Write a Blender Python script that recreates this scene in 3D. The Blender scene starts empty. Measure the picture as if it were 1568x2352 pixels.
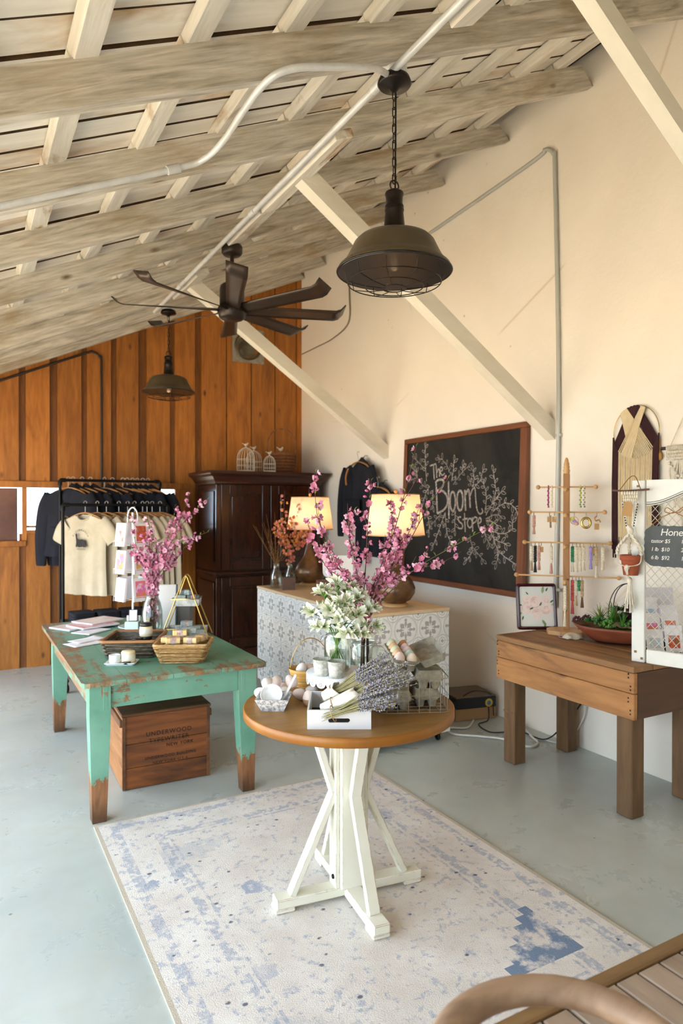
import bpy, math, random
from math import pi, sin, cos, radians as R
from mathutils import Vector as V, Matrix, noise as mnoise
random.seed(7)
S = bpy.context.scene
C = S.collection
# ---------------------------------------------------------------- camera
cam = bpy.data.objects.new('camera', bpy.data.cameras.new('camera')); C.objects.link(cam)
cam.location = (0, 0, 1.52)
cam.rotation_euler = (R(90) - math.atan(11/1568), 0, -R(29.1))
cam.data.sensor_fit = 'HORIZONTAL'; cam.data.sensor_width = 24; cam.data.lens = 24
cam.data.clip_start = .02
cam.data.dof.use_dof = True; cam.data.dof.focus_distance = 2.55; cam.data.dof.aperture_fstop = 3.2
S.camera = cam
# ---------------------------------------------------------------- sky and daylight
W = bpy.data.worlds.new('sky'); S.world = W; W.use_nodes = True
bg = W.node_tree.nodes['Background']
bg.inputs[0].default_value = (.74, .88, 1.0, 1); bg.inputs[1].default_value = 5.5
sun = bpy.data.lights.new('sun', 'SUN'); sun.energy = 22; sun.color = (1, .93, .84); sun.angle = .01
so = bpy.data.objects.new('sun', sun); C.objects.link(so); so.rotation_euler = V((-.10, -.55, -.82)).to_track_quat('-Z', 'Y').to_euler()
def portal(name, loc, rot, sx, sy):      # daylight sampling through a real opening
    d = bpy.data.lights.new(name, 'AREA'); d.shape = 'RECTANGLE'; d.size = sx; d.size_y = sy
    d.cycles.is_portal = True
    o = bpy.data.objects.new(name, d); C.objects.link(o); o.location = loc; o.rotation_euler = rot
portal('doorway_daylight', (-1.04, 2.1, 1.0), (0, R(-90), 0), 2.0, 4.2)
portal('side_window_daylight', (-1.04, 5.65, 1.1), (0, R(-90), 0), 1.8, 2.3)
portal('barn_door_daylight', (-.3, -2.42, 1.05), (R(90), 0, 0), .6, 2.1)
portal('window_daylight', (1.29, 7.14, 1.52), (R(-90), 0, 0), 1.5, .40)
# ---------------------------------------------------------------- exposure
S.view_settings.view_transform = 'Standard'; S.view_settings.look = 'None'
S.view_settings.gamma = 1; S.view_settings.use_curve_mapping = False
S.view_settings.exposure = 0.46
S.cycles.adaptive_threshold = .02; S.cycles.max_bounces = 12; S.cycles.diffuse_bounces = 6; S.cycles.glossy_bounces = 4
S.cycles.transmission_bounces = 8; S.cycles.transparent_max_bounces = 16
S.cycles.sample_clamp_indirect = 6; S.cycles.caustics_reflective = False; S.cycles.caustics_refractive = False
# ---------------------------------------------------------------- helpers: mesh builder
class MB:
    def __init__(s, M=None):
        s.v = []; s.f = []; s.sm = []; s.mi = []; s.M = M or Matrix(); s.m = 0
    def add(s, vs, fs, sm=False):
        b = len(s.v)
        s.v += [tuple(s.M @ V(p)) for p in vs]
        for f in fs:
            s.f.append([b + i for i in f]); s.sm.append(sm); s.mi.append(s.m)
        return s
    def box(s, x0, x1, y0, y1, z0, z1, c=0):
        if c <= 0:
            vs = [(x, y, z) for z in (z0, z1) for y in (y0, y1) for x in (x0, x1)]
            return s.add(vs, [(0, 2, 3, 1), (4, 5, 7, 6), (0, 1, 5, 4), (2, 6, 7, 3), (0, 4, 6, 2), (1, 3, 7, 5)])
        c = min(c, (x1-x0)*.45, (y1-y0)*.45, (z1-z0)*.45)
        vs = []
        for sx in (0, 1):
            for sy in (0, 1):
                for sz in (0, 1):
                    X = x1 if sx else x0; Y = y1 if sy else y0; Z = z1 if sz else z0
                    dx = -c if sx else c; dy = -c if sy else c; dz = -c if sz else c
                    vs += [(X, Y+dy, Z+dz), (X+dx, Y, Z+dz), (X+dx, Y+dy, Z)]
        I = lambda a, b, d, k: (a*4 + b*2 + d)*3 + k
        fs = []
        for a in (0, 1):
            q = [I(a, 0, 0, 0), I(a, 1, 0, 0), I(a, 1, 1, 0), I(a, 0, 1, 0)]; fs.append(q if a else q[::-1])
            q = [I(0, a, 0, 1), I(0, a, 1, 1), I(1, a, 1, 1), I(1, a, 0, 1)]; fs.append(q if a else q[::-1])
            q = [I(0, 0, a, 2), I(1, 0, a, 2), I(1, 1, a, 2), I(0, 1, a, 2)]; fs.append(q if a else q[::-1])
        for a in (0, 1):
            for b in (0, 1):
                q = [I(a, b, 0, 0), I(a, b, 1, 0), I(a, b, 1, 1), I(a, b, 0, 1)]; fs.append(q if (a ^ b) else q[::-1])
                q = [I(a, 0, b, 0), I(a, 1, b, 0), I(a, 1, b, 2), I(a, 0, b, 2)]; fs.append(q[::-1] if (a ^ b) else q)
                q = [I(0, a, b, 1), I(1, a, b, 1), I(1, a, b, 2), I(0, a, b, 2)]; fs.append(q if (a ^ b) else q[::-1])
                for d in (0, 1):
                    q = [I(a, b, d, 0), I(a, b, d, 1), I(a, b, d, 2)]; fs.append(q if (a ^ b ^ d) else q[::-1])
        return s.add(vs, fs)
    def cbox(s, cx, cy, cz, sx, sy, sz, c=0):
        return s.box(cx-sx/2, cx+sx/2, cy-sy/2, cy+sy/2, cz-sz/2, cz+sz/2, c)
    def beam(s, p, q, w, h, c=0, up=(0, 0, 1), taper=1):
        p = V(p); q = V(q); d = q-p; L = d.length; d.normalize()
        x = d.cross(V(up))
        if x.length < 1e-4: x = d.cross(V((1, 0, 0)))
        x.normalize(); z = x.cross(d)
        K = s.M; s.M = K @ Matrix(((x.x, d.x, z.x, p.x), (x.y, d.y, z.y, p.y), (x.z, d.z, z.z, p.z), (0, 0, 0, 1)))
        if taper == 1: s.box(-w/2, w/2, 0, L, -h/2, h/2, c)
        else:
            a, b = w/2, h/2; t = taper
            vs = [(-a, 0, -b), (a, 0, -b), (a, 0, b), (-a, 0, b), (-a*t, L, -b*t), (a*t, L, -b*t), (a*t, L, b*t), (-a*t, L, b*t)]
            s.add(vs, [(0, 1, 2, 3), (7, 6, 5, 4), (0, 4, 5, 1), (1, 5, 6, 2), (2, 6, 7, 3), (3, 7, 4, 0)])
        s.M = K; return s
    def tube(s, pts, r, n=8, closed=False, cap=True, flat=1.0):
        P = [V(p) for p in pts]; N = len(P)
        rr = r if isinstance(r, (list, tuple)) else [r]*N
        vs = []; fs = []; prev = None
        for i in range(N):
            if closed: t = P[(i+1) % N]-P[i-1]
            else: t = P[min(i+1, N-1)]-P[max(i-1, 0)]
            if t.length < 1e-9: t = V((0, 0, 1))
            t.normalize()
            if prev is None:
                a = V((0, 0, 1)) if abs(t.z) < .9 else V((1, 0, 0))
                u = t.cross(a).normalized()
            else:
                u = prev - t*prev.dot(t)
                if u.length < 1e-6: u = t.orthogonal()
                u.normalize()
            prev = u; w = t.cross(u)
            for k in range(n):
                A = 2*pi*k/n
                vs.append(P[i] + (u*cos(A) + w*sin(A)*flat)*rr[i])
        for i in range(N if closed else N-1):
            j = (i+1) % N
            for k in range(n):
                l = (k+1) % n
                fs.append((i*n+k, i*n+l, j*n+l, j*n+k))
        s.add(vs, fs, True)
        if cap and not closed:
            s.add(vs[:n], [tuple(range(n))[::-1]]); s.add(vs[-n:], [tuple(range(n))])
        return s
    def ring(s, c, r, t, axis='z', n=24, m=6, a0=0, a1=2*pi):
        full = abs(a1-a0-2*pi) < 1e-6
        pts = []
        for i in range(n if full else n+1):
            A = a0+(a1-a0)*i/n; a, b = r*cos(A), r*sin(A)
            pts.append({'z': (c[0]+a, c[1]+b, c[2]), 'y': (c[0]+a, c[1], c[2]+b), 'x': (c[0], c[1]+a, c[2]+b)}[axis])
        return s.tube(pts, t, m, closed=full)
    def lathe(s, prof, n=24, c=(0, 0, 0), sm=True, sx=1, sy=1):
        vs = []; fs = []; m = len(prof)
        for k in range(n):
            A = 2*pi*k/n
            for r, z in prof: vs.append((c[0]+r*cos(A)*sx, c[1]+r*sin(A)*sy, c[2]+z))
        for k in range(n):
            l = (k+1) % n
            for i in range(m-1): fs.append((k*m+i, l*m+i, l*m+i+1, k*m+i+1))
        s.add(vs, fs, sm)
        if prof[0][0] > 1e-4: s.add([vs[k*m] for k in range(n)], [tuple(range(n))[::-1]])
        if prof[-1][0] > 1e-4: s.add([vs[k*m+m-1] for k in range(n)], [tuple(range(n))])
        return s
    def ball(s, c, r, nu=12, nv=8, egg=0):
        r = (r, r, r) if not isinstance(r, (list, tuple)) else r
        vs = [(c[0], c[1], c[2]-r[2])]; fs = []
        for j in range(1, nv):
            B = -pi/2+pi*j/nv
            for i in range(nu):
                A = 2*pi*i/nu; e = 1-egg*sin(B)
                vs.append((c[0]+r[0]*cos(B)*cos(A)*e, c[1]+r[1]*cos(B)*sin(A)*e, c[2]+r[2]*sin(B)))
        vs.append((c[0], c[1], c[2]+r[2]))
        for i in range(nu):
            l = (i+1) % nu
            fs.append((0, 1+l, 1+i))
            for j in range(nv-2):
                a = 1+j*nu; fs.append((a+i, a+l, a+nu+l, a+nu+i))
            a = 1+(nv-2)*nu; fs.append((a+i, a+l, len(vs)-1))
        return s.add(vs, fs, True)
    def prism(s, poly, z0, z1, sm=False):
        n = len(poly)
        vs = [(x, y, z0) for x, y in poly]+[(x, y, z1) for x, y in poly]
        fs = [tuple(range(n))[::-1], tuple(range(n, 2*n))]
        s.add(vs, fs)
        return s.add(vs, [(i, (i+1) % n, n+(i+1) % n, n+i) for i in range(n)], sm)
    def grid(s, fn, nu, nv, sm=True, thick=0):
        vs = [V(fn(i/nu, j/nv)) for j in range(nv+1) for i in range(nu+1)]
        fs = [(j*(nu+1)+i, j*(nu+1)+i+1, (j+1)*(nu+1)+i+1, (j+1)*(nu+1)+i) for j in range(nv) for i in range(nu)]
        s.add(vs, fs, sm); return s
    def mesh(s, name, mats):
        me = bpy.data.meshes.new(name); me.from_pydata(s.v, [], s.f)
        for m in (mats if isinstance(mats, (list, tuple)) else [mats]): me.materials.append(m)
        me.polygons.foreach_set('use_smooth', s.sm); me.polygons.foreach_set('material_index', s.mi)
        me.update(); return me
def link(name, me, parent=None, loc=None, rot=None):
    o = bpy.data.objects.new(name, me); C.objects.link(o)
    if parent is not None: o.parent = parent
    if loc is not None: o.location = loc
    if rot is not None: o.rotation_euler = rot
    return o
def O(name, mb, mat, parent=None, loc=None, rot=None, solid=0, sub=0):
    o = link(name, mb.mesh(name, mat), parent, loc, rot)
    if sub: m = o.modifiers.new('s', 'SUBSURF'); m.levels = sub; m.render_levels = sub
    if solid: m = o.modifiers.new('t', 'SOLIDIFY'); m.thickness = abs(solid); m.offset = 0 if solid > 0 else -1
    return o
def tag(o, label=None, cat=None, group=None, kind=None):
    if label: o['label'] = label
    if cat: o['category'] = cat
    if group: o['group'] = group
    if kind: o['kind'] = kind
    return o
def thing(name, label, cat, loc=(0, 0, 0), rz=0, group=None, rot=None):
    o = link(name, None, None, loc, rot or (0, 0, rz)); o.empty_display_size = .1
    return tag(o, label, cat, group)
def dup(o, loc=None, rot=None, label=None, parent=None):
    c = o.copy(); C.objects.link(c)
    if parent is not None: c.parent = parent
    if loc is not None: c.location = loc
    if rot is not None: c.rotation_euler = rot
    if label: c['label'] = label
    for ch in KIDS(o): dup(ch, parent=c)
    return c
def KIDS(o): return list(o.children)
def TR(x, y, z, rz=0, rx=0, ry=0, s=1):
    return Matrix.Translation((x, y, z)) @ Matrix.Rotation(rz, 4, 'Z') @ Matrix.Rotation(rx, 4, 'X') @ Matrix.Rotation(ry, 4, 'Y') @ Matrix.Scale(s, 4)
def U(a, b): return random.uniform(a, b)
def bez(P, n=12):
    P = [V(p) for p in P]; out = []
    if len(P) == 2: return [P[0].lerp(P[1], i/n) for i in range(n+1)]
    for k in range(len(P)-1):     # Catmull-Rom through the points
        p0 = P[max(k-1, 0)]; p1 = P[k]; p2 = P[k+1]; p3 = P[min(k+2, len(P)-1)]
        for i in range(n):
            t = i/n
            out.append(.5*((2*p1)+(p2-p0)*t+(2*p0-5*p1+4*p2-p3)*t*t+(3*p1-p0-3*p2+p3)*t**3))
    return out+[P[-1]]
# ---------------------------------------------------------------- helpers: materials
def lin(c):
    if isinstance(c, str): c = [int(c[i:i+2], 16)/255 for i in (0, 2, 4)]
    return tuple(x/12.92 if x <= .04045 else ((x+.055)/1.055)**2.4 for x in c)+(1,)
class NT:
    def __init__(s, name):
        s.mat = bpy.data.materials.new(name); s.mat.use_nodes = True; s.t = s.mat.node_tree; s.t.nodes.clear()
        s.out = s.n('ShaderNodeOutputMaterial')
        s.b = s.n('ShaderNodeBsdfPrincipled'); s.l(s.b.outputs[0], s.out.inputs[0])
    def n(s, t, **k):
        x = s.t.nodes.new(t)
        for a, b in k.items(): setattr(x, a, b)
        return x
    def l(s, a, b): s.t.links.new(a, b)
    def set(s, node, key, v):
        if hasattr(v, 'is_linked'): s.l(v, node.inputs[key])
        else: node.inputs[key].default_value = v
    def co(s, scale=(1, 1, 1), rand=0, src='Object', rot=(0, 0, 0)):
        tc = s.n('ShaderNodeTexCoord'); o = tc.outputs[src]
        if rand:
            oi = s.n('ShaderNodeObjectInfo'); m = s.n('ShaderNodeVectorMath', operation='MULTIPLY')
            cb = s.n('ShaderNodeCombineXYZ')
            for i in range(3): s.l(oi.outputs['Random'], cb.inputs[i])
            s.l(cb.outputs[0], m.inputs[0]); m.inputs[1].default_value = (rand, rand*1.7, rand*2.3)
            ad = s.n('ShaderNodeVectorMath', operation='ADD'); s.l(o, ad.inputs[0]); s.l(m.outputs[0], ad.inputs[1]); o = ad.outputs[0]
        mp = s.n('ShaderNodeMapping'); s.l(o, mp.inputs[0]); mp.inputs['Scale'].default_value = scale; mp.inputs['Rotation'].default_value = rot
        return mp.outputs[0]
    def noise(s, co, scale=5, detail=4, rough=.55, dist=0):
        x = s.n('ShaderNodeTexNoise'); s.l(co, x.inputs['Vector'])
        x.inputs['Scale'].default_value = scale; x.inputs['Detail'].default_value = detail
        x.inputs['Roughness'].default_value = rough; x.inputs['Distortion'].default_value = dist
        return x.outputs[0]
    def ramp(s, f, stops):
        x = s.n('ShaderNodeValToRGB'); s.l(f, x.inputs[0]); e = x.color_ramp.elements
        while len(e) < len(stops): e.new(.5)
        for k, (p, c) in enumerate(stops):
            e[k].position = p; e[k].color = (c, c, c, 1) if isinstance(c, (int, float)) else c
        return x.outputs[0]
    def math(s, op, a, b=0, c=0, clamp=False):
        x = s.n('ShaderNodeMath', operation=op); x.use_clamp = clamp
        for i, v in enumerate((a, b, c)): s.set(x, i, v)
        return x.outputs[0]
    def mix(s, f, a, b, mode='MIX'):
        x = s.n('ShaderNodeMix', data_type='RGBA', blend_type=mode)
        s.set(x, 0, f); s.set(x, 6, a); s.set(x, 7, b)
        return x.outputs[2]
    def rnd(s): return s.n('ShaderNodeObjectInfo').outputs['Random']
    def sep(s, co):
        x = s.n('ShaderNodeSeparateXYZ'); s.l(co, x.inputs[0]); return x.outputs
    def bump(s, h, strength=.3, dist=.01):
        x = s.n('ShaderNodeBump'); x.inputs['Strength'].default_value = strength; x.inputs['Distance'].default_value = dist
        s.l(h, x.inputs['Height']); s.l(x.outputs[0], s.b.inputs['Normal'])
    def edges(s, r=.004, lo=.04, hi=.10, co=None, nscale=22):    # mask of the worn arrises, broken up by noise
        bv = s.n('ShaderNodeBevel'); bv.inputs['Radius'].default_value = r; g = s.n('ShaderNodeNewGeometry')
        d = s.n('ShaderNodeVectorMath', operation='DOT_PRODUCT'); s.l(bv.outputs[0], d.inputs[0]); s.l(g.outputs['True Normal'], d.inputs[1])
        e = s.math('SUBTRACT', 1, d.outputs['Value'])
        n = s.ramp(s.noise(co or s.co(), nscale, 5, .7), [(.42, 0.0), (.60, 1.0)])
        return s.math('MULTIPLY', s.ramp(e, [(lo, 0.0), (hi, 1.0)]), n)
    def fin(s, col, rough=.5, metal=0, spec=None, **k):
        s.set(s.b, 'Base Color', col); s.set(s.b, 'Roughness', rough); s.b.inputs['Metallic'].default_value = metal
        if spec is not None: s.b.inputs['Specular IOR Level'].default_value = spec
        for a, b in k.items(): s.set(s.b, a.replace('_', ' '), b)
        return s.mat
def plain(name, c, rough=.5, metal=0, c2=None, scale=8, detail=4, bump=0, bscale=None, vary=0, lo=.35, hi=.65, spec=None, dist=0, stretch=(1, 1, 1), **k):
    m = NT(name); co = m.co(stretch, rand=3 if (c2 or vary) else 0); col = lin(c)
    if c2 is not None:
        col = m.ramp(m.noise(co, scale, detail, .6, dist), [(lo, lin(c)), (hi, lin(c2))])
    if vary:
        v = m.math('MULTIPLY_ADD', m.rnd(), 2*vary, 1-vary)
        cb = m.n('ShaderNodeCombineXYZ')
        for i in range(3): m.l(v, cb.inputs[i])
        col = m.mix(1.0, col, cb.outputs[0], 'MULTIPLY')
    if bump: m.bump(m.noise(co, bscale or scale, 5), bump, .01)
    return m.fin(col, rough, metal, spec, **k)
def wood(name, dark, light, axis=1, scale=6, stretch=14, rough=.55, vary=.15, stain=None, bump=.25, lo=.3, hi=.72, rings=True, stain_lo=.55, stain_hi=.75, stain_scale=3, knots=None):
    m = NT(name); sc = [stretch]*3; sc[axis] = 1
    co = m.co(tuple(x*.35 for x in sc), rand=5)
    f = m.noise(co, scale, 6, .62, 1.2)
    if rings:
        f2 = m.noise(co, scale*3.2, 3, .5, .3); f = m.math('MULTIPLY_ADD', f2, .35, m.math('MULTIPLY', f, .72))
    col = m.ramp(f, [(lo, lin(dark)), (hi, lin(light))])
    co2 = m.co((1, 1, 1), rand=5)
    if knots:
        kc = [3.2]*3; kc[axis] = 1.5
        vo = m.n('ShaderNodeTexVoronoi'); m.l(m.co(tuple(kc), rand=5), vo.inputs['Vector']); vo.inputs['Scale'].default_value = 1.6
        k = m.ramp(vo.outputs['Distance'], [(.03, 1.0), (.11, 0.0)])
        col = m.mix(k, col, lin(knots))
    if stain is not None:
        st = [2.2]*3; st[axis] = .7
        k = m.ramp(m.noise(m.co(tuple(st), rand=5), stain_scale, 5, .6, .4), [(stain_lo, 0.0), (stain_hi, 1.0)])
        col = m.mix(k, col, lin(stain))
    if vary:
        v = m.math('MULTIPLY_ADD', m.rnd(), 2*vary, 1-vary); cb = m.n('ShaderNodeCombineXYZ')
        for i in range(3): m.l(v, cb.inputs[i])
        col = m.mix(1.0, col, cb.outputs[0], 'MULTIPLY')
    if bump: m.bump(f, bump, .006)
    return m.fin(col, rough)
def emit(name, c, strength):
    m = NT(name); return m.fin((0, 0, 0, 1), .5, Emission_Color=lin(c), Emission_Strength=strength)
def glass(name, c='ffffff', rough=0.0, thin=.12, tint=1.0):   # thin-walled glass: lets light and shadow rays straight through
    m = NT(name); t = m.t; t.nodes.remove(m.b)
    tr = m.n('ShaderNodeBsdfTransparent'); tr.inputs[0].default_value = lin(c)
    gl = m.n('ShaderNodeBsdfGlossy'); gl.inputs['Roughness'].default_value = max(rough, .02)
    fr = m.n('ShaderNodeLayerWeight'); fr.inputs[0].default_value = .35
    f = m.math('MULTIPLY_ADD', fr.outputs['Fresnel'], .5, thin*.3, clamp=True)
    mx = m.n('ShaderNodeMixShader'); m.l(f, mx.inputs[0]); m.l(tr.outputs[0], mx.inputs[1]); m.l(gl.outputs[0], mx.inputs[2])
    m.l(mx.outputs[0], m.out.inputs[0]); return m.mat
# ---------------------------------------------------------------- structure: floor, walls, roof
def mat_floor():
    m = NT('painted_concrete'); co = m.co()
    c = m.ramp(m.noise(co, .8, 5, .6, .3), [(.35, lin('a9b2b1')), (.65, lin('c3c9c5'))])
    c = m.mix(m.ramp(m.noise(co, 6, 6, .7, .5), [(.45, .0), (.75, .35)]), c, lin('b2ac9c'))
    k = m.math('MULTIPLY', m.ramp(m.noise(co, 9, 8, .75, .8), [(.66, 0.0), (.72, 1.0)]), m.ramp(m.noise(co, .9, 3), [(.52, 0.0), (.64, .9)]))
    c = m.mix(m.math('MULTIPLY', k, .75), c, lin('7c6a52'))
    sp = m.n('ShaderNodeTexVoronoi'); m.l(co, sp.inputs['Vector']); sp.inputs['Scale'].default_value = 5.5
    c = m.mix(m.ramp(sp.outputs['Distance'], [(.02, .8), (.045, 0.0)]), c, lin('6a5b49'))
    r = m.ramp(m.noise(co, 3, 6, .7, .4), [(.3, .22), (.7, .42)])
    m.bump(m.noise(co, 14, 6), .06, .01)
    return m.fin(c, r, spec=.5)
def mat_plaster():
    m = NT('cream_plaster'); co = m.co()
    c = m.ramp(m.noise(co, .7, 4, .6, .5), [(.35, lin('e9e0d3')), (.68, lin('f0eae0'))])
    k = m.ramp(m.noise(m.co((1, 1.2, 4)), 2.4, 8, .75, 1.5), [(.66, 0.0), (.74, .35)])
    c = m.mix(k, c, lin('d2b896'))
    wv = m.n('ShaderNodeTexVoronoi', feature='DISTANCE_TO_EDGE'); m.l(m.co((1, .55, .8)), wv.inputs['Vector']); wv.inputs['Scale'].default_value = .8
    k2 = m.math('MULTIPLY', m.ramp(wv.outputs['Distance'], [(.0, 1.0), (.006, 0.0)]), m.ramp(m.noise(co, 1.3, 2), [(.52, 0.0), (.6, .45)]))
    c = m.mix(k2, c, lin('b89f7e'))
    sp = m.n('ShaderNodeTexVoronoi'); m.l(co, sp.inputs['Vector']); sp.inputs['Scale'].default_value = 4
    c = m.mix(m.ramp(sp.outputs['Distance'], [(.025, .55), (.05, 0.0)]), c, lin('a08660'))
    m.bump(m.noise(co, 22, 6, .7), .18, .02)
    return m.fin(c, .85, spec=.2)
FLOOR = mat_floor(); PLASTER = mat_plaster()
WX, BY = 3.42, 7.09
zb = lambda x: 2.60+.445*x           # underside of the rafters
fl = O('floor', MB().box(-1.2, 3.6, -2.6, 7.3, -.12, 0), FLOOR); tag(fl, kind='structure')
gr = O('ground', MB().box(-16, 18, -16, 22, -.4, -.14), plain('sandy_gravel', 'd4c3a8', .9, c2='c6b294', scale=3)); tag(gr, kind='structure')
wr = O('wall_right', MB().box(WX, WX+.15, -2.6, 7.3, 0, 4.9), PLASTER); tag(wr, kind='structure')
wl = MB(); wl.box(-1.15, -1.0, -2.6, .0, 0, 2.35); wl.box(-1.15, -1.0, 4.2, 4.5, 0, 2.35); wl.box(-1.15, -1.0, 6.8, 7.3, 0, 2.35); wl.box(-1.15, -1.0, .0, 4.2, 2.0, 2.35); wl.box(-1.15, -1.0, 4.5, 6.8, 2.0, 2.35); wl.box(-1.15, -1.0, 4.5, 6.8, 0, .2)
wl = O('wall_left', wl, PLASTER); tag(wl, kind='structure')
wf = MB(); wf.box(-1.15, -.6, -2.55, -2.4, 0, 4.9); wf.box(.0, 3.57, -2.55, -2.4, 0, 4.9); wf.box(-.6, .0, -2.55, -2.4, 2.1, 4.9)
wf = O('wall_front', wf, PLASTER); tag(wf, kind='structure')
# back wall: reddish boards over narrow recessed strips
BOARD = wood('fir_board', '82480f', 'b9752f', 2, 4.5, 9, .5, .16, stain='6a3a10', stain_lo=.55, stain_hi=.85, stain_scale=2, knots='4e270c', bump=.15)
STRIP = wood('fir_strip', '5d3310', '8a531c', 2, 5, 9, .5, .12, bump=.15)
wb = link('wall_back', None); tag(wb, kind='structure')
back = MB(); back.box(-1.15, 3.57, BY+.05, BY+.15, 0, 1.20); back.box(-1.15, 3.57, BY+.05, BY+.15, 1.72, 4.9)
back.box(2.06, 3.57, BY+.05, BY+.15, 1.20, 1.72); back.box(.54, 2.06, BY+.05, BY+.15, 1.20, 1.30); back.box(-1.15, -.4, BY+.05, BY+.15, 1.2, 1.72)
O('sheathing', back, STRIP, wb)
edges = [(-.98, -.76), (-.70, -.48), (-.42, -.2), (-.14, .09), (.15, .474), (.534, .743), (.813, 1.031), (1.084, 1.311), (1.366, 1.58), (1.664, 1.901),
         (1.956, 2.17), (2.242, 2.512), (2.524, 2.80), (2.812, 3.082), (3.094, 3.35), (3.36, 3.42)]
def wall_board(x0, x1, z0, z1, dy, mat, name='board'):
    t = U(-.003, .003)
    w = MB(); top = [(x0, z1), (x1, z1)]
    if z1 > 2.5: top = [(x0, zb(x0)+.16), (x1, zb(x1)+.16)]
    a, b = BY+dy+t, BY+.05
    vs = [(x0, a, z0), (x1, a, z0), (x1, a, top[1][1]), (x0, a, top[0][1]), (x0, b, z0), (x1, b, z0), (x1, b, top[1][1]), (x0, b, top[0][1])]
    w.add(vs, [(0, 1, 2, 3), (4, 7, 6, 5), (0, 4, 5, 1), (1, 5, 6, 2), (2, 6, 7, 3), (3, 7, 4, 0)])
    O(name, w, mat, wb)
def split(x0, x1, dy, mat, name):
    if x1 > 2.05: wall_board(x0, x1, 0, 4, dy, mat, name)
    else:
        wall_board(x0, x1, 1.77, 4, dy, mat, name); wall_board(x0, x1, 0, 1.15 if x1 < .5 else 1.27, dy, mat, name)
for x0, x1 in edges: split(x0, x1, 0, BOARD, 'board')
for i in range(len(edges)-1):
    a, b = edges[i][1], edges[i+1][0]
    if b-a > .03: split(a+.002, b-.002, .025, STRIP, 'strip')
O('head_rail', MB().box(-1, 2.10, BY-.015, BY+.05, 1.705, 1.768, .004), BOARD, wb)
O('corner_post', MB().box(2.048, 2.10, BY-.012, BY+.05, 1.27, 1.70, .004), BOARD, wb)
O('sill_rail', MB().box(.535, 2.10, BY-.015, BY+.05, 1.265, 1.302, .004), BOARD, wb)
O('sill_rail', MB().box(-1, .535, BY-.02, BY+.05, 1.15, 1.205, .004), BOARD, wb)
O('mullion_post', MB().box(.50, .542, BY-.012, BY+.05, 1.205, 1.705, .004), BOARD, wb)
O('mullion_post', MB().box(-.42, -.38, BY-.012, BY+.05, 1.205, 1.705, .004), BOARD, wb)
PANE = glass('window_glass', 'f6faff')
w2 = link('window_2', None); tag(w2, kind='structure')
fr = MB(); fr.box(.542, 2.048, BY+.02, BY+.05, 1.325, 1.345); fr.box(1.28, 1.31, BY+.02, BY+.05, 1.345, 1.705)
O('window_frame', fr, BOARD, w2)
O('window_pane', MB().box(.542, 1.28, BY+.036, BY+.040, 1.345, 1.705), PANE, w2); O('window_pane', MB().box(1.31, 2.048, BY+.036, BY+.040, 1.345, 1.705), PANE, w2)
w1 = link('window_1', None); tag(w1, kind='structure')
O('window_pane', MB().box(-.38, .50, BY+.042, BY+.046, 1.205, 1.705), PANE, w1)
O('shutter_panel', MB().box(-.38, .462, BY+.008, BY+.022, 1.205, 1.70, .003), plain('brown_shutter', '7c5546', .45, c2='5c3a30', scale=2.5), w1)
# roof: rafters, purlins and planks, all whitewashed
RAFT = wood('whitewashed_rafter', '958c7b', 'd4cdc0', 0, 6, 11, .8, .07, stain='9c845c', stain_lo=.50, stain_hi=.80, stain_scale=2.4, bump=.7, lo=.36, hi=.64, knots='6e5a3e')
PURL = wood('whitewashed_purlin', 'c2baab', 'ebe5da', 1, 5, 9, .8, .12, stain='946f3f', stain_lo=.60, stain_hi=.74, stain_scale=3, bump=.5)
PLNK = wood('whitewashed_plank', 'ddd6ca', 'f2ede4', 0, 3.5, 9, .8, .10, stain='b0874e', stain_lo=.53, stain_hi=.74, stain_scale=1.8, bump=.25)
ce = link('ceiling', None); tag(ce, kind='structure')
ang = math.atan(.445); cs, sn = cos(ang), sin(ang)
K = Matrix.Translation((0, 0, 2.60)) @ Matrix.Rotation(-ang, 4, 'Y')      # slope frame: x up the slope, z off the rafters
L0, L1 = -1.15/cs, (WX-.001)/cs
rh = .135
RY = [-2.2, -1.46, -.72, .02, .75, 1.49, 2.23, 2.97, 3.70, 4.44, 5.18, 5.92, 6.50, 7.02]
def OC(name, w, mats):                 # built flat in the slope's own frame, so the grain follows the timber
    o = O(name, w, mats, ce); o.matrix_basis = K; return o
for i, y in enumerate(RY):
    w = MB(); d = U(-.006, .006)
    n = 14; vs = []
    for j in range(n+1):
        x = L0+(L1-L0)*j/n; jit = U(-.003, .003) if 0 < j < n else 0
        for (yy, zz) in ((y-.024, d+jit), (y+.024, d+jit), (y+.024, rh), (y-.024, rh)): vs.append((x - (zz*sn/cs if j == n else 0), yy+jit, zz))
    fs = [(0, 3, 2, 1), tuple(n*4+k for k in range(4))]
    for j in range(n):
        for k in range(4): fs.append((j*4+k, j*4+(k+1) % 4, j*4+4+(k+1) % 4, j*4+4+k))
    w.add(vs, fs); OC('rafter', w, RAFT)
for x in [-.68, -.33, .02, .37, .72, 1.07, 1.42, 1.77, 2.12, 2.48, 2.84, 3.18]:
    xs = x/cs+rh*sn*.5
    bnds = [-2.5]+RY+[7.1]
    for i in range(len(bnds)-1):         # each purlin is laid in lengths that meet over the rafters
        if bnds[i+1] < .5 and i: continue
        w = MB(); w.box(xs-.042+U(-.006, .006), xs+.042+U(-.006, .006), bnds[i]+.002, bnds[i+1]-.002, rh-U(.0, .012), rh+.042, .003); OC('purlin', w, PURL)
EDGEP = plain('dark_plank_edge', '4a3a28', .95, c2='6b5338', scale=9)
y = -2.5
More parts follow.
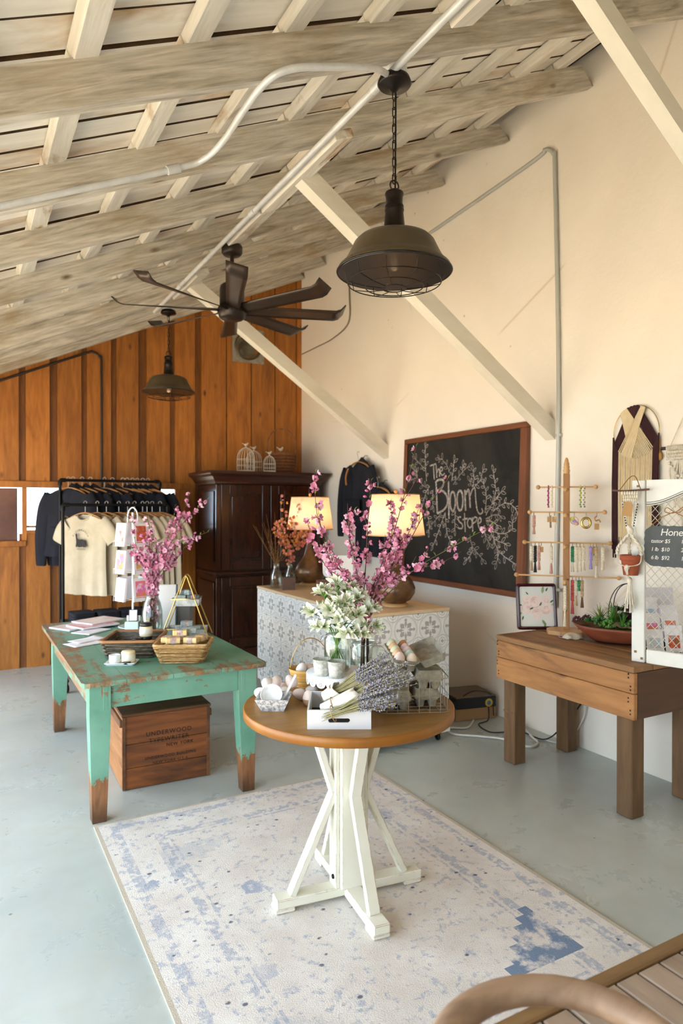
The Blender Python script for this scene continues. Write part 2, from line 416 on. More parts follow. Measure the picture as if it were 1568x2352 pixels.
while y < 7.14:
    wd = U(.135, .185); y1 = min(y+wd, 7.15)
    w = MB(); o = U(0, .010); a, b, z0, z1 = y+.007, y1-.007, rh+.042+o, rh+.064+o
    w.add([(L0, a, z0), (L1-.08, a, z0), (L1-.08, b, z0), (L0, b, z0)], [(0, 3, 2, 1)]); w.m = 1
    w.add([(L0, a, z0), (L1-.08, a, z0), (L1-.08, b, z0), (L0, b, z0), (L0, a, z1), (L1-.08, a, z1), (L1-.08, b, z1), (L0, b, z1)], [(0, 1, 5, 4), (1, 2, 6, 5), (2, 3, 7, 6), (3, 0, 4, 7), (4, 5, 6, 7)])
    OC('plank', w, [PLNK, EDGEP]); y = y1
O('roof_deck', MB(K).box(L0-.2, L1+.3, -2.7, 8.6, rh+.072, rh+.10), plain('dark_roof_felt', '2a2018', .95), ce)  # unseen overhang past the back wall added to keep sun off its windows
# diagonal braces from the tall wall up to the middle of the slope
BRACE = plain('brace_white_paint', 'd6cfbf', .7, c2='e3ddd0', scale=5, bump=.35, bscale=25, stretch=(.4, 1, 1))
for k, (y, zt, wdt) in enumerate([(1.53, 3.22, .06), (3.29, 3.22, .085), (5.30, 3.22, .085)]):
    w = MB(); p = V((1.53, y, 3.27)); q = V((3.42, y, 1.965)); d = (q-p).normalized(); n = V((d.z, 0, -d.x))
    if n.z < 0: n = -n
    hh = .065 if k == 0 else .10; up = n*hh
    a, b = y-wdt/2, y+wdt/2
    e = d*(hh*(-n.x)/d.x)
    cr = [p, V((3.419, 0, q.z)), V((3.419, 0, q.z+hh*n.z-(hh*n.x)*d.z/d.x)), p+up]
    vs = [(c.x, a, c.z) for c in cr]+[(c.x, b, c.z) for c in cr]
    w.add(vs, [(0, 1, 2, 3), (7, 6, 5, 4), (0, 4, 5, 1), (1, 5, 6, 2), (2, 6, 7, 3), (3, 7, 4, 0)])
    tag(O('trim_%d' % (k+1), w, BRACE), kind='structure')
for k, (y0, y1) in enumerate([(2.80, 3.70), (3.72, 4.36), (4.95, 5.60), (1.1, 1.95)]):
    x = 1.56; tag(O('trim_%d' % (k+4), MB(K).box(x/cs-.055, x/cs+.055, y0, y1, -.050, -.006, .004), PURL), kind='structure')
# conduits
PIPE = plain('galvanised_pipe', 'd9dadb', .38, .2, c2='c6c8c8', scale=12); DPIPE = plain('dark_conduit', '3a2f28', .5, .3); GPIPE = plain('grey_conduit', 'b9bbb6', .45, .2)
GREYC = plain('painted_conduit', 'cdbfa5', .6)
xc = 1.475; zc = zb(xc)-.035
t = thing('conduit', 'straight white metal conduit running along under the rafters', 'conduit', (xc, 4, zc))
w = MB(); w.tube([(0, -5.5, 0), (0, 2.0, 0)], .015, 10); O('pipe', w, PIPE, t)
for y in (-1.65, -.30, 1.2):
    O('coupling', MB().tube([(0, y-.03, 0), (0, y+.03, 0)], .020, 10), PIPE, t)
t = thing('conduit', 'white conduit with two bends reaching from the nearer pendant lamp along a rafter', 'conduit', (0, 0, 0))
P = [(1.452, 2.245, 3.205), (1.33, 2.155, 3.140), (1.15, 2.125, zb(1.15)-.040), (1.00, 2.14, zb(1)-.018), (.93, 2.20, zb(.93)-.018), (.92, 2.40, zb(.92)-.018), (.925, 2.62, zb(.92)-.018), (.90, 2.78, zb(.9)-.018), (.80, 2.83, zb(.8)-.018), (.4, 2.84, zb(.4)-.018), (-.9, 2.84, zb(-.9)-.018)]
O('pipe', MB().tube(bez(P, 8), .013, 10), PIPE, t)
O('coupling', MB().tube([(.80, 2.83, zb(.8)-.018), (.75, 2.832, zb(.75)-.018)], .019, 10), PIPE, t)
t = thing('conduit', 'painted conduit climbing the cream wall and bending along the roof slope', 'conduit', (WX, 3.2, 0))
P = [(-.018, .03, .86), (-.018, .012, 1.6), (-.018, .005, 2.4), (-.018, .04, 3.70), (-.018, .055, 3.84), (-.018, .13, 3.90), (-.018, .25, 3.87), (-.018, 1.3, 3.80), (-.018, 2.2, 3.75)]
O('pipe', MB().tube(bez(P, 10), .013, 8), GPIPE, t)
for z in (1.99, .98): O('clip', MB().cbox(-.012, .006, z, .022, .045, .022, .003), GPIPE, t)
t = thing('conduit', 'thin dark conduit rising on the board wall and bending under the roof', 'conduit', (0, BY-.02, 0))
P = [(1.22, 0, .9), (1.215, 0, 1.8), (1.215, 0, 2.9), (1.20, 0, 3.0), (1.14, 0, 3.045), (1.05, 0, 3.02), (.6, 0, 2.82), (-.5, 0, 2.33)]
O('pipe', MB().tube(bez(P, 8), .012, 8), DPIPE, t)
t = thing('cable', 'loose cable looping down the cream wall from the roof to the round vent', 'cable', (WX, 6, 3.4))
P = [(-.012, -.02, .5), (-.012, -.04, .25), (-.012, -.02, -.02), (-.014, .3, -.11), (-.014, .7, -.125), (-.012, 1.05, -.13)]
O('wire', MB().tube(bez(P, 8), .007, 6), plain('cable_grey', '8a7a63', .6), t)
# ---------------------------------------------------------------- rug
def mat_rug():
    m = NT('faded_rug_weave'); co = m.co(); sp = m.sep(co)
    ax = m.math('ABSOLUTE', sp[0]); ay = m.math('ABSOLUTE', sp[1])
    n1 = m.noise(co, 34, 3, .6); n2 = m.noise(co, 3.2, 4, .6); n3 = m.noise(co, 90, 2, .6)
    base = m.ramp(m.noise(co, 4, 5, .65), [(.35, lin('e0d7d0')), (.65, lin('f0ebe6'))])
    a = m.math('SUBTRACT', .76, ax); b = m.math('SUBTRACT', 1.065, ay)     # distance in from the edges
    e = m.math('MINIMUM', a, b)
    # border lines: thin bands at set distances
    def band(c, w): return m.math('LESS_THAN', m.math('ABSOLUTE', m.math('SUBTRACT', e, c)), w)
    bands = m.math('ADD', m.math('ADD', band(.075, .022), band(.245, .020)), band(.285, .006), clamp=True)
    dens = m.math('MULTIPLY_ADD', bands, .13, m.math('MULTIPLY', n2, .20))
    k = m.ramp(m.math('ADD', n1, dens), [(.66, 0.0), (.78, .62)])
    blue = m.ramp(n3, [(.35, lin('8b98b5')), (.65, lin('b9bfcd'))])
    c = m.mix(k, base, blue)
    # scattered flower heads
    vo = m.n('ShaderNodeTexVoronoi'); vo.inputs['Scale'].default_value = 5.2; vo.inputs['Randomness'].default_value = .75
    m.l(m.co((1, 1, 0)), vo.inputs['Vector'])
    d = m.math('ADD', vo.outputs['Distance'], m.math('MULTIPLY', m.math('SUBTRACT', n1, .5), .42))
    sel = m.math('GREATER_THAN', m.sep(vo.outputs['Color'])[0], .45)
    fl = m.math('MULTIPLY', m.ramp(d, [(.05, .15), (.12, .75), (.23, .65), (.27, 0.0)]), sel)
    c = m.mix(m.math('MULTIPLY', fl, m.ramp(m.noise(co, 1.4, 2), [(.38, .25), (.6, 1.0)])), c, lin('8396b8'))
    # spandrels in the corners of the field, worn away except at the strongest one
    fa = m.math('SUBTRACT', a, .205); fb = m.math('SUBTRACT', b, .365)
    stp = m.math('SNAP', fa, .045)
    tri = m.math('LESS_THAN', m.math('ADD', m.math('MULTIPLY', stp, .84), fb), .29)
    tri = m.math('MULTIPLY', tri, m.math('MULTIPLY', m.math('GREATER_THAN', fa, 0), m.math('GREATER_THAN', fb, .01)))
    corner = m.math('MULTIPLY', m.math('GREATER_THAN', sp[0], 0), m.math('LESS_THAN', sp[1], 0))
    wear = m.math('MULTIPLY', m.ramp(m.noise(co, 8, 4, .7), [(.40, 0.0), (.52, 1.0)]), m.math('MULTIPLY_ADD', corner, .72, .25))
    c = m.mix(m.math('MULTIPLY', tri, wear), c, lin('7c90ad'))
    # dark flecks
    v2 = m.n('ShaderNodeTexVoronoi'); v2.inputs['Scale'].default_value = 17; m.l(m.co((1, 1.25, 0)), v2.inputs['Vector'])
    s2 = m.math('GREATER_THAN', m.sep(v2.outputs['Color'])[1], .62)
    c = m.mix(m.math('MULTIPLY', m.math('MULTIPLY', m.ramp(v2.outputs['Distance'], [(.12, .85), (.19, 0.0)]), s2), m.ramp(n1, [(.42, .0), (.5, 1.0)])), c, lin('555a70'))
    c = m.mix(m.math('LESS_THAN', e, .014), c, lin('cbbfae'))
    m.bump(m.noise(co, 190, 3, .8), .9, .006)
    return m.fin(c, .95, spec=.1)
w = MB(); N = 40
def rugz(u, v): return (.7625*(2*u-1), 1.065*(2*v-1), .011+.0015*mnoise.noise((u*5, v*8, 0)))
w.grid(rugz, 20, 32)
w.box(-.7625, .7625, -1.065, 1.065, .0005, .0095)
rug = O('rug', w, mat_rug(), loc=(1.3045, 2.32, 0)); tag(rug, 'large faded cream rug with a worn blue pattern on the grey floor', 'rug')
# ---------------------------------------------------------------- round pedestal table
def mat_chipped():
    m = NT('cream_chipped_paint'); co = m.co(rand=3)
    c = m.ramp(m.noise(co, 5, 4), [(.3, lin('dcdac9')), (.7, lin('e8e6da'))])
    k = m.math('MAXIMUM', m.edges(.0045, .02, .07), m.ramp(m.noise(co, 11, 6, .75), [(.70, 0.0), (.73, .8)]))
    m.bump(m.math('MULTIPLY', k, -1), .3, .003)
    return m.fin(m.mix(k, c, lin('8a4a28')), .5)
CREAM = mat_chipped()
TOPW = wood('honey_veneer', '7f5827', 'a67e42', 0, 4, 7, .42, 0, stain='66451f', stain_lo=.5, stain_hi=.8, stain_scale=2, bump=.1)
EDGEW = wood('amber_edge_band', '7f4a0e', '9f661a', 2, 3, 3, .4, 0, bump=.1)
TX, TY, TZ = 1.315, 2.305, .757
rt = thing('round_table', 'round pedestal table with a worn honey wood top and cream crossed legs', 'table', (TX, TY, 0), R(-7))
w = MB(); w.lathe([(.400, TZ-.035), (.403, TZ-.002), (.400, TZ)], 72, sm=False); O('tabletop', w, TOPW, rt)
w = MB(); w.lathe([(.401, TZ-.036), (.407, TZ-.034), (.407, TZ-.003), (.4035, TZ-.0005)], 72, sm=True); O('edge_band', w, EDGEW, rt)
w = MB(); w.box(-.05, .05, -.05, .05, .058, TZ-.0355, .004); O('post', w, CREAM, rt)
for s in (-1, 1):
    O('post_batten', MB().box(min(s*.05, s*.068), max(s*.05, s*.068), -.034, .034, .06, TZ-.036, .003), CREAM, rt)
for a in range(4):
    w = MB(TR(0, 0, 0, a*pi/2)); w.box(.0325 if a % 2 else -.30, .305, -.0325, .0325, .0 if 0 else .026, .062, .004)
    if a % 2 == 0 and a == 2: continue
    O('foot_rail', w, CREAM, rt)
for a in range(4):
    K2 = TR(0, 0, 0, a*pi/2)
    O('foot_pad', MB(K2).box(.228, .304, -.033, .033, .0118, .028, .003), CREAM, rt)
    w = MB(K2); w.beam((.235, 0, .060), (.060, 0, .43), .045, .026, .003, up=(1, 0, 0)); O('lower_brace', w, CREAM, rt)
    w = MB(K2); w.beam((.060, 0, .41), (.160, 0, TZ-.037), .045, .026, .003, up=(1, 0, 0)); O('upper_brace', w, CREAM, rt)
O('bolt', MB(TR(-.069, -.012, .10, 0, 0, R(-90))).lathe([(.009, 0), (.008, .005), (.001, .006)], 10), plain('black_bolt', '202020', .4, .8), rt)
# ---------------------------------------------------------------- green farm table
def mat_green(name, axis, low):
    m = NT(name); sc = [9]*3; sc[axis] = 1; co = m.co(tuple(sc)); c1 = m.co()
    pnt = m.ramp(m.noise(c1, 3, 5, .6), [(.3, lin('528974')), (.7, lin('77a893'))])
    wd = m.ramp(m.noise(co, 3, 5, .6, 1), [(.3, lin('6b4426')), (.7, lin('a3714a'))])
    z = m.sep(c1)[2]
    f = m.math('MULTIPLY', m.noise(co, 2.2, 6, .7), .45)
    f = m.math('ADD', f, m.math('MULTIPLY', m.noise(c1, 9, 5, .7), .55))
    if low: f = m.math('SUBTRACT', f, m.math('MULTIPLY', m.math('SUBTRACT', z, .20), 2.2))
    else: f = m.math('ADD', f, .0)
    if low:
        k = m.ramp(f, [(.49, 0.0), (.51, 1.0)])
        k = m.math('MAXIMUM', k, m.ramp(m.noise(co, 2.6, 7, .75), [(.655, 0.0), (.67, 1.0)]))
        k = m.math('MINIMUM', m.math('MAXIMUM', k, m.edges(.006, .02, .08, c1, 14)), 1)
    else:
        k = m.ramp(f, [(.575, 0.0), (.605, .92)])
        if name.endswith('top'):
            s3 = m.sep(c1); ed = m.math('MINIMUM', m.math('SUBTRACT', s3[0], .495), m.math('SUBTRACT', s3[1], 3.405))
            g_ = m.math('SUBTRACT', f, m.math('MULTIPLY', ed, .55)); k = m.math('MAXIMUM', k, m.ramp(g_, [(.42, 0.0), (.50, .9)]))
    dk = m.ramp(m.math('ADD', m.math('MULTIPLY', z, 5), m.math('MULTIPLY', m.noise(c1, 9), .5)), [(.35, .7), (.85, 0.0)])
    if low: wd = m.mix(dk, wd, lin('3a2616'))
    m.bump(m.math('ADD', m.math('MULTIPLY', k, -.5), m.math('MULTIPLY', m.noise(co, 3, 4), .35)), .35, .006)
    return m.fin(m.mix(k, pnt, wd), .5)
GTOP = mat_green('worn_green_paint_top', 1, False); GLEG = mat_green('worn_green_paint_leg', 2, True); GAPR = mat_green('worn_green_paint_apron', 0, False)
GX0, GX1, GY0, GY1, GZ = .495, 1.442, 3.405, 5.32, .683
gt = thing('farm_table', 'long farm table with chipped sea green paint and bare wooden leg ends', 'table', (0, 0, 0))
bd = [GX0, .70, .93, 1.18, GX1]
for i in range(4):
    x0, x1 = bd[i]+.0012, bd[i+1]-.0012
    poly = [(x0, GY0), (x1, GY0), (x1, GY1), (x0, GY1)]
    if i == 0: poly = [(x0+.035, GY0), (x1, GY0), (x1, GY1), (x0+.04, GY1), (x0+.01, GY1-.015), (x0, GY1-.05), (x0, GY0+.04), (x0+.01, GY0+.012)]
    if i == 3: poly = [(x0, GY0), (x1-.03, GY0), (x1-.006, GY0+.01), (x1, GY0+.04), (x1, GY1-.04), (x1-.04, GY1), (x0, GY1)]
    O('top_board', MB().prism(poly, GZ-.024, GZ-U(0, .0015)), GTOP, gt)
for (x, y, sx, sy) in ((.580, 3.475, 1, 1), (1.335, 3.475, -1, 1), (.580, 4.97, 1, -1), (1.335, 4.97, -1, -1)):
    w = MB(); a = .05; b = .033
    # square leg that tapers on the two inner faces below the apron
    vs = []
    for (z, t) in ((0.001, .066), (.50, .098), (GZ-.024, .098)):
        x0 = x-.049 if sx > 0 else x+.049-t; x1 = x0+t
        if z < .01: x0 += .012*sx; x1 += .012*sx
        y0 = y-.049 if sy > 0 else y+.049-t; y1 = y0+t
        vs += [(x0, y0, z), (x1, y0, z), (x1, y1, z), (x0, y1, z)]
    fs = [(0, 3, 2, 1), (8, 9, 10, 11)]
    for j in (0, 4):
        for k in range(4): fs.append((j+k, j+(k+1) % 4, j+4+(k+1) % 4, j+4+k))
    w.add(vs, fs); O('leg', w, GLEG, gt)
za, zt = .545, GZ-.025
O('apron', MB().box(.63, 1.285, 3.440, 3.462, za, zt, .002), GAPR, gt); O('apron', MB().box(.63, 1.285, 4.985, 5.005, za, zt, .002), GAPR, gt)
O('apron', MB().box(.540, .562, 3.525, 4.92, za, zt, .002), GTOP, gt); O('apron', MB().box(1.354, 1.375, 3.525, 4.92, za, zt, .002), GTOP, gt)
for x in (.605, 1.308): O('apron_batten', MB().box(x-.012, x+.012, 3.425, 3.4395, za-.005, zt, .002), GAPR, gt)
# ---------------------------------------------------------------- typewriter crate
CRW = wood('old_crate_wood', '572a0f', '9d5b27', 0, 4, 7, .6, .13, stain='3b2010', stain_lo=.5, stain_hi=.72, stain_scale=2.5, bump=.3)
CRL = wood('old_crate_lid', '4a2d18', '7b4f2b', 0, 4, 7, .65, .13, stain='33221a', stain_lo=.5, stain_hi=.75, bump=.3)
CRS = wood('old_crate_side', '7c4a26', 'b27a4a', 1, 4, 7, .6, .12, stain='5a2f18', stain_lo=.56, stain_hi=.76, bump=.3)
cr = thing('wooden_crate', 'old brown wooden shipping crate with faded black stencil lettering under the green table', 'crate', (.995, 4.105, 0), R(-1.5))
zs = [.002, .115, .245, .395]
for i in range(3):
    for s in (-1, 1):
        O('front_plank' if s < 0 else 'back_plank', MB().box(-.238, .238, min(s*.345, s*.363), max(s*.345, s*.363), zs[i]+.001, zs[i+1]-.001, .002), CRW, cr)
        O('side_plank', MB().box(min(s*.222, s*.238), max(s*.222, s*.238), -.345, .345, zs[i]+.001, zs[i+1]-.001, .002), CRS, cr)
for s in (-1, 1):
    O('corner_cleat', MB().box(min(s*.222, s*.2395), max(s*.222, s*.2395), -.368, -.3645, .004, .394, .001), CRL, cr)
    O('side_rail', MB().box(min(s*.238, s*.252), max(s*.238, s*.252), -.36, .36, .34, .378, .002), CRL, cr)
O('base_board', MB().box(-.22, .22, -.344, .344, .002, .016), CRL, cr)
for i in range(4): O('lid_board', MB().box(-.245, .245, -.372+i*.186+.001, -.372+(i+1)*.186-.001, .396, .412+U(-.002, .004), .003), CRL, cr)
INK = plain('stencil_ink', '21140c', .8)
def textmesh(body, size, ext=.0, align='CENTER', shear=0, spacing=1.0):
    cu = bpy.data.curves.new('lettering', 'FONT'); cu.body = body; cu.size = size; cu.align_x = align; cu.align_y = 'CENTER'
    cu.extrude = ext; cu.shear = shear; cu.space_character = spacing; cu.resolution_u = 3
    o = bpy.data.objects.new('lettering', cu); C.objects.link(o)
    dg = bpy.context.evaluated_depsgraph_get(); me = bpy.data.meshes.new_from_object(o.evaluated_get(dg))
    bpy.data.objects.remove(o); bpy.data.curves.remove(cu); return me
def lettering(body, size, mat, parent, M4, name='lettering', **k):
    me = textmesh(body, size, **k); me.transform(M4); me.materials.clear(); me.materials.append(mat)
    return link(name, me, parent)
for (tx, sz, z, x) in (('UNDERWOOD', .034, .285, .01), ('TYPEWRITER', .034, .247, .01), ('NEW YORK', .026, .213, .07), ('UNDERWOOD BUILDING', .022, .155, .02), ('NEW YORK U.S.A.', .022, .125, .02)):
    lettering(tx, sz, INK, cr, Matrix.Translation((x, -.3645, z)) @ Matrix.Rotation(pi/2, 4, 'X'), ext=.0004, spacing=1.15)
# ---------------------------------------------------------------- eggs
def egg_mesh(name, mat): return MB().ball((0, 0, .028), (.0215, .0215, .028), 14, 10, .13).mesh(name, mat)
EGGM = {k: plain('eggshell_'+k, c, .6, c2=c2, scale=14) for k, c, c2 in (('white', 'e8e2de', 'efe9e6'), ('blush', 'e3cdc6', 'ead9d2'), ('pink', 'dcbfc0', 'e4cccb'), ('tan', 'd3a67f', 'd9b28e'), ('brown', 'b97d52', 'c28a5f'), ('green', 'c5c7a8', 'cdd0b6'), ('blue', 'bccbc0', 'c6d4ca'), ('cream', 'e6d3bd', 'ebdcc9'))}
EGG = {k: egg_mesh('egg', m) for k, m in EGGM.items()}
def egg(kind, loc, rot, label, group, s=1):
    o = link('egg', EGG[kind], None, loc, rot); o.scale = (s, s, s); return tag(o, label, 'egg', group)
def egg_at(kind, c, tilt, az, label, group, s=1):     # c = centre of the egg; tilt away from upright toward azimuth
    Rm = Matrix.Rotation(az, 4, 'Z') @ Matrix.Rotation(tilt, 4, 'Y')
    loc = V(c)-(Rm @ V((0, 0, .028*s)))
    return egg(kind, loc, Rm.to_euler(), label, group, s)
g = 'wooden eggs heaped on the round table'
two = plain('bare_wood_egg', 'a5825f', .6, c2='b8987a', scale=9)
# heap behind the speckled stone bowl: lower layer and one on top
def mheap():
    L = [('white', 1.036, 2.520, 85, 120), ('blush', 1.086, 2.545, 80, 20), ('white', 1.062, 2.463, 70, 200), ('white', 1.120, 2.480, 88, 70),
         ('blush', 1.165, 2.430, 75, 160), ('blush', 1.140, 2.530, 80, 250), ('white', 1.224, 2.448, 60, 300)]
    for i, (k, x, y, ti, az) in enumerate(L):
        egg_at(k, (x, y, TZ+.025+.003*(i % 2)), R(ti), R(az), 'pale wooden egg lying in the heap beside the grey stone bowl', g, 1.08)
    for k, x, y, ti, az in (('blush', 1.092, 2.500, 60, 40), ('white', 1.055, 2.500, 70, 230), ('blush', 1.150, 2.480, 50, 110)):
        egg_at(k, (x, y, TZ+.066), R(ti), R(az), 'pale wooden egg lying in the heap beside the grey stone bowl', g, 1.08)
mheap()
e = thing('egg', 'two tone wooden egg with a chalky top half standing between stone bowl and white tray', 'egg', (1.166, 2.352, TZ), 0)
w = MB(); w.lathe([(.001, 0), (.014, .002), (.0225, .014), (.0245, .027)], 18); O('wooden_base', w, two, e)
w = MB(); w.lathe([(.0245, .027), (.0235, .036), (.0185, .049), (.010, .058), (.001, .0605)], 18); O('chalky_cap', w, EGGM['blush'], e)
# ---------------------------------------------------------------- speckled stone bowl and scoops
GRAN = plain('speckled_granite', '8d8f95', .8, c2='d2d3d6', scale=95, detail=3, lo=.40, hi=.58)
b = thing('stone_bowl', 'small grey speckled square stone bowl at the rim of the round table', 'bowl', (1.035, 2.385, TZ), R(-32))
def sqbowl(a0, a1, h, t):
    w = MB(); o = [(-1, -1), (1, -1), (1, 1), (-1, 1)]
    vs = [(x*a0, y*a0, 0) for x, y in o]+[(x*a1, y*a1, h) for x, y in o]+[(x*(a1-t), y*(a1-t), h) for x, y in o]+[(x*(a0-t*.3), y*(a0-t*.3), t*1.2) for x, y in o]
    fs = [(3, 2, 1, 0)]+[(i, (i+1) % 4, 4+(i+1) % 4, 4+i) for i in range(4)]+[(4+i, 4+(i+1) % 4, 8+(i+1) % 4, 8+i) for i in range(4)]+[(8+i, 8+(i+1) % 4, 12+(i+1) % 4, 12+i) for i in range(4)]+[(12, 13, 14, 15)]
    return w.add(vs, fs)
O('bowl_body', sqbowl(.042, .064, .048, .006), GRAN, b)
PORC = plain('white_porcelain', 'eef0f2', .18, spec=.6)
s1 = thing('measuring_cup', 'white porcelain measuring cup leaning in the grey stone bowl', 'cup', (1.030, 2.392, TZ+.038), R(200), rot=(R(52), 0, R(-30)))
O('cup_body', MB().lathe([(.001, 0), (.030, .003), (.040, .018), (.042, .034), (.039, .034), (.036, .018), (.028, .007), (.001, .005)], 24), PORC, s1)
s1 = thing('scoop', 'white porcelain scoop with its long flat handle rising from the grey stone bowl', 'scoop', (1.066, 2.380, TZ+.022), 0, rot=(0, R(28), R(-18)))
w = MB(); w.beam((0, 0, 0), (0, 0, .115), .022, .007, .003, up=(1, 0, 0)); O('handle', w, PORC, s1)
O('scoop_bowl', MB(TR(0, 0, 0)).ball((0, 0, -.004), (.016, .014, .012)), PORC, s1)
# ---------------------------------------------------------------- chip basket of eggs with gold handle
BASK = wood('golden_splint', 'a5762c', 'd1a454', 0, 5, 5, .5, .05)
bk = thing('splint_basket', 'small golden splint basket with a tall hoop handle at the back of the round table', 'basket', (1.300, 2.605, TZ), R(-29))
for i, z in enumerate((.003, .030, .052)):
    r = .062+.008*i
    w = MB(); w.lathe([(r, z), (r+.004, z+.013), (r+.007, z+.026), (r+.004, z+.026), (r-.002, z)], 28, sx=1.12, sy=.85); O('splint_band', w, BASK, bk)
O('base', MB().lathe([(.001, .002), (.064, .002), (.064, .006), (.001, .006)], 28, sx=1.12, sy=.85), BASK, bk)
w = MB()
def hoop(u, v):
    A = pi*u; x = -.088*cos(A); z = .055+.15*sin(A); yy = (v-.5)*.014
    return (x, yy, z)
w.grid(hoop, 28, 1)
w.box(-.0895, -.0865, -.007, .007, .02, .056); w.box(.0865, .0895, -.007, .007, .02, .056)
O('handle', w, plain('brass_band', 'c79a4e', .3, .7), bk, solid=.002)
for i, (k, dx, dy, dz, ti) in enumerate((('white', -.040, -.01, .075, 25), ('white', .005, -.02, .060, 70), ('white', .035, .0, .074, 40), ('blush', -.01, .025, .070, 80), ('white', -.045, .015, .040, 60), ('white', .03, -.02, .036, 80))):
    c = Matrix.Rotation(R(-29), 4, 'Z') @ V((dx, dy, dz))
    egg_at(k, (1.300+c.x, 2.605+c.y, TZ+c.z), R(ti), R(60*i), 'pale egg lying inside the golden hoop handled basket', 'eggs in the splint basket')
# ---------------------------------------------------------------- scalloped cake stand, votives and jars
ENAM = plain('white_enamel', 'eceef0', .35)
SX, SY, SZ = 1.315, 2.395, TZ+.105
st = thing('cake_stand', 'white enamel cake stand with a pierced scalloped rim', 'stand', (SX, SY, TZ))
O('plate', MB().lathe([(.001, .098), (.124, .098), (.126, .102), (.125, .105), (.001, .104)], 48), ENAM, st)
O('foot', MB().lathe([(.070, 0), (.071, .004), (.05, .012), (.022, .03), (.018, .06), (.028, .085), (.04, .098)], 28), ENAM, st)
w = MB(); n = 18
for k in range(n):
    a0 = 2*pi*k/n; m_ = 8
    vs = []
    for j in range(m_+1):
        a = a0+2*pi/n*j/m_; d = .021+.018*math.sqrt(max(0, 1-(2*j/m_-1)**2))
        for (r, z) in ((.1245, .103), (.1255, .103-d)): vs.append((r*cos(a), r*sin(a), z))
    w.add(vs, [(2*j, 2*j+1, 2*j+3, 2*j+2) for j in range(m_)])
O('scalloped_skirt', w, ENAM, st, solid=.0015)
w = MB()
for k in range(n):
    a = 2*pi*(k+.5)/n
    for j in range(6):
        b_ = 2*pi*j/6; p = V((0, .0055*cos(b_), .078+.0055*sin(b_)))
        w.M = Matrix.Rotation(a, 4, 'Z') @ Matrix.Translation((1262e-4, p.y, p.z)) @ Matrix.Rotation(R(90), 4, 'Y')
        w.lathe([(.001, .0006), (.0018, .0)], 6)
O('pierced_dots', w, plain('pierced_hole', '6a6a6c', .8), st); KIDS(st)[-1]['kind'] = 'stuff'
VOT = glass('frosted_glass', 'd9dbd6', .35, .9)
def mvot():
    m = NT('mercury_votive_glass'); co = m.co()
    c = m.ramp(m.noise(co, 60, 4, .7), [(.4, lin('b8bab2')), (.65, lin('e9eae6'))])
    return m.fin(c, .25, spec=.6, Alpha=.72)
MV = mvot()
for (x, y, lb) in ((1.232, 2.372, 'mottled pale glass votive cup beside the handle of the splint basket'), (1.265, 2.312, 'mottled pale glass votive cup in front of the bouquet jar')):
    v = thing('votive_cup', lb, 'candle cup', (x, y, SZ+.0005), group='votive cups on the cake stand')
    O('cup_glass', MB().lathe([(.001, 0), (.0265, 0), (.029, .004), (.0365, .064), (.0345, .064), (.027, .007), (.001, .006)], 28), MV, v)
    O('wax', MB().lathe([(.001, .008), (.027, .008), (.0315, .045), (.001, .045)], 20), plain('pale_wax', 'e9e6df', .5), v)
GL = glass('clear_glass', 'fafdfb', 0, .06); WAT = glass('water', 'f6faf7', 0, .02)
STEEL = plain('bright_wire', 'c9ccce', .25, .9)
def clip_jar(x, y, z, lb, rz, s=1, water=.08, open_a=-115):
    j = thing('clip_jar', lb, 'jar', (x, y, z), rz)
    r = .052*s; h = .150*s
    O('jar_glass', MB().lathe([(.001, 0), (r*.9, 0), (r, .006), (r, h*.80), (r*.97, h*.86), (r*.82, h*.92), (r*.82, h), (r*.90, h*1.005), (r*.90, h*1.02), (r*.78, h*1.02), (r*.78, h*.92), (r*.93, h*.84), (r*.955, .012), (r*.85, .006), (.001, .005)], 32), GL, j)
    if water: O('water', MB().lathe([(.001, .0065), (r*.84, .0075), (r*.945, .014), (r*.945, water), (.001, water)], 28), WAT, j)
    lid = MB(TR(r*1.02, 0, h*.97, 0, 0, R(75))); lid.lathe([(.001, -.006), (r*.80, -.006), (r*.92, 0), (r*.92, .007), (r*.7, .010), (r*.5, .013), (.001, .013)], 28, c=(r*1.0, 0, .0)); O('glass_lid', lid, GL, j)
    w = MB(); w.ring((0, 0, h*.93), r*.85, .0016, 'z', 28, 6)
    w.tube(bez([(r*.8, .025, h*.93), (r*1.1, .022, h*.99), (r*1.1, 0, h*1.02), (r*1.1, -.022, h*.99), (r*.8, -.025, h*.93)], 5), .0014, 6)
    w.tube(bez([(-r*.85, .018, h*.93), (-r*1.15, .016, h*.85), (-r*1.25, 0, h*.72), (-r*1.15, -.016, h*.85), (-r*.85, -.018, h*.93)], 5), .0014, 6)
    O('wire_clip', w, STEEL, j); return j
clip_jar(1.325, 2.418, SZ+.0005, 'clear clip top jar of white bouquet stems on the cake stand', R(-20), 1.02, .075)
JX, JY = 1.530, 2.545
clip_jar(JX, JY, TZ+.0005, 'clear clip top jar with a hanging lid holding the tall pink branches', R(-75), 1.22, .10)
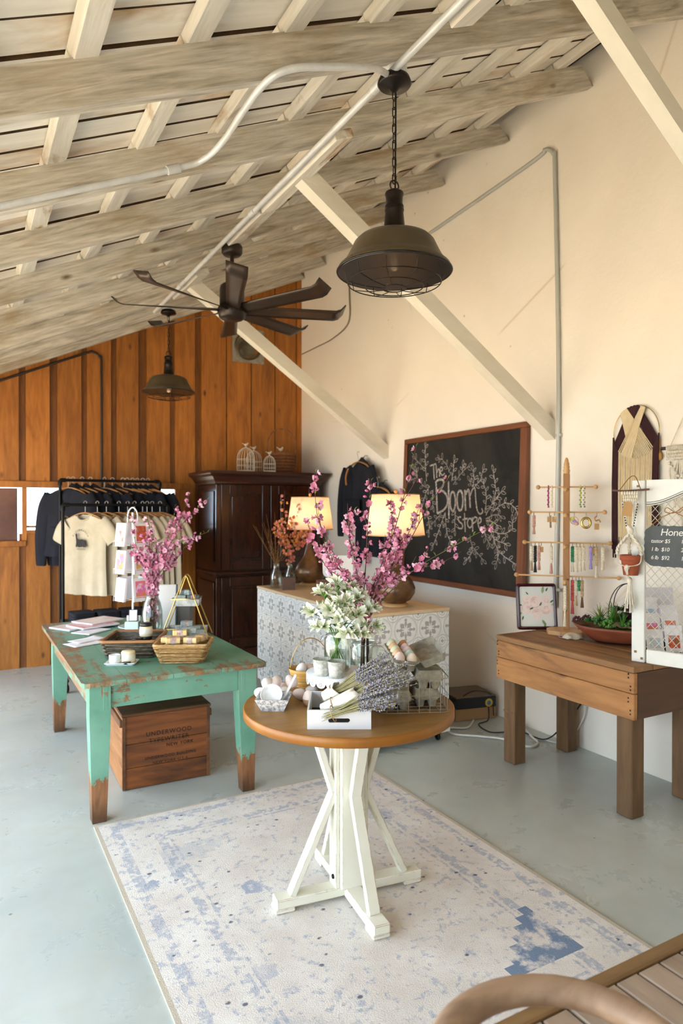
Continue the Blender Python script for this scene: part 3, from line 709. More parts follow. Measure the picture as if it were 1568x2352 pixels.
# ---------------------------------------------------------------- flowers
BARK = plain('twig_bark', '4a3229', .7, c2='6a4a38', scale=30); GREENT = plain('green_twig', '6f7a3a', .6, c2='5a4a30', scale=12)
PET = [plain('pink_petal_%s' % 'abc'[i], c, .6, c2=d, scale=60, Subsurface_Weight=.15) for i, (c, d) in enumerate((('d27da4', 'e6a3c2'), ('c2658f', 'db8db1'), ('e2a0c0', 'efc0d5')))]
CALY = plain('dark_calyx', '6d1f3a', .6); STAM = plain('pale_stamen', 'e8c8a8', .6)
LEAFY = [plain('young_leaf', '6f8a33', .5, c2='85a043', scale=20, Subsurface_Weight=.1), plain('bouquet_leaf', '2f6a22', .45, c2='488334', scale=16)]
def petal(w, L, Wd, cup, az, el, z0=0):     # a cupped petal leaving the flower's axis
    K0 = w.M; w.M = K0 @ Matrix.Rotation(az, 4, 'Z') @ Matrix.Rotation(-el, 4, 'Y')
    def f(u, v):
        x = L*v; wd = Wd*math.sin(pi*min(1, (.18+.82*v)))**.7 if v < .98 else Wd*.12
        y = (u-.5)*wd; return (x, y, z0+cup*(v*v*.6+abs(u-.5)*.9*v)*L)
    w.grid(f, 2, 4); w.M = K0
def blossom_mesh(i, s=1.0):
    w = MB(); L = .0135*s
    for k in range(5): petal(w, L*U(.9, 1.1), L*.95, .35, 2*pi*k/5+U(-.15, .15), R(U(5, 35)))
    w.m = 1; w.tube([(0, 0, -.007*s), (0, 0, .001)], [.0018*s, .0032*s], 6)
    w.m = 2
    for k in range(5):
        A = 2*pi*k/5+.3; w.tube([(0, 0, .001), (.004*s*cos(A), .004*s*sin(A), .008*s)], .0006*s, 3)
    return w.mesh('blossom', [PET[i % 3], CALY, STAM])
BLOS = [blossom_mesh(i, s) for i, s in enumerate((1.0, 1.12, .9, 1.05, .78, 1.15))]
def bud_mesh(i):
    w = MB(); w.ball((0, 0, .005), (.0042, .0042, .0065), 8, 6); w.m = 1; w.tube([(0, 0, -.004), (0, 0, .002)], [.0012, .0032], 6)
    return w.mesh('bud', [PET[1], CALY])
BUD = bud_mesh(0)
def leaf_mesh(L, Wd, mat, bend=.3, name='leaf'):
    w = MB()
    def f(u, v):
        wd = Wd*math.sin(pi*(.04+.94*v))**.8
        return (L*v, (u-.5)*wd, bend*L*(v-v*v*1.2)+abs(u-.5)*wd*.35)
    w.grid(f, 2, 6); return w.mesh(name, mat)
YLEAF = leaf_mesh(.020, .007, LEAFY[0])
def orient(d, roll=0):
    q = V(d).to_track_quat('Z', 'Y'); return (q.to_matrix().to_4x4() @ Matrix.Rotation(roll, 4, 'Z')).to_euler()
def orientX(d): return V(d).to_track_quat('X', 'Z').to_euler()
DENS = 1.0
def branch(base, pts, label, group, dens=26, start=.32, end=.97, tip_leaf=4, side=2, seed=0, r0=.0036, fs=1.0, spread=.012, mat=None):
    rs = random.Random(seed); root = thing('blossom_branch', label, 'branch', base, group=group)
    P = bez([(0, 0, 0)]+[tuple(V(p)-V(base)) for p in pts], 9); n = len(P)
    w = MB(); w.tube(P, [r0*(1-.72*i/(n-1)) for i in range(n)], 6)
    twigs = [P[int(n*start*.9):]]
    for k in range(side):
        i = int(n*(start+.12+(.45*(k+.5)/max(1, side)))); p = P[i]; t = (P[i+1]-P[i-1]).normalized()
        d = (t+V((rs.uniform(-1, 1), rs.uniform(-1, 1), rs.uniform(-.2, .5)))*.55).normalized(); L = rs.uniform(.05, .12)
        tw = bez([p, p+d*L*.5+V((0, 0, .006)), p+d*L+V((0, 0, .02))], 4); w.tube(tw, [.0018, .0016, .0014, .0013, .0012, .0011, .001, .0009, .0008][:len(tw)], 5); twigs.append(tw)
    O('twig', w, mat or BARK, root)
    tot = [len(t) for t in twigs]
    dens = int(dens*DENS)
    for k in range(dens):
        t = twigs[0] if k < dens*.72 or side == 0 else twigs[1+k % side]
        f = rs.random()**.85; i = min(len(t)-2, int(f*(len(t)-1)*end)); p = t[i].lerp(t[i+1], rs.random())
        a = rs.uniform(0, 2*pi); d = V((cos(a), sin(a), rs.uniform(-.35, .8))).normalized()
        if rs.random() < .84: o = link('blossom', rs.choice(BLOS), root)
        else: o = link('bud', BUD, root)
        o.location = p+d*rs.uniform(.004, spread); o.rotation_euler = orient(d, a); s = fs*rs.uniform(.85, 1.15); o.scale = (s, s, s)
    for k in range(tip_leaf):
        t = twigs[0]; i = len(t)-2-k*2 if len(t)-2-k*2 > 0 else 0; p = t[i]; a = k*2.4
        o = link('leaf', YLEAF, root, p, orientX((cos(a)*.7, sin(a)*.7, 1))); o.scale = (1.1,)*3
    return root
# ---------------------------------------------------------------- tall pink branches in the clip jar
FB = [[(1.486, 2.466, 1.088), (1.608, 2.446, 1.390), (1.675, 2.445, 1.586), (1.738, 2.446, 1.799)],
 [(1.495, 2.438, 1.110), (1.629, 2.410, 1.307), (1.757, 2.398, 1.511), (1.874, 2.391, 1.656)],
 [(1.500, 2.412, 1.094), (1.631, 2.317, 1.259), (1.761, 2.223, 1.359), (1.894, 2.127, 1.449)],
 [(1.471, 2.382, 1.100), (1.514, 2.302, 1.213), (1.574, 2.235, 1.268), (1.652, 2.169, 1.296)],
 [(1.491, 2.486, 1.104), (1.526, 2.525, 1.285), (1.561, 2.564, 1.472), (1.584, 2.576, 1.645)],
 [(1.447, 2.465, 1.110), (1.385, 2.523, 1.290), (1.332, 2.600, 1.473), (1.333, 2.635, 1.684)],
 [(1.429, 2.452, 1.094), (1.348, 2.475, 1.223), (1.277, 2.492, 1.333), (1.229, 2.497, 1.467)],
 [(1.432, 2.404, 1.118), (1.389, 2.384, 1.300), (1.362, 2.389, 1.424), (1.380, 2.368, 1.511)],
 [(1.497, 2.460, 1.107), (1.575, 2.463, 1.269), (1.631, 2.479, 1.416), (1.645, 2.518, 1.549)],
 [(1.526, 2.489, 1.082), (1.652, 2.512, 1.262), (1.748, 2.517, 1.413), (1.820, 2.535, 1.530)],
 [(1.430, 2.383, 1.103), (1.336, 2.344, 1.236), (1.257, 2.343, 1.308), (1.226, 2.338, 1.377)],
 [(1.456, 2.391, 1.100), (1.468, 2.328, 1.231), (1.506, 2.273, 1.321), (1.525, 2.240, 1.391)]]
BL = 'pink peach blossom branch standing in the clip jar on the round table'
NTH = ['first', 'second', 'third', 'fourth', 'fifth', 'sixth', 'seventh', 'eighth', 'ninth', 'tenth', 'eleventh', 'twelfth', 'thirteenth', 'fourteenth', 'fifteenth']
def rank(tips):
    o = sorted(range(len(tips)), key=lambda i: tips[i][0]*.874-tips[i][1]*.486)
    return {k: o.index(k) for k in range(len(tips))}
RK = rank([p[-1] for p in FB])
DENS = 1.75
D_ = [14, 12, 7, 26, 28, 28, 30, 34, 32, 26, 30, 36]; ST = [.3, .28, .3, .45, .25, .25, .25, .25, .25, .25, .25, .25]
LB = {0: 'tallest pink blossom branch, its sparse tip crossing the top corner of the chalkboard', 1: 'long thin pink branch with few blossoms crossing the chalkboard lettering',
      2: 'long green tipped branch with one pink flower reaching low over the chalkboard', 3: 'short pink branch ending in a dense clump below the chalkboard drawing', 5: 'pink blossom branch rising against the dark armoire door'}
for k, P in enumerate(FB):
    b0 = (JX-.02+.008*(k % 5), JY-.02+.009*(k % 4), TZ+.012)
    nk = (JX-.012+.006*(k % 5), JY-.012+.006*(k % 4), TZ+.185)
    P = [nk]+P
    branch(b0, P, LB.get(k, '%s pink blossom branch of the clip jar, counted from the armoire side' % NTH[RK[k]]), 'pink branches in the clip jar', D_[k], ST[k], seed=k+3, tip_leaf=7 if k < 3 else 4, side=3 if k > 2 else 2, mat=GREENT if k in (2,) else BARK, fs=1.22, spread=.018)
# ---------------------------------------------------------------- tall glass vase of pink branches on the green table
VX, VY = 1.10, 4.55
v = thing('glass_vase', 'clear glass bottle vase holding pink branches on the green table', 'vase', (VX, VY, GZ))
O('vase_glass', MB().lathe([(.001, 0), (.058, 0), (.066, .006), (.068, .05), (.066, .15), (.055, .205), (.042, .235), (.040, .25), (.046, .262), (.0445, .262), (.038, .25), (.040, .235), (.053, .205), (.0635, .15), (.0655, .05), (.06, .01), (.001, .008)], 32), GL, v)
O('water', MB().lathe([(.001, .0085), (.060, .011), (.065, .05), (.0635, .13), (.001, .13)], 24), WAT, v)
VB = [[(1.104, 4.532, 1.046), (1.200, 4.480, 1.276), (1.295, 4.406, 1.449), (1.411, 4.308, 1.577)],
 [(1.116, 4.582, 1.041), (1.201, 4.594, 1.241), (1.297, 4.565, 1.446), (1.363, 4.564, 1.624)],
 [(1.109, 4.529, 1.018), (1.224, 4.466, 1.161), (1.325, 4.411, 1.305), (1.419, 4.336, 1.360)],
 [(1.111, 4.585, 1.041), (1.111, 4.644, 1.212), (1.052, 4.701, 1.358), (0.974, 4.780, 1.470)],
 [(1.094, 4.538, 1.046), (1.050, 4.506, 1.165), (0.994, 4.503, 1.252), (0.960, 4.500, 1.380)],
 [(1.104, 4.555, 1.044), (1.099, 4.536, 1.219), (1.087, 4.544, 1.362), (1.070, 4.554, 1.463)],
 [(1.113, 4.595, 1.040), (1.175, 4.608, 1.212), (1.253, 4.623, 1.387), (1.285, 4.664, 1.535)],
 [(1.099, 4.512, 1.020), (1.166, 4.407, 1.168), (1.210, 4.360, 1.281), (1.248, 4.295, 1.409)],
 [(1.099, 4.535, 1.018), (1.049, 4.563, 1.133), (0.994, 4.571, 1.206), (0.963, 4.555, 1.279)],
 [(1.091, 4.482, 1.052), (1.124, 4.408, 1.169), (1.156, 4.368, 1.283), (1.187, 4.328, 1.381)]]
RK = rank([p[-1] for p in VB])
for k, P in enumerate(VB):
    b0 = (VX-.02+.01*(k % 5), VY-.02+.01*(k % 4), GZ+.014); nk = (VX-.012+.006*(k % 5), VY-.01+.005*(k % 4), GZ+.245)
    branch(b0, [nk]+P, '%s pink blossom branch of the tall glass vase, counted from the window side' % NTH[RK[k]], 'pink branches in the glass vase', 26 if k > 2 else 18, .08 if k > 2 else .3, seed=k+40, fs=1.55, spread=.024, tip_leaf=3)
# ---------------------------------------------------------------- white alstroemeria in the clip jar on the cake stand
WP = plain('ivory_petal', 'e6e6d6', .55, c2='f0efe4', scale=40, Subsurface_Weight=.15); WP2 = plain('streaked_petal', 'e6e8d6', .55, c2='d0d8ae', scale=60)
STEM = plain('fresh_stem', '5f8a3a', .5, c2='78a04c', scale=14)
def lily_mesh(i):
    w = MB(); L = .036
    def pt(L, Wd, az, op):
        K0 = w.M; w.M = K0 @ Matrix.Rotation(az, 4, 'Z')
        def f(u, v):
            r = op*L*(v**1.6); z = L*v*(1-.32*v*op); wd = Wd*math.sin(pi*(.06+.9*v))**.9
            return (.002+r, (u-.5)*wd, z+abs(u-.5)*wd*.3)
        w.grid(f, 2, 5); w.M = K0
    for k in range(3): pt(L*U(.95, 1.08), .019, 2*pi*k/3+U(-.1, .1), U(.5, .8))
    w.m = 1
    for k in range(3): pt(L*U(.92, 1.02), .011, 2*pi*k/3+pi/3, U(.32, .6))
    w.m = 2; w.tube([(0, 0, -.012), (0, 0, .004)], [.0018, .0042], 6)
    for k in range(4):
        A = 2*pi*k/4; w.tube([(0, 0, .006), (.004*cos(A), .004*sin(A), .02), (.007*cos(A), .007*sin(A), .031)], .0007, 3)
    return w.mesh('flower', [WP, WP2, STEM])
LILY = [lily_mesh(i) for i in range(4)]; BLEAF = leaf_mesh(.062, .017, LEAFY[1], .5); BLEAF2 = leaf_mesh(.045, .012, LEAFY[1], .2)
ALS = [(1.200, 2.373, 1.130), (1.253, 2.390, 1.193), (1.318, 2.400, 1.223), (1.346, 2.361, 1.208), (1.228, 2.289, 1.147), (1.282, 2.282, 1.169), (1.356, 2.310, 1.178), (1.199, 2.305, 1.089), (1.238, 2.238, 1.120),
       (1.308, 2.244, 1.130), (1.383, 2.272, 1.138), (1.369, 2.233, 1.086), (1.259, 2.225, 1.071), (1.339, 2.457, 1.168), (1.312, 2.219, 1.068)]
AX, AY = 1.325, 2.418
RK = rank(ALS)
for k, p in enumerate(ALS):
    t_ = thing('alstroemeria_stem', '%s white alstroemeria across the cake stand bouquet, counted from the egg basket side' % NTH[RK[k]], 'flower', (AX, AY, SZ+.010), group='white alstroemeria bouquet')
    d = V(p)-V((AX, AY, SZ)); a = math.atan2(d.y, d.x)
    foot = V((-.040*cos(a)+U(-.01, .01), -.040*sin(a)+U(-.01, .01), 0)); nk = V((.030*cos(a), .030*sin(a), .142)); tip = V(p)-V((AX, AY, SZ+.010)); tip.z -= .026
    P = bez([tuple(foot), tuple(nk), tuple(nk.lerp(tip, .5)+V((0, 0, .018))), tuple(tip)], 7)
    O('stem', MB().tube(P, [.0025-.0010*i/(len(P)-1) for i in range(len(P))], 6), STEM, t_)
    td = (P[-1]-P[-3]).normalized()
    for j in range(4):
        o = link('flower', LILY[(k+j) % 4], t_); o.scale = (1.2, 1.2, 1.2); b_ = 2*pi*j/3+k
        dd = (td*.55+V((cos(b_)*.8, sin(b_)*.8, .35)) if j < 3 else td+V((0, 0, .3))).normalized()
        o.location = P[-1]+dd*.016; o.rotation_euler = orient(dd, b_)
    for j in range(4):
        i = len(P)-3-2*j; o = link('leaf', (BLEAF, BLEAF2)[(j+k) % 2], t_, P[i], orientX((cos(a+2.1*j+k), sin(a+2.1*j+k), .25 if j else .6)))
# ---------------------------------------------------------------- white crate tray with lavender bundles
TRW = plain('white_lacquer', 'd9dbe0', .35, spec=.5)
tr = thing('wooden_tray', 'white wooden tray with a slotted handle at the front rim of the round table', 'tray', (1.190, 2.155, TZ), R(-29))
hw, hd, hz, tk = .110, .122, .066, .007
w = MB()
def slot_panel(w, y0, y1):       # front board with an oval hand hole
    xs, zs = .030, .0075; zc_ = .030; n = 8
    hole = [(xs+zs*cos(a), zc_+zs*sin(a)) for a in [(-pi/2+pi*i/n) for i in range(n+1)]]+[(-xs+zs*cos(a), zc_+zs*sin(a)) for a in [(pi/2+pi*i/n) for i in range(n+1)]]
    N_ = len(hole)
    outer = []
    for (x, z) in hole:
        A = math.atan2((z-zc_)*3.2, x); cx, cz = cos(A), sin(A)
        sc = min(hw/abs(cx) if abs(cx) > 1e-6 else 9, (hz/2)/abs(cz) if abs(cz) > 1e-6 else 9)
        outer.append((max(-hw, min(hw, cx*sc)), max(0, min(hz, hz/2+cz*sc))))
    # force the four corners into the outline
    for c in ((hw, hz), (-hw, hz), (-hw, 0), (hw, 0)):
        i = min(range(N_), key=lambda q: (outer[q][0]-c[0])**2+(outer[q][1]-c[1])**2); outer[i] = c
    for (ya, flip) in ((y0, 0), (y1, 1)):
        vs = [(x, ya, z) for x, z in outer]+[(x, ya, z) for x, z in hole]
        fs = [(i, (i+1) % N_, N_+(i+1) % N_, N_+i) for i in range(N_)]
        w.add(vs, [f[::-1] if flip else f for f in fs])
    w.add([(x, y0, z) for x, z in hole]+[(x, y1, z) for x, z in hole], [(i, (i+1) % N_, N_+(i+1) % N_, N_+i) for i in range(N_)])
    w.add([(x, y0, z) for x, z in outer]+[(x, y1, z) for x, z in outer], [(i, N_+i, N_+(i+1) % N_, (i+1) % N_) for i in range(N_)])
slot_panel(w, -hd, -hd+tk); O('front_board', w, TRW, tr)
w = MB(); slot_panel(w, hd-tk, hd); O('back_board', w, TRW, tr)
for s in (-1, 1): O('side_board', MB().box(min(s*hw, s*(hw-tk)), max(s*hw, s*(hw-tk)), -hd+tk, hd-tk, 0, hz, .001), TRW, tr)
O('tray_bottom', MB().box(-hw+tk, hw-tk, -hd+tk, hd-tk, .001, .006), plain('tray_dark_base', '3a2f28', .7), tr)  # dark base colour stands in for the shade seen through the slot
LAVS = plain('dry_lavender_stem', '9a9468', .8, c2='c0b88c', scale=30); LAVF = plain('lavender_bud', '6a687c', .85, c2='a5a3b8', scale=70); PAP = plain('printed_white_paper', 'e4e1da', .8, c2='d2cdc2', scale=20); KRAFT = plain('kraft_paper', 'b08a5c', .85)
def lavender(base, tip, seed, label, wrap=.5, n=62):
    rs = random.Random(seed); t_ = thing('lavender_bundle', label, 'dried flowers', base, group='lavender bundles in the white tray')
    ax = V(tip)-V(base); L = ax.length; ax.normalize(); u = ax.cross(V((0, 0, 1))).normalized(); v_ = u.cross(ax)
    sb = MB(); fb = MB()
    for i in range(n):
        a = rs.uniform(0, 2*pi); r = math.sqrt(rs.random()); o = (u*cos(a)*1.15+v_*sin(a)*.85)*r
        l = L*rs.uniform(.80, 1.06); s0 = rs.uniform(0, .05)
        p0 = o*.019+ax*s0; p1 = o*.018+ax*L*.30; p2 = o*.034+ax*L*.52+V((0, 0, .004)); p3 = o*.055+ax*l+V((0, 0, -.004+rs.uniform(-.008, .008)))
        sb.tube([p0, p1, p2, p3], [.0011, .0011, .0009, .0007], 3, cap=False)
        nb = rs.randint(9, 13)
        for j in range(nb):
            f = .50+.50*(j/nb)+rs.uniform(-.02, .02); q = p2.lerp(p3, (f-.5)/.5*1.04)
            e = rs.uniform(0, 6.28); off = (u*cos(e)+v_*sin(e))*rs.uniform(.001, .0048)
            fb.ball(q+off, (rs.uniform(.0024, .0037),)*3, 5, 4)
    O('stems', sb, LAVS, t_)['kind'] = 'stuff'; O('flower_spikes', fb, LAVF, t_)['kind'] = 'stuff'
    w = MB(); K2 = Matrix(((u.x, v_.x, ax.x, 0), (u.y, v_.y, ax.y, 0), (u.z, v_.z, ax.z, 0), (0, 0, 0, 1)))
    w.M = K2
    def cone(a, b):
        A = 2*pi*a*1.02; z = L*(.03+wrap*b+.03*b*sin(2*A+seed)); r = .0215+.010*b+.0022*sin(7*A+seed)*(.3+b)
        return (r*cos(A)*1.12, r*sin(A)*.88, z)
    if wrap: w.grid(cone, 36, 6); O('paper_wrap', w, PAP, t_, solid=.0008)
    w = MB(K2); w.ring((0, 0, L*.16), .0275, .0016, 'z', 20, 5); O('twine', w, KRAFT, t_)
    return t_
lavender((1.080, 2.085, TZ+.038), (1.290, 1.925, .893), 1, 'dried lavender bundle lying lowest in the white tray, stems along the front board', 0, 70)
lavender((1.100, 2.135, TZ+.046), (1.352, 1.945, .945), 2, 'dried lavender bundle in white paper sloping up across the tray toward the wire basket', .42, 74)
lavender((1.135, 2.185, TZ+.072), (1.345, 2.035, .972), 3, 'dried lavender bundle lying uppermost behind the others in the white tray', .2, 70)
# ---------------------------------------------------------------- wire basket with egg cartons
GALV = plain('grey_wire', 'a3a39c', .4, .6)
wbk = thing('wire_basket', 'square grey wire basket filled with egg cartons on the round table', 'basket', (1.508, 2.177, TZ), R(-25))
bw, bd_, bh, rc = .135, .120, .128, .028
def rrect(a, b, r, z, n=5):
    out = []
    for (cx, cy, a0) in ((a-r, b-r, 0), (-a+r, b-r, pi/2), (-a+r, -b+r, pi), (a-r, -b+r, 3*pi/2)):
        for i in range(n+1): A = a0+pi/2*i/n; out.append((cx+r*cos(A), cy+r*sin(A), z))
    return out
w = MB()
w.tube(rrect(bw, bd_, rc, bh), .0024, 6, closed=True); O('rim_wire', w, GALV, wbk)
w = MB()
for z in (.0022, .065): w.tube(rrect(bw-.002, bd_-.002, rc, z), .0014, 5, closed=True)
pos = [(x, sy*(bd_-.002)) for x in (-.10, -.06, -.02, .02, .06, .10) for sy in (-1, 1)]+[(sx*(bw-.002), y) for y in (-.085, -.043, 0, .043, .085) for sx in (-1, 1)]
for x, y in pos: w.tube([(x, y, .002), (x, y, bh)], .0013, 5)
for x in (-.10, -.06, -.02, .02, .06, .10): w.tube([(x, -bd_, .0022), (x, bd_, .0022)], .0013, 5)
for y in (-.085, -.043, 0, .043, .085): w.tube([(-bw, y, .0035), (bw, y, .0035)], .0013, 5)
o = O('wire_grid', w, GALV, wbk); o['kind'] = 'stuff'
PULP = plain('grey_paper_pulp', '8f897b', .95, c2='b3ac9c', scale=26, bump=.5, bscale=90)
def carton_bottom(nx, ny, p=.046, h=.040):
    w = MB(); X = nx*p/2; Y = ny*p/2
    for i in range(nx):
        for j in range(ny):
            w.lathe([(.001, 0), (.013, 0), (.0225, h), (.0205, h), (.012, .003), (.001, .003)], 10, c=(-X+p*(i+.5), -Y+p*(j+.5), 0), sm=False)
    for i in range(nx+1):
        for j in range(ny+1):
            if 0 < i < nx and 0 < j < ny: w.lathe([(.012, .018), (.004, h+.010), (.001, h+.011)], 7, c=(-X+p*i, -Y+p*j, 0), sm=False)
    ri = rrect(X+.005, Y+.005, .012, h+.001, 3); ro = rrect(X-.002, Y-.002, .010, h+.001, 3); n = len(ri)
    lo = [(x*.985, y*.985, h-.006) for x, y, z in ri]
    w.add(ri+ro, [(i, (i+1) % n, n+(i+1) % n, n+i) for i in range(n)]); w.add(ri+lo, [(i, n+i, n+(i+1) % n, (i+1) % n) for i in range(n)])
    w.add(ro+[(x, y, h-.012) for x, y, z in ro], [(i, (i+1) % n, n+(i+1) % n, n+i) for i in range(n)])
    return w
def carton_lid(nx, ny, p=.046, h=.030):     # hollow tapered lid, open side down
    w = MB(); X = nx*p/2+.006; Y = ny*p/2+.006
    A = rrect(X, Y, .012, 0, 3); B = rrect(X-.009, Y-.009, .014, h, 3); n = len(A)
    A2 = [(x*.97, y*.96, 0) for x, y, z in A]; B2 = [(x*.97, y*.95, h-.003) for x, y, z in B]
    w.add(A+B, [(i, (i+1) % n, n+(i+1) % n, n+i) for i in range(n)]); w.add(B, [tuple(range(n))])
    w.add(A2+B2, [(i, n+i, n+(i+1) % n, (i+1) % n) for i in range(n)]); w.add(B2, [tuple(range(n))[::-1]])
    w.add(A+A2, [(i, n+i, n+(i+1) % n, (i+1) % n) for i in range(n)])
    return w
Kb = TR(1.508, 2.177, TZ, R(-25))
def carton(lx, ly, lz, rz, lb):
    p = Kb @ V((lx, ly, lz)); t_ = thing('egg_carton', lb, 'egg carton', p, R(-25)+rz, group='closed egg cartons in the wire basket')
    O('carton_bottom', carton_bottom(3, 2), PULP, t_); O('carton_lid', carton_lid(3, 2), PULP, t_, loc=(0, 0, .0415)); return t_
carton(-.055, -.022, .0045, R(90), 'closed grey egg carton at the bottom front of the wire basket beside the lavender')
carton(.062, .012, .0045, R(90), 'closed grey egg carton at the bottom of the wire basket under another carton')
carton(.070, -.010, .077, R(90), 'closed grey egg carton stacked upper at the wire basket corner')
carton(-.052, .025, .077, R(90), 'closed grey egg carton under the open one with eggs')
p = Kb @ V((-.030, .020, .158)); oc = thing('egg_carton', 'open grey egg carton of coloured eggs propped on the wire basket', 'egg carton', p, 0, rot=(R(-10), R(-2), R(-14)))
oc.rotation_euler = (R(6), R(-4), R(66))
O('carton_bottom', carton_bottom(5, 2), PULP, oc); ld = O('carton_lid', carton_lid(5, 2), PULP, oc, loc=(0, -.052, .040), rot=(R(152), 0, 0)); ld.data.transform(Matrix.Translation((0, .052, 0)))
Ko = oc.matrix_basis.copy(); Ko = Matrix.LocRotScale(oc.location, oc.rotation_euler, None)
kinds = [['green', 'tan', 'green', 'tan', 'blush'], ['brown', 'pink', 'pink', 'blue', 'cream']]
names = {'green': 'pale olive', 'tan': 'tan', 'blush': 'pale blush', 'brown': 'warm brown', 'pink': 'dusty pink', 'blue': 'pale blue', 'cream': 'cream'}
plc = ['at the far end', 'next to the far end', 'in the middle', 'next to the near end', 'at the near end']
for r_ in range(2):
    for i in range(5):
        q = Ko @ V(((2-i)*.046, .023 if r_ == 0 else -.023, .030))
        egg(kinds[r_][i], q-(Ko.to_3x3() @ V((0, 0, .018))), Ko.to_euler(), '%s egg %s of the open carton, %s side' % (names[kinds[r_][i]], plc[i], 'lavender' if r_ == 0 else 'lid'), 'eggs in the open carton', 1.0)
# ---------------------------------------------------------------- things on the green farm table
def mat_weave(name, c1, c2, sx, sz, rough=.6):
    m = NT(name); co = m.co(); sp = m.sep(co)
    h = m.math('ADD', m.math('MULTIPLY', sp[0], 1.0), m.math('MULTIPLY', sp[1], 1.0))
    a = m.math('SINE', m.math('MULTIPLY_ADD', h, sx, m.math('MULTIPLY', sp[2], 0)))
    b_ = m.math('SINE', m.math('MULTIPLY', sp[2], sz))
    f = m.math('MULTIPLY_ADD', m.math('MULTIPLY', a, b_), .5, .5)
    f = m.math('MULTIPLY_ADD', m.noise(co, 60, 3), .5, m.math('MULTIPLY', f, .7))
    m.bump(f, .8, .01); return m.fin(m.ramp(f, [(.3, lin(c1)), (.8, lin(c2))]), rough)
SEAG = plain('seagrass_strand', 'a37c49', .8, c2='c9a672', scale=40); SEAG2 = plain('seagrass_dark_strand', '7d5a30', .8, c2='a37c49', scale=40)
def woven_basket(root, a0, b0, a1, b1, h, rows, ro, mats, rim_mat, nstake=44, amp=.0022):
    """rounded box basket: each woven row is a wavy cord around upright stakes"""
    def outline(t, z, n=96):
        a = a0+(a1-a0)*t; b = b0+(b1-b0)*t; return rrect(a, b, .022, z, n//4-1)
    for r_ in range(rows):
        t = (r_+.5)/rows; P = outline(t, h*t); n = len(P); out = []
        for i, p in enumerate(P):
            s = 1+amp/max(a0, b0)*cos(pi*i*nstake/n+pi*r_)*1.0
            out.append((p[0]*s, p[1]*s, p[2]))
        O('woven_strand', MB().tube(out, ro, 5, closed=True, flat=.75), mats[r_ % len(mats)], root)
    O('basket_floor', MB().prism([(x, y) for x, y, z in outline(0, 0)], .002, .006), mats[0], root)
    w = MB()
    I = [tuple(p) for p in outline(0.03, .004)]; T = [tuple(p) for p in outline(1, h)]; n = len(I)
    I = [(x*.975, y*.975, z) for x, y, z in I]; T = [(x*.975, y*.975, z) for x, y, z in T]
    w.add(I+T, [(i, (i+1) % n, n+(i+1) % n, n+i) for i in range(n)]); O('lining', w, mats[-1], root)
    O('rim', MB().tube(outline(1, h+ro*.3), ro*1.5, 8, closed=True), rim_mat, root)
ROTB = R(-25)
sb = thing('seagrass_basket', 'tan woven seagrass basket of soap bars at the front of the green table', 'basket', (1.062, 3.685, GZ), ROTB)
woven_basket(sb, .108, .085, .143, .118, .100, 13, .0048, [SEAG, SEAG2, SEAG], SEAG, 40, .0042)
DARKW = plain('dark_rattan', '2c241c', .45, c2='5d5444', scale=30); DARKW2 = plain('grey_rattan', '4a4234', .45, c2='8b806a', scale=30); RIMW = plain('cane_rim', '9c6f48', .5)
bb = thing('rattan_basket', 'dark open weave rattan basket with a cane rim holding two candle jars', 'basket', (.872, 4.012, GZ), R(-25))
woven_basket(bb, .125, .145, .150, .170, .092, 9, .0062, [DARKW2, DARKW], RIMW, 36, .003)
for i in range(5):
    O('inner_slat', MB().box(-.118, .118, -.12+.05*i, -.09+.05*i, .0065, .009), DARKW, bb)
SOAPY = plain('honey_soap', 'dfbd7e', .5, c2='e8cb95', scale=12); SOAPG = plain('slate_soap', '4f5963', .55, c2='6a7680', scale=14); SOAPB = plain('blue_grey_soap', '8fa3ab', .55, c2='b3bfbf', scale=14)
BANDP = plain('floral_band', 'c9cbc0', .6, c2='6f8f98', scale=70); BANDP2 = plain('floral_band_rose', 'c9c7bf', .6, c2='a86a66', scale=60)
def soap(loc, rz, mat, label, group, rx=0, band=BANDP2, s=(.075, .048, .030)):
    t_ = thing('soap_bar', label, 'soap', loc, rot=(rx, 0, rz), group=group)
    O('bar', MB().box(-s[0]/2, s[0]/2, -s[1]/2, s[1]/2, 0, s[2], .003), mat, t_)
    O('paper_band', MB().box(-s[0]*.2, s[0]*.2, -s[1]/2-.0006, s[1]/2+.0006, -.0002, s[2]+.0006), band, t_); return t_
Ks = TR(1.062, 3.685, GZ, ROTB)
def lay(K2, items, group):
    for (x, y, z, rz, mat, band, lb) in items:
        p = K2 @ V((x, y, z)); soap(p, rz, mat, lb, group, band=band)
gsb = 'soap bars in the seagrass basket'
lay(Ks, [(-.055, -.040, .007, R(-25), SOAPY, BANDP2, 'soap bar buried in the seagrass basket'), (.045, -.04, .007, R(-25), SOAPY, BANDP2, 'soap bar buried in the seagrass basket'), (-.05, .04, .007, R(-25), SOAPY, BANDP, 'soap bar buried in the seagrass basket'), (.045, .04, .007, R(-25), SOAPB, BANDP, 'soap bar buried in the seagrass basket')], gsb)
lay(Ks, [(-.055, -.045, .038, R(-25), SOAPY, BANDP2, 'soap bar buried in the seagrass basket'), (.045, -.04, .038, R(-25), SOAPY, BANDP2, 'soap bar buried in the seagrass basket'), (-.05, .035, .038, R(-25), SOAPY, BANDP, 'soap bar buried in the seagrass basket'), (.05, .04, .038, R(-25), SOAPB, BANDP, 'soap bar buried in the seagrass basket')], gsb)
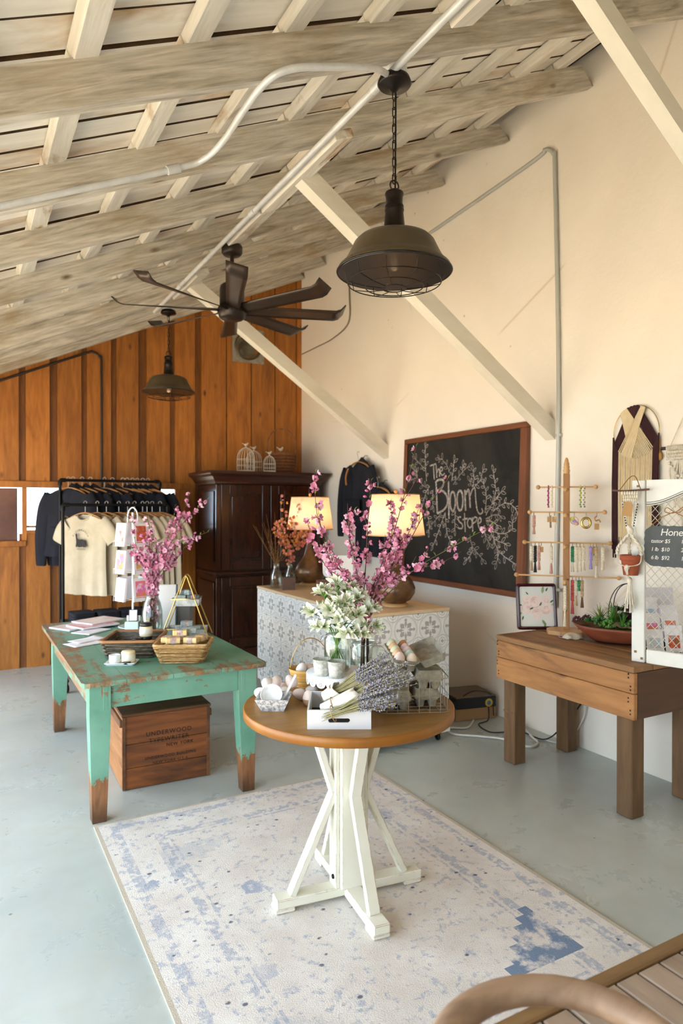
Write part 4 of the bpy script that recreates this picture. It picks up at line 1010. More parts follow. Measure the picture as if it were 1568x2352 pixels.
lay(Ks, [(-.055, -.045, .0695, R(-25), SOAPY, BANDP2, 'soap bar buried in the seagrass basket'), (.04, -.04, .0695, R(-25), SOAPY, BANDP2, 'soap bar buried in the seagrass basket'), (.03, .05, .0695, R(-25), SOAPB, BANDP, 'soap bar buried in the seagrass basket')], gsb)
lay(Ks, [(-.048, -.055, .104, R(-14), SOAPY, BANDP2, 'honey coloured soap bar with a floral band over the front rim of the seagrass basket'),
         (.048, -.050, .104, R(-38), SOAPY, BANDP2, 'honey coloured soap bar, nearest the seagrass basket corner by the stand'),
         (-.090, .0, .100, R(60), SOAPY, BANDP2, 'plain honey soap bar sloping at the end of the seagrass basket'),
         (.030, .045, .104, R(-20), SOAPB, BANDP, 'pale blue soap bar behind the honey bars in the seagrass basket'), (.092, .02, .104, R(50), SOAPY, BANDP2, 'honey soap bar without visible band at the seagrass basket edge'),
         (-.020, .0, .136, R(-20), SOAPY, BANDP2, 'honey soap bar lying across the middle of the heap'), (.02, .055, .136, R(-12), SOAPB, BANDP, 'topmost pale blue soap bar wrapped in white floral paper')], gsb)
JARG = plain('candle_jar', 'e6d8ae', .25, c2='efe4c4', scale=30); BLK = plain('black_lid', '151515', .35)
def candle(loc, label, lid=True, s=1, group=None):
    c = thing('candle_jar', label, 'candle', loc, group=group)
    O('jar_body', MB().lathe([(.001, 0), (.034*s, 0), (.037*s, .005), (.037*s, .052*s), (.033*s, .060*s), (.001, .060*s)], 28), JARG, c)
    if lid: O('lid', MB().lathe([(.0355*s, .059*s), (.0365*s, .061*s), (.0365*s, .075*s), (.035*s, .077*s), (.001, .077*s)], 28), BLK, c)
    O('paper_label', MB().lathe([(.0375*s, .016), (.0375*s, .042*s)], 28), plain('cream_label', 'eae6d8', .6), c); return c
gcj = 'cream candle jars with black lids'
candle((.935, 4.02, GZ+.0095), 'cream candle jar with black lid standing lower in the dark rattan basket', group=gcj)
candle((.937, 4.024, GZ+.087), 'cream candle jar with black lid stacked above the other in the rattan basket', group=gcj)
candle((.880, 4.01, GZ+.0095), 'cream candle jar with black lid low inside the dark rattan basket near its middle', group=gcj)
sc = thing('dish', 'small white rectangular dish holding a candle and cup on the green table', 'dish', (.748, 3.760, GZ), R(-25))
w = MB()
for (a, b, z0, z1) in ((.072, .045, 0, .004),): w.prism([(x, y) for x, y, z in rrect(a, b, .012, 0, 4)], z0, z1)
A = rrect(.072, .045, .012, .002, 4); B = rrect(.082, .055, .014, .012, 4); n = len(A); w.add(A+B, [(i, (i+1) % n, n+(i+1) % n, n+i) for i in range(n)], True)
O('dish_body', w, PORC, sc, solid=.003)
Kd = TR(.748, 3.760, GZ, R(-25))
cup = thing('small_cup', 'small white ceramic pot on the little dish beside a candle', 'cup', Kd @ V((-.036, -.006, .0062)))
O('cup_body', MB().lathe([(.001, 0), (.025, 0), (.029, .006), (.030, .042), (.027, .045), (.025, .042), (.024, .01), (.001, .008)], 26), PORC, cup)
candle(Kd @ V((.030, .014, .0062)), 'open candle jar of yellow wax on the little white dish', False, 1, gcj)
t_ = thing('jar_lid', 'black jar lid lying on the little white dish', 'lid', Kd @ V((.040, -.030, .0062))); t_.location = Kd @ V((.032, -.034, .0062)); t_.rotation_euler = (0, 0, 0)
O('lid_disc', MB().lathe([(.001, .0), (.022, 0), (.0225, .002), (.0225, .009), (.021, .010), (.001, .010)], 26), BLK, t_)
# papers and magazines
PAPER = plain('white_paper', 'eceaf0', .7)
def mat_mag(name, cs):
    m = NT(name); co = m.co(); f = m.noise(co, 9, 3, .5, 1)
    return m.fin(m.ramp(f, [(.30, lin(cs[0])), (.45, lin(cs[1])), (.58, lin(cs[2])), (.7, lin(cs[3]))]), .35)
MAG1 = mat_mag('rose_magazine_cover', ('f0e4e4', 'e6b9bd', 'c9747d', 'efe9ea')); MAG2 = mat_mag('pale_magazine_cover', ('eceaf0', 'e6dcdf', 'dfc0c6', 'f2f0f3'))
def mag(x, y, z, rz, mat, lb, a=.108, b=.14, h=.010):
    t_ = thing('magazine', lb, 'magazine', (x, y, GZ+z), rz)
    O('pages', MB().box(-a, a, -b, b, 0, h, .0005), PAPER, t_); O('cover', MB().box(-a-.001, a+.001, -b-.001, b+.001, h, h+.0008), mat, t_); return t_
mag(.70, 5.06, .001, R(-60), MAG2, 'pale magazine lying lowest at the far end of the green table')
mag(.80, 5.00, .0125, R(-68), MAG1, 'magazine with a rose coloured cover on the pale magazine stack')
mag(.85, 5.10, .025, R(-60), MAG2, 'pale pink magazine lying topmost on the far stack', h=.008)
mag(.76, 4.82, .001, R(-50), PAPER, 'white booklet lying half under the rose magazine', .075, .105, .006)
def sheet(x, y, z, rz, lb, a=.075, b=.10, curl=.012):
    t_ = thing('leaflet', lb, 'paper', (x, y, GZ+z), rz)
    O('sheet', MB().grid(lambda u, v: (a*(2*u-1), b*(2*v-1), .0012+curl*max(0, 2*v-1.3)**2), 4, 8), PAPER, t_, solid=.0009)
    return t_
sheet(.655, 4.42, .001, R(-70), 'white leaflet lying lower of two at the worn edge of the green table'); sheet(.68, 4.50, .006, R(-64), 'folded white card lying on the leaflet near the dark rattan basket', .06, .095, .02)
sheet(1.00, 4.62, .001, R(-30), 'white sheet lying flat between the vase and the dark rattan basket', .08, .10, 0)
# tiered stand: two gold A-frames carrying galvanised trays
BRASS = plain('brushed_gold', 'c8a860', .3, .9); ZINC = plain('galvanised_tray', 'a8adae', .45, .5, c2='cfd3d3', scale=40)
ts = thing('tiered_stand', 'gold A-frame stand with two galvanised trays of soap on the green table', 'stand', (1.272, 4.345, GZ), R(-25))
for s in (-1, 1):
    y = s*.085
    w = MB(); w.tube([(-.150, y*1.15, .004), (-.012, y*.55, .385), (0, y*.5, .400), (.012, y*.55, .385), (.150, y*1.15, .004)], .0042, 6); O('a_frame', w, BRASS, ts)
O('top_bar', MB().tube([(0, -.044, .400), (0, .044, .400)], .0042, 6), BRASS, ts)
def tray(x, z, a, b, h, nm):
    w = MB(); t = .0025; P = [(-a, -b), (a, -b), (a, b), (-a, b)]; f = 1.08
    vs = [(px_*1, py_*1, z) for px_, py_ in P]+[(px_*f, py_*f, z+h) for px_, py_ in P]+[((abs(px_)*f-t)*(1 if px_ > 0 else -1), (abs(py_)*f-t)*(1 if py_ > 0 else -1), z+h) for px_, py_ in P]+[((a-t)*(1 if px_ > 0 else -1), (b-t)*(1 if py_ > 0 else -1), z+t) for px_, py_ in P]
    fs = [(3, 2, 1, 0), (12, 13, 14, 15)]
    for k in (0, 4, 8):
        for i in range(4): fs.append((k+i, k+(i+1) % 4, k+4+(i+1) % 4, k+4+i))
    w.add(vs, fs); o = O(nm, w, ZINC, ts)
    w = MB(); w.tube([(px_*f, py_*f, z+h) for px_, py_ in P], .0035, 6, closed=True); O('tray_rim', w, BRASS, ts); return o
tray(0, .004, .118, .070, .055, 'lower_tray'); tray(0, .205, .082, .062, .045, 'upper_tray')
Kt = TR(1.272, 4.345, GZ, R(-25)); gst = 'soap bars on the tiered stand'
lay(Kt, [(-.045, 0, .2085, R(65), SOAPG, BANDP, 'dark slate soap bar filling the upper galvanised tray'), (.010, 0, .2085, R(65), SOAPG, BANDP, 'dark slate soap bar filling the upper galvanised tray'),
         (.060, 0, .2085, R(65), SOAPG, BANDP, 'dark slate soap bar filling the upper galvanised tray'),
         (-.040, -.005, .2395, R(-25), SOAPB, BANDP, 'grey soap bar with a pale floral band, outer one on the slate bars'), (.045, -.012, .2395, R(-20), SOAPG, BANDP2, 'slate soap bar with a honey floral band on the slate bars'), (.0, .01, .271, R(-22), SOAPG, BANDP, 'topmost slate soap bar with a rose band under the gold frame')], gst)
lay(Kt, [(-.07, 0, .0075, R(65), SOAPB, BANDP, 'blue soap bar filling the lower galvanised tray'), (-.015, 0, .0075, R(65), SOAPB, BANDP, 'blue soap bar filling the lower galvanised tray'), (.04, 0, .0075, R(65), SOAPB, BANDP, 'blue soap bar filling the lower galvanised tray'), (.09, 0, .0075, R(65), SOAPG, BANDP, 'slate soap bar at the end of the lower galvanised tray'),
         (-.03, 0, .0385, R(-25), SOAPB, BANDP, 'blue soap bar in patterned paper lying over the lower tray'), (.05, .005, .0385, R(-15), SOAPB, BANDP, 'pale soap bar lying over the lower tray toward its end'), (.0, .005, .0695, R(-20), SOAPB, BANDP2, 'topmost soap bar in a pink bow over the lower tray')], gst)
# postcard spinner
WWIRE = plain('white_wire', 'e8e9ec', .4)
sr = thing('card_spinner', 'white wire spinner rack of flower postcards on the green table', 'card rack', (1.045, 4.875, GZ), R(-25))
O('base_ring', MB().ring((0, 0, .006), .095, .005, 'z', 32, 6), WWIRE, sr); O('base_ring', MB().ring((0, 0, .006), .05, .003, 'z', 24, 6), WWIRE, sr)
w = MB()
for a in range(4): w.tube([(0, 0, .006), (.095*cos(a*pi/2), .095*sin(a*pi/2), .006)], .003, 5)
O('base_spokes', w, WWIRE, sr)
O('pole', MB().tube([(0, 0, .006), (0, 0, .80)], .007, 10), WWIRE, sr)
w = MB(); w.tube(bez([(-.035, 0, .72), (-.03, 0, .80), (0, 0, .835), (.03, 0, .80), (.035, 0, .72)], 6), .005, 6); O('top_hoop', w, WWIRE, sr)
def mat_art(name, cols, scale=16, seed=0):
    m = NT(name); f = m.noise(m.co((1, 1, 1), rot=(seed, seed*2, 0)), scale, 3, .55, 1.2)
    n = len(cols); return m.fin(m.ramp(f, [(.28+.44*i/(n-1), lin(c)) for i, c in enumerate(cols)]), .4)
ARTS = [mat_art('art_blue_orange', ('6f8fd8', 'b9c8ea', 'e2703a', 'd94f2a'), 14, .3), mat_art('art_red_poppies', ('5b7d3f', 'b5402c', 'd8683a', '7fb2c4'), 26, .7), mat_art('art_sky_yellow', ('8fb6dd', 'bcd3e6', 'e0a534', '6c7f8f'), 15, 1.1),
        mat_art('art_magenta', ('f1e9ea', 'e06fb8', 'e8862e', '63b857'), 20, 1.7), mat_art('art_pale', ('e8e4e6', 'd3c6d0', 'b8cdd8', 'efe9dc'), 12, 2.2)]
ART = iter([3, 4, 2, 4, 0, 1, 4, 2, 0, 3, 1, 4])
for lv in range(3):
    z = .27+.19*lv
    for a in range(4):
        A = pi/2*a+pi/4+.02*lv; Kc = Matrix.Rotation(A, 4, 'Z') @ Matrix.Translation((.095, 0, z)) @ Matrix.Rotation(R(-6), 4, 'Y')
        w = MB(Kc); w.box(-.012, .004, -.058, .058, -.082, .078, .001); O('card_pocket', w, PAPER, sr)
        k = {(0, 3): 3, (0, 2): 4, (1, 3): 2, (2, 3): 1, (2, 2): 0}.get((lv, a), (lv+a) % 5)
        w = MB(Kc); w.box(.0042, .005, -.040, .040, -.058, .058); O('postcard_print', w, ARTS[k], sr)
        w = MB(Kc); w.tube([(.010, -.062, -.084), (.012, -.062, -.05), (.012, .062, -.05), (.010, .062, -.084)], .002, 5); w.tube([(-.095, 0, -.07), (.008, 0, -.084)], .0022, 5); O('pocket_wire', w, WWIRE, sr)
# small signs and frames behind the vase
fr_ = thing('card_holder', 'mint green and white card holder beside the vase of pink branches', 'card holder', (.985, 4.60, GZ), R(-28))
O('holder_box', MB().box(-.045, .045, -.03, .03, 0, .085, .003), plain('mint_card', 'cfe3d8', .6), fr_); O('holder_back', MB().box(-.045, .045, .018, .026, .085, .12, .002), PAPER, fr_)
t_ = thing('photo_card', 'tiny dark framed white card standing on the mint holder', 'frame', (.985, 4.592, GZ+.0855), rot=(R(-14), 0, R(-20)))
w = MB(); w.box(-.028, .028, 0, .004, 0, .078, .001); O('frame_back', w, BLK, t_); O('card', MB().box(-.024, .024, -.0008, -.0001, .004, .074), PAPER, t_)
t_ = thing('framed_board', 'white framed board with a dark edge standing behind the glass vase', 'frame', (1.235, 4.72, GZ), rot=(R(-8), 0, R(-25)))
O('frame', MB().box(-.065, .065, 0, .016, 0, .30, .004), plain('white_frame', 'eef0f2', .5), t_); O('dark_edge', MB().box(.0655, .072, 0, .018, 0, .30, .001), plain('slate_edge', '3a4a5c', .6), t_)
t_ = thing('file_box', 'grey upright box holding coloured folders behind the tiered stand', 'box', (1.365, 4.80, GZ), R(-25))
w = MB(); a, b, h, t = .075, .10, .19, .004
for (x0, x1, y0, y1) in ((-a, a, -b, -b+t), (-a, a, b-t, b), (-a, -a+t, -b+t, b-t), (a-t, a, -b+t, b-t)): w.box(x0, x1, y0, y1, 0, h)
w.box(-a+t, a-t, -b+t, b-t, 0, t); O('box_shell', w, plain('grey_felt_box', '6d6a66', .9), t_)
for i, c in enumerate(('b23a2e', 'd8a32e', '3f6f8f')): O('folder', MB().box(-.06+.03*i, -.052+.03*i, -.08, .08, .005, .21+.01*i), plain('folder_%s' % 'abc'[i], c, .6), t_)
# ---------------------------------------------------------------- clothes racks
IRON = plain('black_iron_pipe', '1d1b1a', .45, .7)
def rack(x0, x1, y, h, label, shelf=None, dep=.26):
    t_ = thing('clothes_rack', label, 'clothes rack', ((x0+x1)/2, y, 0)); a = (x1-x0)/2; r = .014
    O('top_rail', MB().tube([(-a, 0, h), (a, 0, h)], r, 10), IRON, t_)
    for s in (-1, 1):
        O('upright', MB().tube([(s*a, 0, .10), (s*a, 0, h)], r, 10), IRON, t_)
        O('elbow', MB().tube([(s*a, 0, h-.05), (s*a, 0, h-.012), (s*(a-.012), 0, h), (s*(a-.05), 0, h)], r*1.45, 10), IRON, t_)
        O('foot_pipe', MB().tube([(s*a, -dep, .10), (s*a, dep, .10)], r, 10), IRON, t_)
        for q in (-1, 1):
            w = MB(); w.tube([(s*a, q*(dep-.02), .10), (s*a, q*(dep-.02), .062)], .009, 8); w.ring((s*a, q*(dep-.02), .036), .020, .0155, 'x', 18, 8); O('caster', w, IRON, t_)
    O('lower_rail', MB().tube([(-a, 0, .17), (a, 0, .17)], r, 10), IRON, t_)
    if shelf: O('shelf_board', MB().box(-a, a, -.17, .17, shelf-.03, shelf, .003), plain('dark_shelf', '3a2a1c', .6), t_)
    return t_
rack(.75, 1.64, 6.20, 1.54, 'lower black pipe clothes rack of cream shirts in front of the other rack', .545)
rack(.785, 1.69, 6.68, 1.767, 'taller black pipe clothes rack of navy hoodies below the back windows')
HANGW = wood('beech_hanger', '96622f', 'c08d52', 0, 6, 4, .45, .08, bump=.05)
def hanger_mesh():
    w = MB()
    for s in (-1, 1): w.tube(bez([(0, 0, -.075), (s*.07, 0, -.088), (s*.15, 0, -.118), (s*.205, -.006, -.148)], 5), [.012]*11+[.011, .010, .010, .010, .009], 8, flat=.6)
    w.m = 1
    w.tube(bez([(.018, 0, .002), (.018, 0, .012), (0, 0, .0195), (-.018, 0, .008), (-.012, 0, -.012), (0, 0, -.028), (0, 0, -.075)], 5), .0022, 6)
    return w
HM_ARM = MB(); HM_HOOK = MB()
for s in (-1, 1): HM_ARM.tube(bez([(0, 0, -.082), (s*.07, 0, -.092), (s*.15, 0, -.118), (s*.205, -.006, -.148)], 5), [.0125]*11+[.0115, .0105, .010, .010, .009], 8, flat=.6)
HM_HOOK.tube(bez([(.018, 0, .000), (.0165, 0, .012), (0, 0, .0185), (-.0165, 0, .008), (-.012, 0, -.012), (0, 0, -.03), (0, 0, -.082)], 5), .0022, 6)
HM_ARM = HM_ARM.mesh('arm', HANGW); HM_HOOK = HM_HOOK.mesh('hook', plain('steel_hook', 'b9b4ac', .3, .9))
def hanger(loc, rz, label, group):
    t_ = thing('hanger', label, 'hanger', loc, rz, group); link('arm', HM_ARM, t_); link('hook', HM_HOOK, t_); return t_
def shirt_parts(hw_, length, sl, slw, mat, fold=.012, seed=0, puff=.035):
    """body (front and back joined at the sides) and two sleeves, hanging from the hanger's shoulders"""
    body = MB(); nu, nv = 26, 16
    def top(x):
        a = abs(x)
        return -.085-.02*(a/.08)**1 if a < .0 else -.092-.30*max(0, a-.06)
    def side(sgn):
        def f(u, v):
            q = 2*u-1; wv = hw_*(1-.04*math.sin(pi*v)+.02*(1-v)); x = q*wv; tz = top(x)
            if abs(x) < .085: tz -= (.045 if sgn < 0 else .012)*(1-(x/.085)**2)
            z = -.09-length+(tz+.09+length)*v
            th = puff*(max(0, 1-q**4)**.5)*(.55+.45*(1-v)) + .004
            fd = fold*(1-v)**1.2*sin(q*9+seed)*(1-q*q)+fold*.5*(1-v)*sin(q*17+2*seed)*(1-q*q)
            return (x, sgn*th+fd, z)
        return f
    body.grid(side(-1), nu, nv); body.grid(lambda u, v: side(1)(1-u, v), nu, nv)
    body.m = 0
    sleeves = []
    for s in (-1, 1):
        w = MB()
        if sl < .3: ax_ = [V((s*(hw_-.06), 0, -.17)), V((s*(hw_+.02), 0, -.235)), V((s*(hw_+.075), 0, -.33))]
        else: ax_ = [V((s*(hw_-.065), 0, -.165)), V((s*(hw_+.0), -.005, -.27)), V((s*(hw_+.035), -.012, -.48)), V((s*(hw_+.045), -.012, -.66)), V((s*(hw_+.05), -.01, -.80))]
        P = bez([tuple(a) for a in ax_], 5); n = len(P); vs = []; m_ = 14
        for i, p in enumerate(P):
            t = (P[min(i+1, n-1)]-P[max(i-1, 0)]).normalized(); q = V((t.z, 0, -t.x)); f = i/(n-1)
            ra = slw*(.80-.16*f if sl < .3 else (.85-.42*f)); rb = .026+.01*(1-f)
            if i == n-1 and sl >= .3: ra *= .8
            for k in range(m_):
                A = 2*pi*k/m_; vs.append(p+q*ra*cos(A)+V((0, (rb+.004*sin(5*f+3*A))*sin(A), 0)))
        w.add(vs, [(i*m_+k, i*m_+(k+1) % m_, (i+1)*m_+(k+1) % m_, (i+1)*m_+k) for i in range(n-1) for k in range(m_)], True)
        sleeves.append(w)
    return body, sleeves
CREAMT = plain('cream_jersey', 'aea189', .9, c2='bcb09a', scale=6, bump=.15, bscale=50); NAVY = plain('navy_fleece', '0b0d17', .95, c2='111422', scale=8, bump=.2, bscale=60)
sb_, ss_ = shirt_parts(.245, .69, .19, .105, CREAMT, .016, 1)
SH_BODY = sb_.mesh('shirt_body', CREAMT); SH_SL = [w.mesh('sleeve', CREAMT) for w in ss_]
cw = MB(); cw.tube(bez([(-.086, .0, -.100), (-.06, -.024, -.125), (0, -.033, -.142), (.06, -.024, -.125), (.086, 0, -.100), (.05, .016, -.097), (0, .022, -.100), (-.05, .016, -.097)], 5), .0075, 6, flat=.8)
SH_COL = cw.mesh('collar_rib', CREAMT)
hb_, hs_ = shirt_parts(.27, .62, .60, .10, NAVY, .014, 2, .055)
HD_BODY = hb_.mesh('hoodie_body', NAVY); HD_SL = [w.mesh('sleeve', NAVY) for w in hs_]
w = MB()
w.grid(lambda u, v: (.135*cos(2*pi*u)*math.sin(pi*(.08+.88*v)), .075*sin(2*pi*u)*math.sin(pi*(.1+.86*v))+.03, -.25+.20*v+.02*cos(2*pi*u)), 18, 8); HD_HOOD = w.mesh('hood', NAVY)
w = MB(); w.box(-.15, .15, -.074, -.066, -.60, -.44, .004); HD_POCK = w.mesh('front_pocket', NAVY)
def shirt(loc, rz, label, group):
    t_ = thing('cream_shirt', label, 'shirt', loc, rz, group)
    link('shirt_body', SH_BODY, t_); link('collar_rib', SH_COL, t_)
    for m_ in SH_SL: link('sleeve', m_, t_)
    return t_
def hoodie(loc, rz, label, group, rot=None):
    t_ = thing('navy_hoodie', label, 'hoodie', loc, rz, group, rot)
    link('hoodie_body', HD_BODY, t_); link('hood', HD_HOOD, t_); link('front_pocket', HD_POCK, t_)
    for m_ in HD_SL: link('sleeve', m_, t_)
    return t_
ordn = ['foremost', 'second', 'third', 'fourth', 'fifth', 'sixth', 'seventh', 'eighth', 'ninth', 'tenth', 'eleventh', 'last']
xs = [.93, 1.03, 1.105, 1.21, 1.285, 1.345, 1.415, 1.455, 1.50, 1.57]
first = None
for i, x in enumerate(xs):
    rz = R(-54+U(-3, 3))
    hanger((x, 6.20, 1.554), rz, 'wooden hanger carrying the %s cream shirt along the rail' % ordn[i], 'wooden hangers on the lower rack')
    s_ = shirt((x, 6.20, 1.549), rz, 'foremost cream shirt with a dark animal print on its chest' if i == 0 else '%s cream shirt along the lower rack, counted from the printed one' % ordn[i], 'cream shirts on the lower rack')
    if i == 0: first = s_
# printed emblem on the first shirt: a lying animal under an arc of letters
PRT = plain('charcoal_print', '2b2a2a', .9)
ES = Matrix.Translation((.0, -.052, -.325)) @ Matrix.Rotation(pi/2, 4, 'X')
rs = random.Random(3)
an = [(-.058, .052), (-.060, .062), (-.052, .070), (-.043, .068), (-.038, .058), (-.040, .040), (-.030, .022), (-.008, .018), (.018, .022), (.042, .014), (.052, -.002), (.056, -.022)]
an += [(.060-.0115*i+rs.uniform(-.003, .003), -.040+rs.uniform(-.008, .006)) for i in range(11)]+[(-.056, -.030), (-.050, -.010), (-.052, .015), (-.054, .035)]
w = MB(ES); w.prism(an, 0, .0012); w.prism([(-.052, .066), (-.050, .078), (-.046, .067)], 0, .0012)
for i in range(26): x_ = rs.uniform(-.06, .062); w.prism([(x_, -.046), (x_+.003, -.046), (x_+rs.uniform(-.006, .006), -.030+rs.uniform(0, .012))], 0, .001)
w.box(-.045, .055, -.060, -.057, 0, .001); w.box(-.045, .055, -.068, -.066, 0, .001)
O('animal_print', w, PRT, first)
for i, ch in enumerate('BLOOMRANCH'):
    A = R(150-120*i/9); me = textmesh(ch, .022, .0004); me.transform(ES @ Matrix.Translation((.096*cos(A), .004+.096*sin(A), 0)) @ Matrix.Rotation(A-pi/2, 4, 'Z')); me.materials.clear(); me.materials.append(PRT); link('printed_letter', me, first)
xb = [.856, .896, .975, 1.046, 1.173, 1.244, 1.34, 1.38, 1.43, 1.475, 1.526, 1.575]
for i, x in enumerate(xb):
    rz = R(-42+U(-8, 8))
    hanger((x, 6.68, 1.781), rz, 'wooden hanger carrying the %s navy hoodie on the taller rack' % ordn[i], 'wooden hangers on the taller rack')
    hoodie((x, 6.68, 1.776), rz, 'foremost navy hoodie, its long sleeve hanging clear at the rack end' if i == 0 else '%s navy hoodie along the taller rack, counted from the window side' % ordn[i], 'navy hoodies on the taller rack')
for i in range(4):
    t_ = thing('folded_sweater', '%s stack of folded navy sweaters on the shelf under the cream shirts' % ordn[i]. replace('foremost', 'first'), 'clothing', (.89+.2*i, 6.12, .546), U(-.1, .1), 'folded sweaters on the rack shelf')
    w = MB()
    for k in range(3): w.prism([(x_, y_) for x_, y_, z_ in rrect(.092, .115, .03, 0, 3)], .030*k, .030*k+.027)
    O('folded_layers', w, NAVY, t_)
# ---------------------------------------------------------------- armoire
MAHO = wood('dark_mahogany', '23100a', '42200f', 2, 4, 8, .2, .06, bump=.06); MAHOX = wood('dark_mahogany_flat', '23100a', '42200f', 0, 4, 8, .3, .06, bump=.06)
ax0, ax1, ay0, ay1 = 2.165, 3.30, 6.40, 7.03
ar = thing('armoire', 'tall dark mahogany armoire with panelled doors against the board wall', 'wardrobe', (0, 0, 0))
O('carcass', MB().box(ax0+.012, ax1-.012, ay0+.012, ay1, .08, 1.76, .003), MAHO, ar)
O('plinth', MB().box(ax0-.015, ax1+.015, ay0-.015, ay1, .0, .115, .008), MAHOX, ar)
O('waist_moulding', MB().box(ax0-.018, ax1+.018, ay0-.018, ay1, .845, .885, .012), MAHOX, ar)
w = MB(); prof = [(0, 1.745), (.012, 1.752), (.014, 1.772), (.030, 1.790), (.052, 1.822), (.078, 1.842), (.085, 1.85), (.085, 1.875), (.0, 1.875)]
for i in range(len(prof)-1):
    (a, z0), (b, z1) = prof[i], prof[i+1]
    A = [(ax0-a, ay1, z0), (ax0-a, ay0-a, z0), (ax1+a, ay0-a, z0), (ax1+a, ay1, z0)]; B = [(ax0-b, ay1, z1), (ax0-b, ay0-b, z1), (ax1+b, ay0-b, z1), (ax1+b, ay1, z1)]
    w.add(A+B, [(k, k+1, 5+k, 4+k) for k in range(3)])
w.add([(ax0, ay1, 1.875), (ax0, ay0, 1.875), (ax1, ay0, 1.875), (ax1, ay1, 1.875)], [(0, 1, 2, 3)])
O('cornice', w, MAHOX, ar)
xm = (ax0+ax1)/2
for (z0, z1, hz_) in ((.90, 1.74, 1.25), (.13, .83, .60)):
    for s in (-1, 1):
        x0, x1 = (ax0+.05, xm-.004) if s < 0 else (xm+.004, ax1-.05); d = O('door', MB().box(x0, x1, ay0-.004, ay0+.012, z0, z1, .002), MAHO, ar)
        for (p0, p1, q0, q1) in ((x0, x0+.085, z0, z1), (x1-.085, x1, z0, z1), (x0+.085, x1-.085, z0, z0+.09), (x0+.085, x1-.085, z1-.09, z1)):
            O('door_stile', MB().box(p0, p1, ay0-.016, ay0-.004, q0, q1, .003), MAHO, d)
        O('raised_panel', MB().box(x0+.11, x1-.11, ay0-.012, ay0-.004, z0+.115, z1-.115, .007), MAHO, d)
        kx = x1-.03 if s < 0 else x0+.03
        O('door_pull', MB().tube([(kx, ay0-.016, hz_-.05), (kx, ay0-.036, hz_-.04), (kx, ay0-.036, hz_+.04), (kx, ay0-.016, hz_+.05)], .005, 6), plain('dull_bronze', '5a4632', .4, .8), d)
    for s in (-1, 1):
        xa = ax0-.002 if s < 0 else ax1+.002-.05; O('corner_stile', MB().box(xa, xa+.05, ay0-.010, ay0+.02, z0, z1, .004), MAHO, ar)
O('side_panel', MB().box(ax0-.002, ax0+.012, ay0+.08, ay1-.08, .98, 1.68, .004), MAHO, ar); O('side_panel', MB().box(ax0-.002, ax0+.012, ay0+.08, ay1-.08, .2, .78, .004), MAHO, ar)
# things on top of it
CAGEW = plain('cage_white', 'd8d0c0', .5)
def cage(x, y, z, r, h, n, label):
    c = thing('birdcage', label, 'birdcage', (x, y, z), group='white birdcages on the armoire')
    w = MB(); w.lathe([(r*.9, 0), (r*1.12, 0), (r*1.12, .010), (r*1.02, .014), (r*1.02, .022), (r*.9, .022)], 24); w.lathe([(.001, .012), (r*.9, .012), (r*.9, .016), (.001, .016)], 24); O('base_ring', w, CAGEW, c)
    w = MB(); hb2 = h*.52
    for k in range(n):
        A = 2*pi*k/n; w.tube([(r*cos(A), r*sin(A), .02), (r*cos(A), r*sin(A), hb2)]+[(r*cos(b_)*cos(A), r*cos(b_)*sin(A), hb2+(h-hb2)*sin(b_)) for b_ in (pi/8, pi/4, 3*pi/8, pi/2*.97)], .0022, 4)
    for z2 in (h*.28, hb2): w.ring((0, 0, z2), r, .0025, 'z', 24, 5)
    o = O('cage_wires', w, CAGEW, c); o['kind'] = 'stuff'
    w = MB(); w.lathe([(.001, h-.004), (.012, h-.002), (.008, h+.006), (.003, h+.012), (.001, h+.013)], 10)
    w.ball((0, 0, h+.026), (.020, .011, .013), 10, 8); w.ball((.018, 0, h+.040), (.009, .008, .009), 8, 6); w.beam((-.014, 0, h+.028), (-.042, 0, h+.040), .010, .004); w.beam((.025, 0, h+.040), (.034, 0, h+.039), .004, .003, taper=.2)
    O('bird_finial', w, CAGEW, c)
cage(2.56, 6.62, 1.876, .092, .26, 18, 'larger white wire birdcage, the nearest of three on the armoire'); cage(2.735, 6.84, 1.876, .085, .25, 16, 'white wire birdcage half hidden behind the two others'); cage(2.80, 6.57, 1.876, .062, .18, 16, 'smallest white wire birdcage on a round base beside the wicker basket')
WICK = plain('brown_wicker', '6f4322', .7, c2='8d5c33', scale=40); WICK2 = plain('brown_wicker_dark', '54301a', .7, c2='6f4322', scale=40)
hb = thing('handled_basket', 'brown wicker basket with a tall hoop handle on top of the armoire', 'basket', (2.995, 6.70, 1.876), R(-20))
def round_woven(root, r0, r1, h, rows, ro, mats, n=48, stake=24, sy=.85):
    for i in range(rows):
        t = (i+.5)/rows; r = r0+(r1-r0)*t; P = [(r*(1+.018*cos(pi*k*stake/n+pi*i))*cos(2*pi*k/n), r*sy*(1+.018*cos(pi*k*stake/n+pi*i))*sin(2*pi*k/n), h*t) for k in range(n)]
        O('woven_strand', MB().tube(P, ro, 5, closed=True), mats[i % 2], root)
    O('basket_floor', MB().lathe([(.001, 0), (r0, 0), (r0, .006), (.001, .006)], 24, sy=sy), mats[1], root)
round_woven(hb, .120, .150, .21, 13, .0095, [WICK, WICK2])
w = MB(); w.ring((0, 0, .215), .150, .009, 'z', 40, 6); w.v = [(x, y*.85, z) for x, y, z in w.v]; O('rim', w, WICK, hb)
O('handle', MB().tube(bez([(-.150, 0, .0), (-.155, 0, .21), (-.145, 0, .36), (-.08, 0, .455), (0, 0, .48), (.08, 0, .455), (.145, 0, .36), (.155, 0, .21), (.150, 0, .0)], 5), .008, 7, flat=1), WICK, hb)
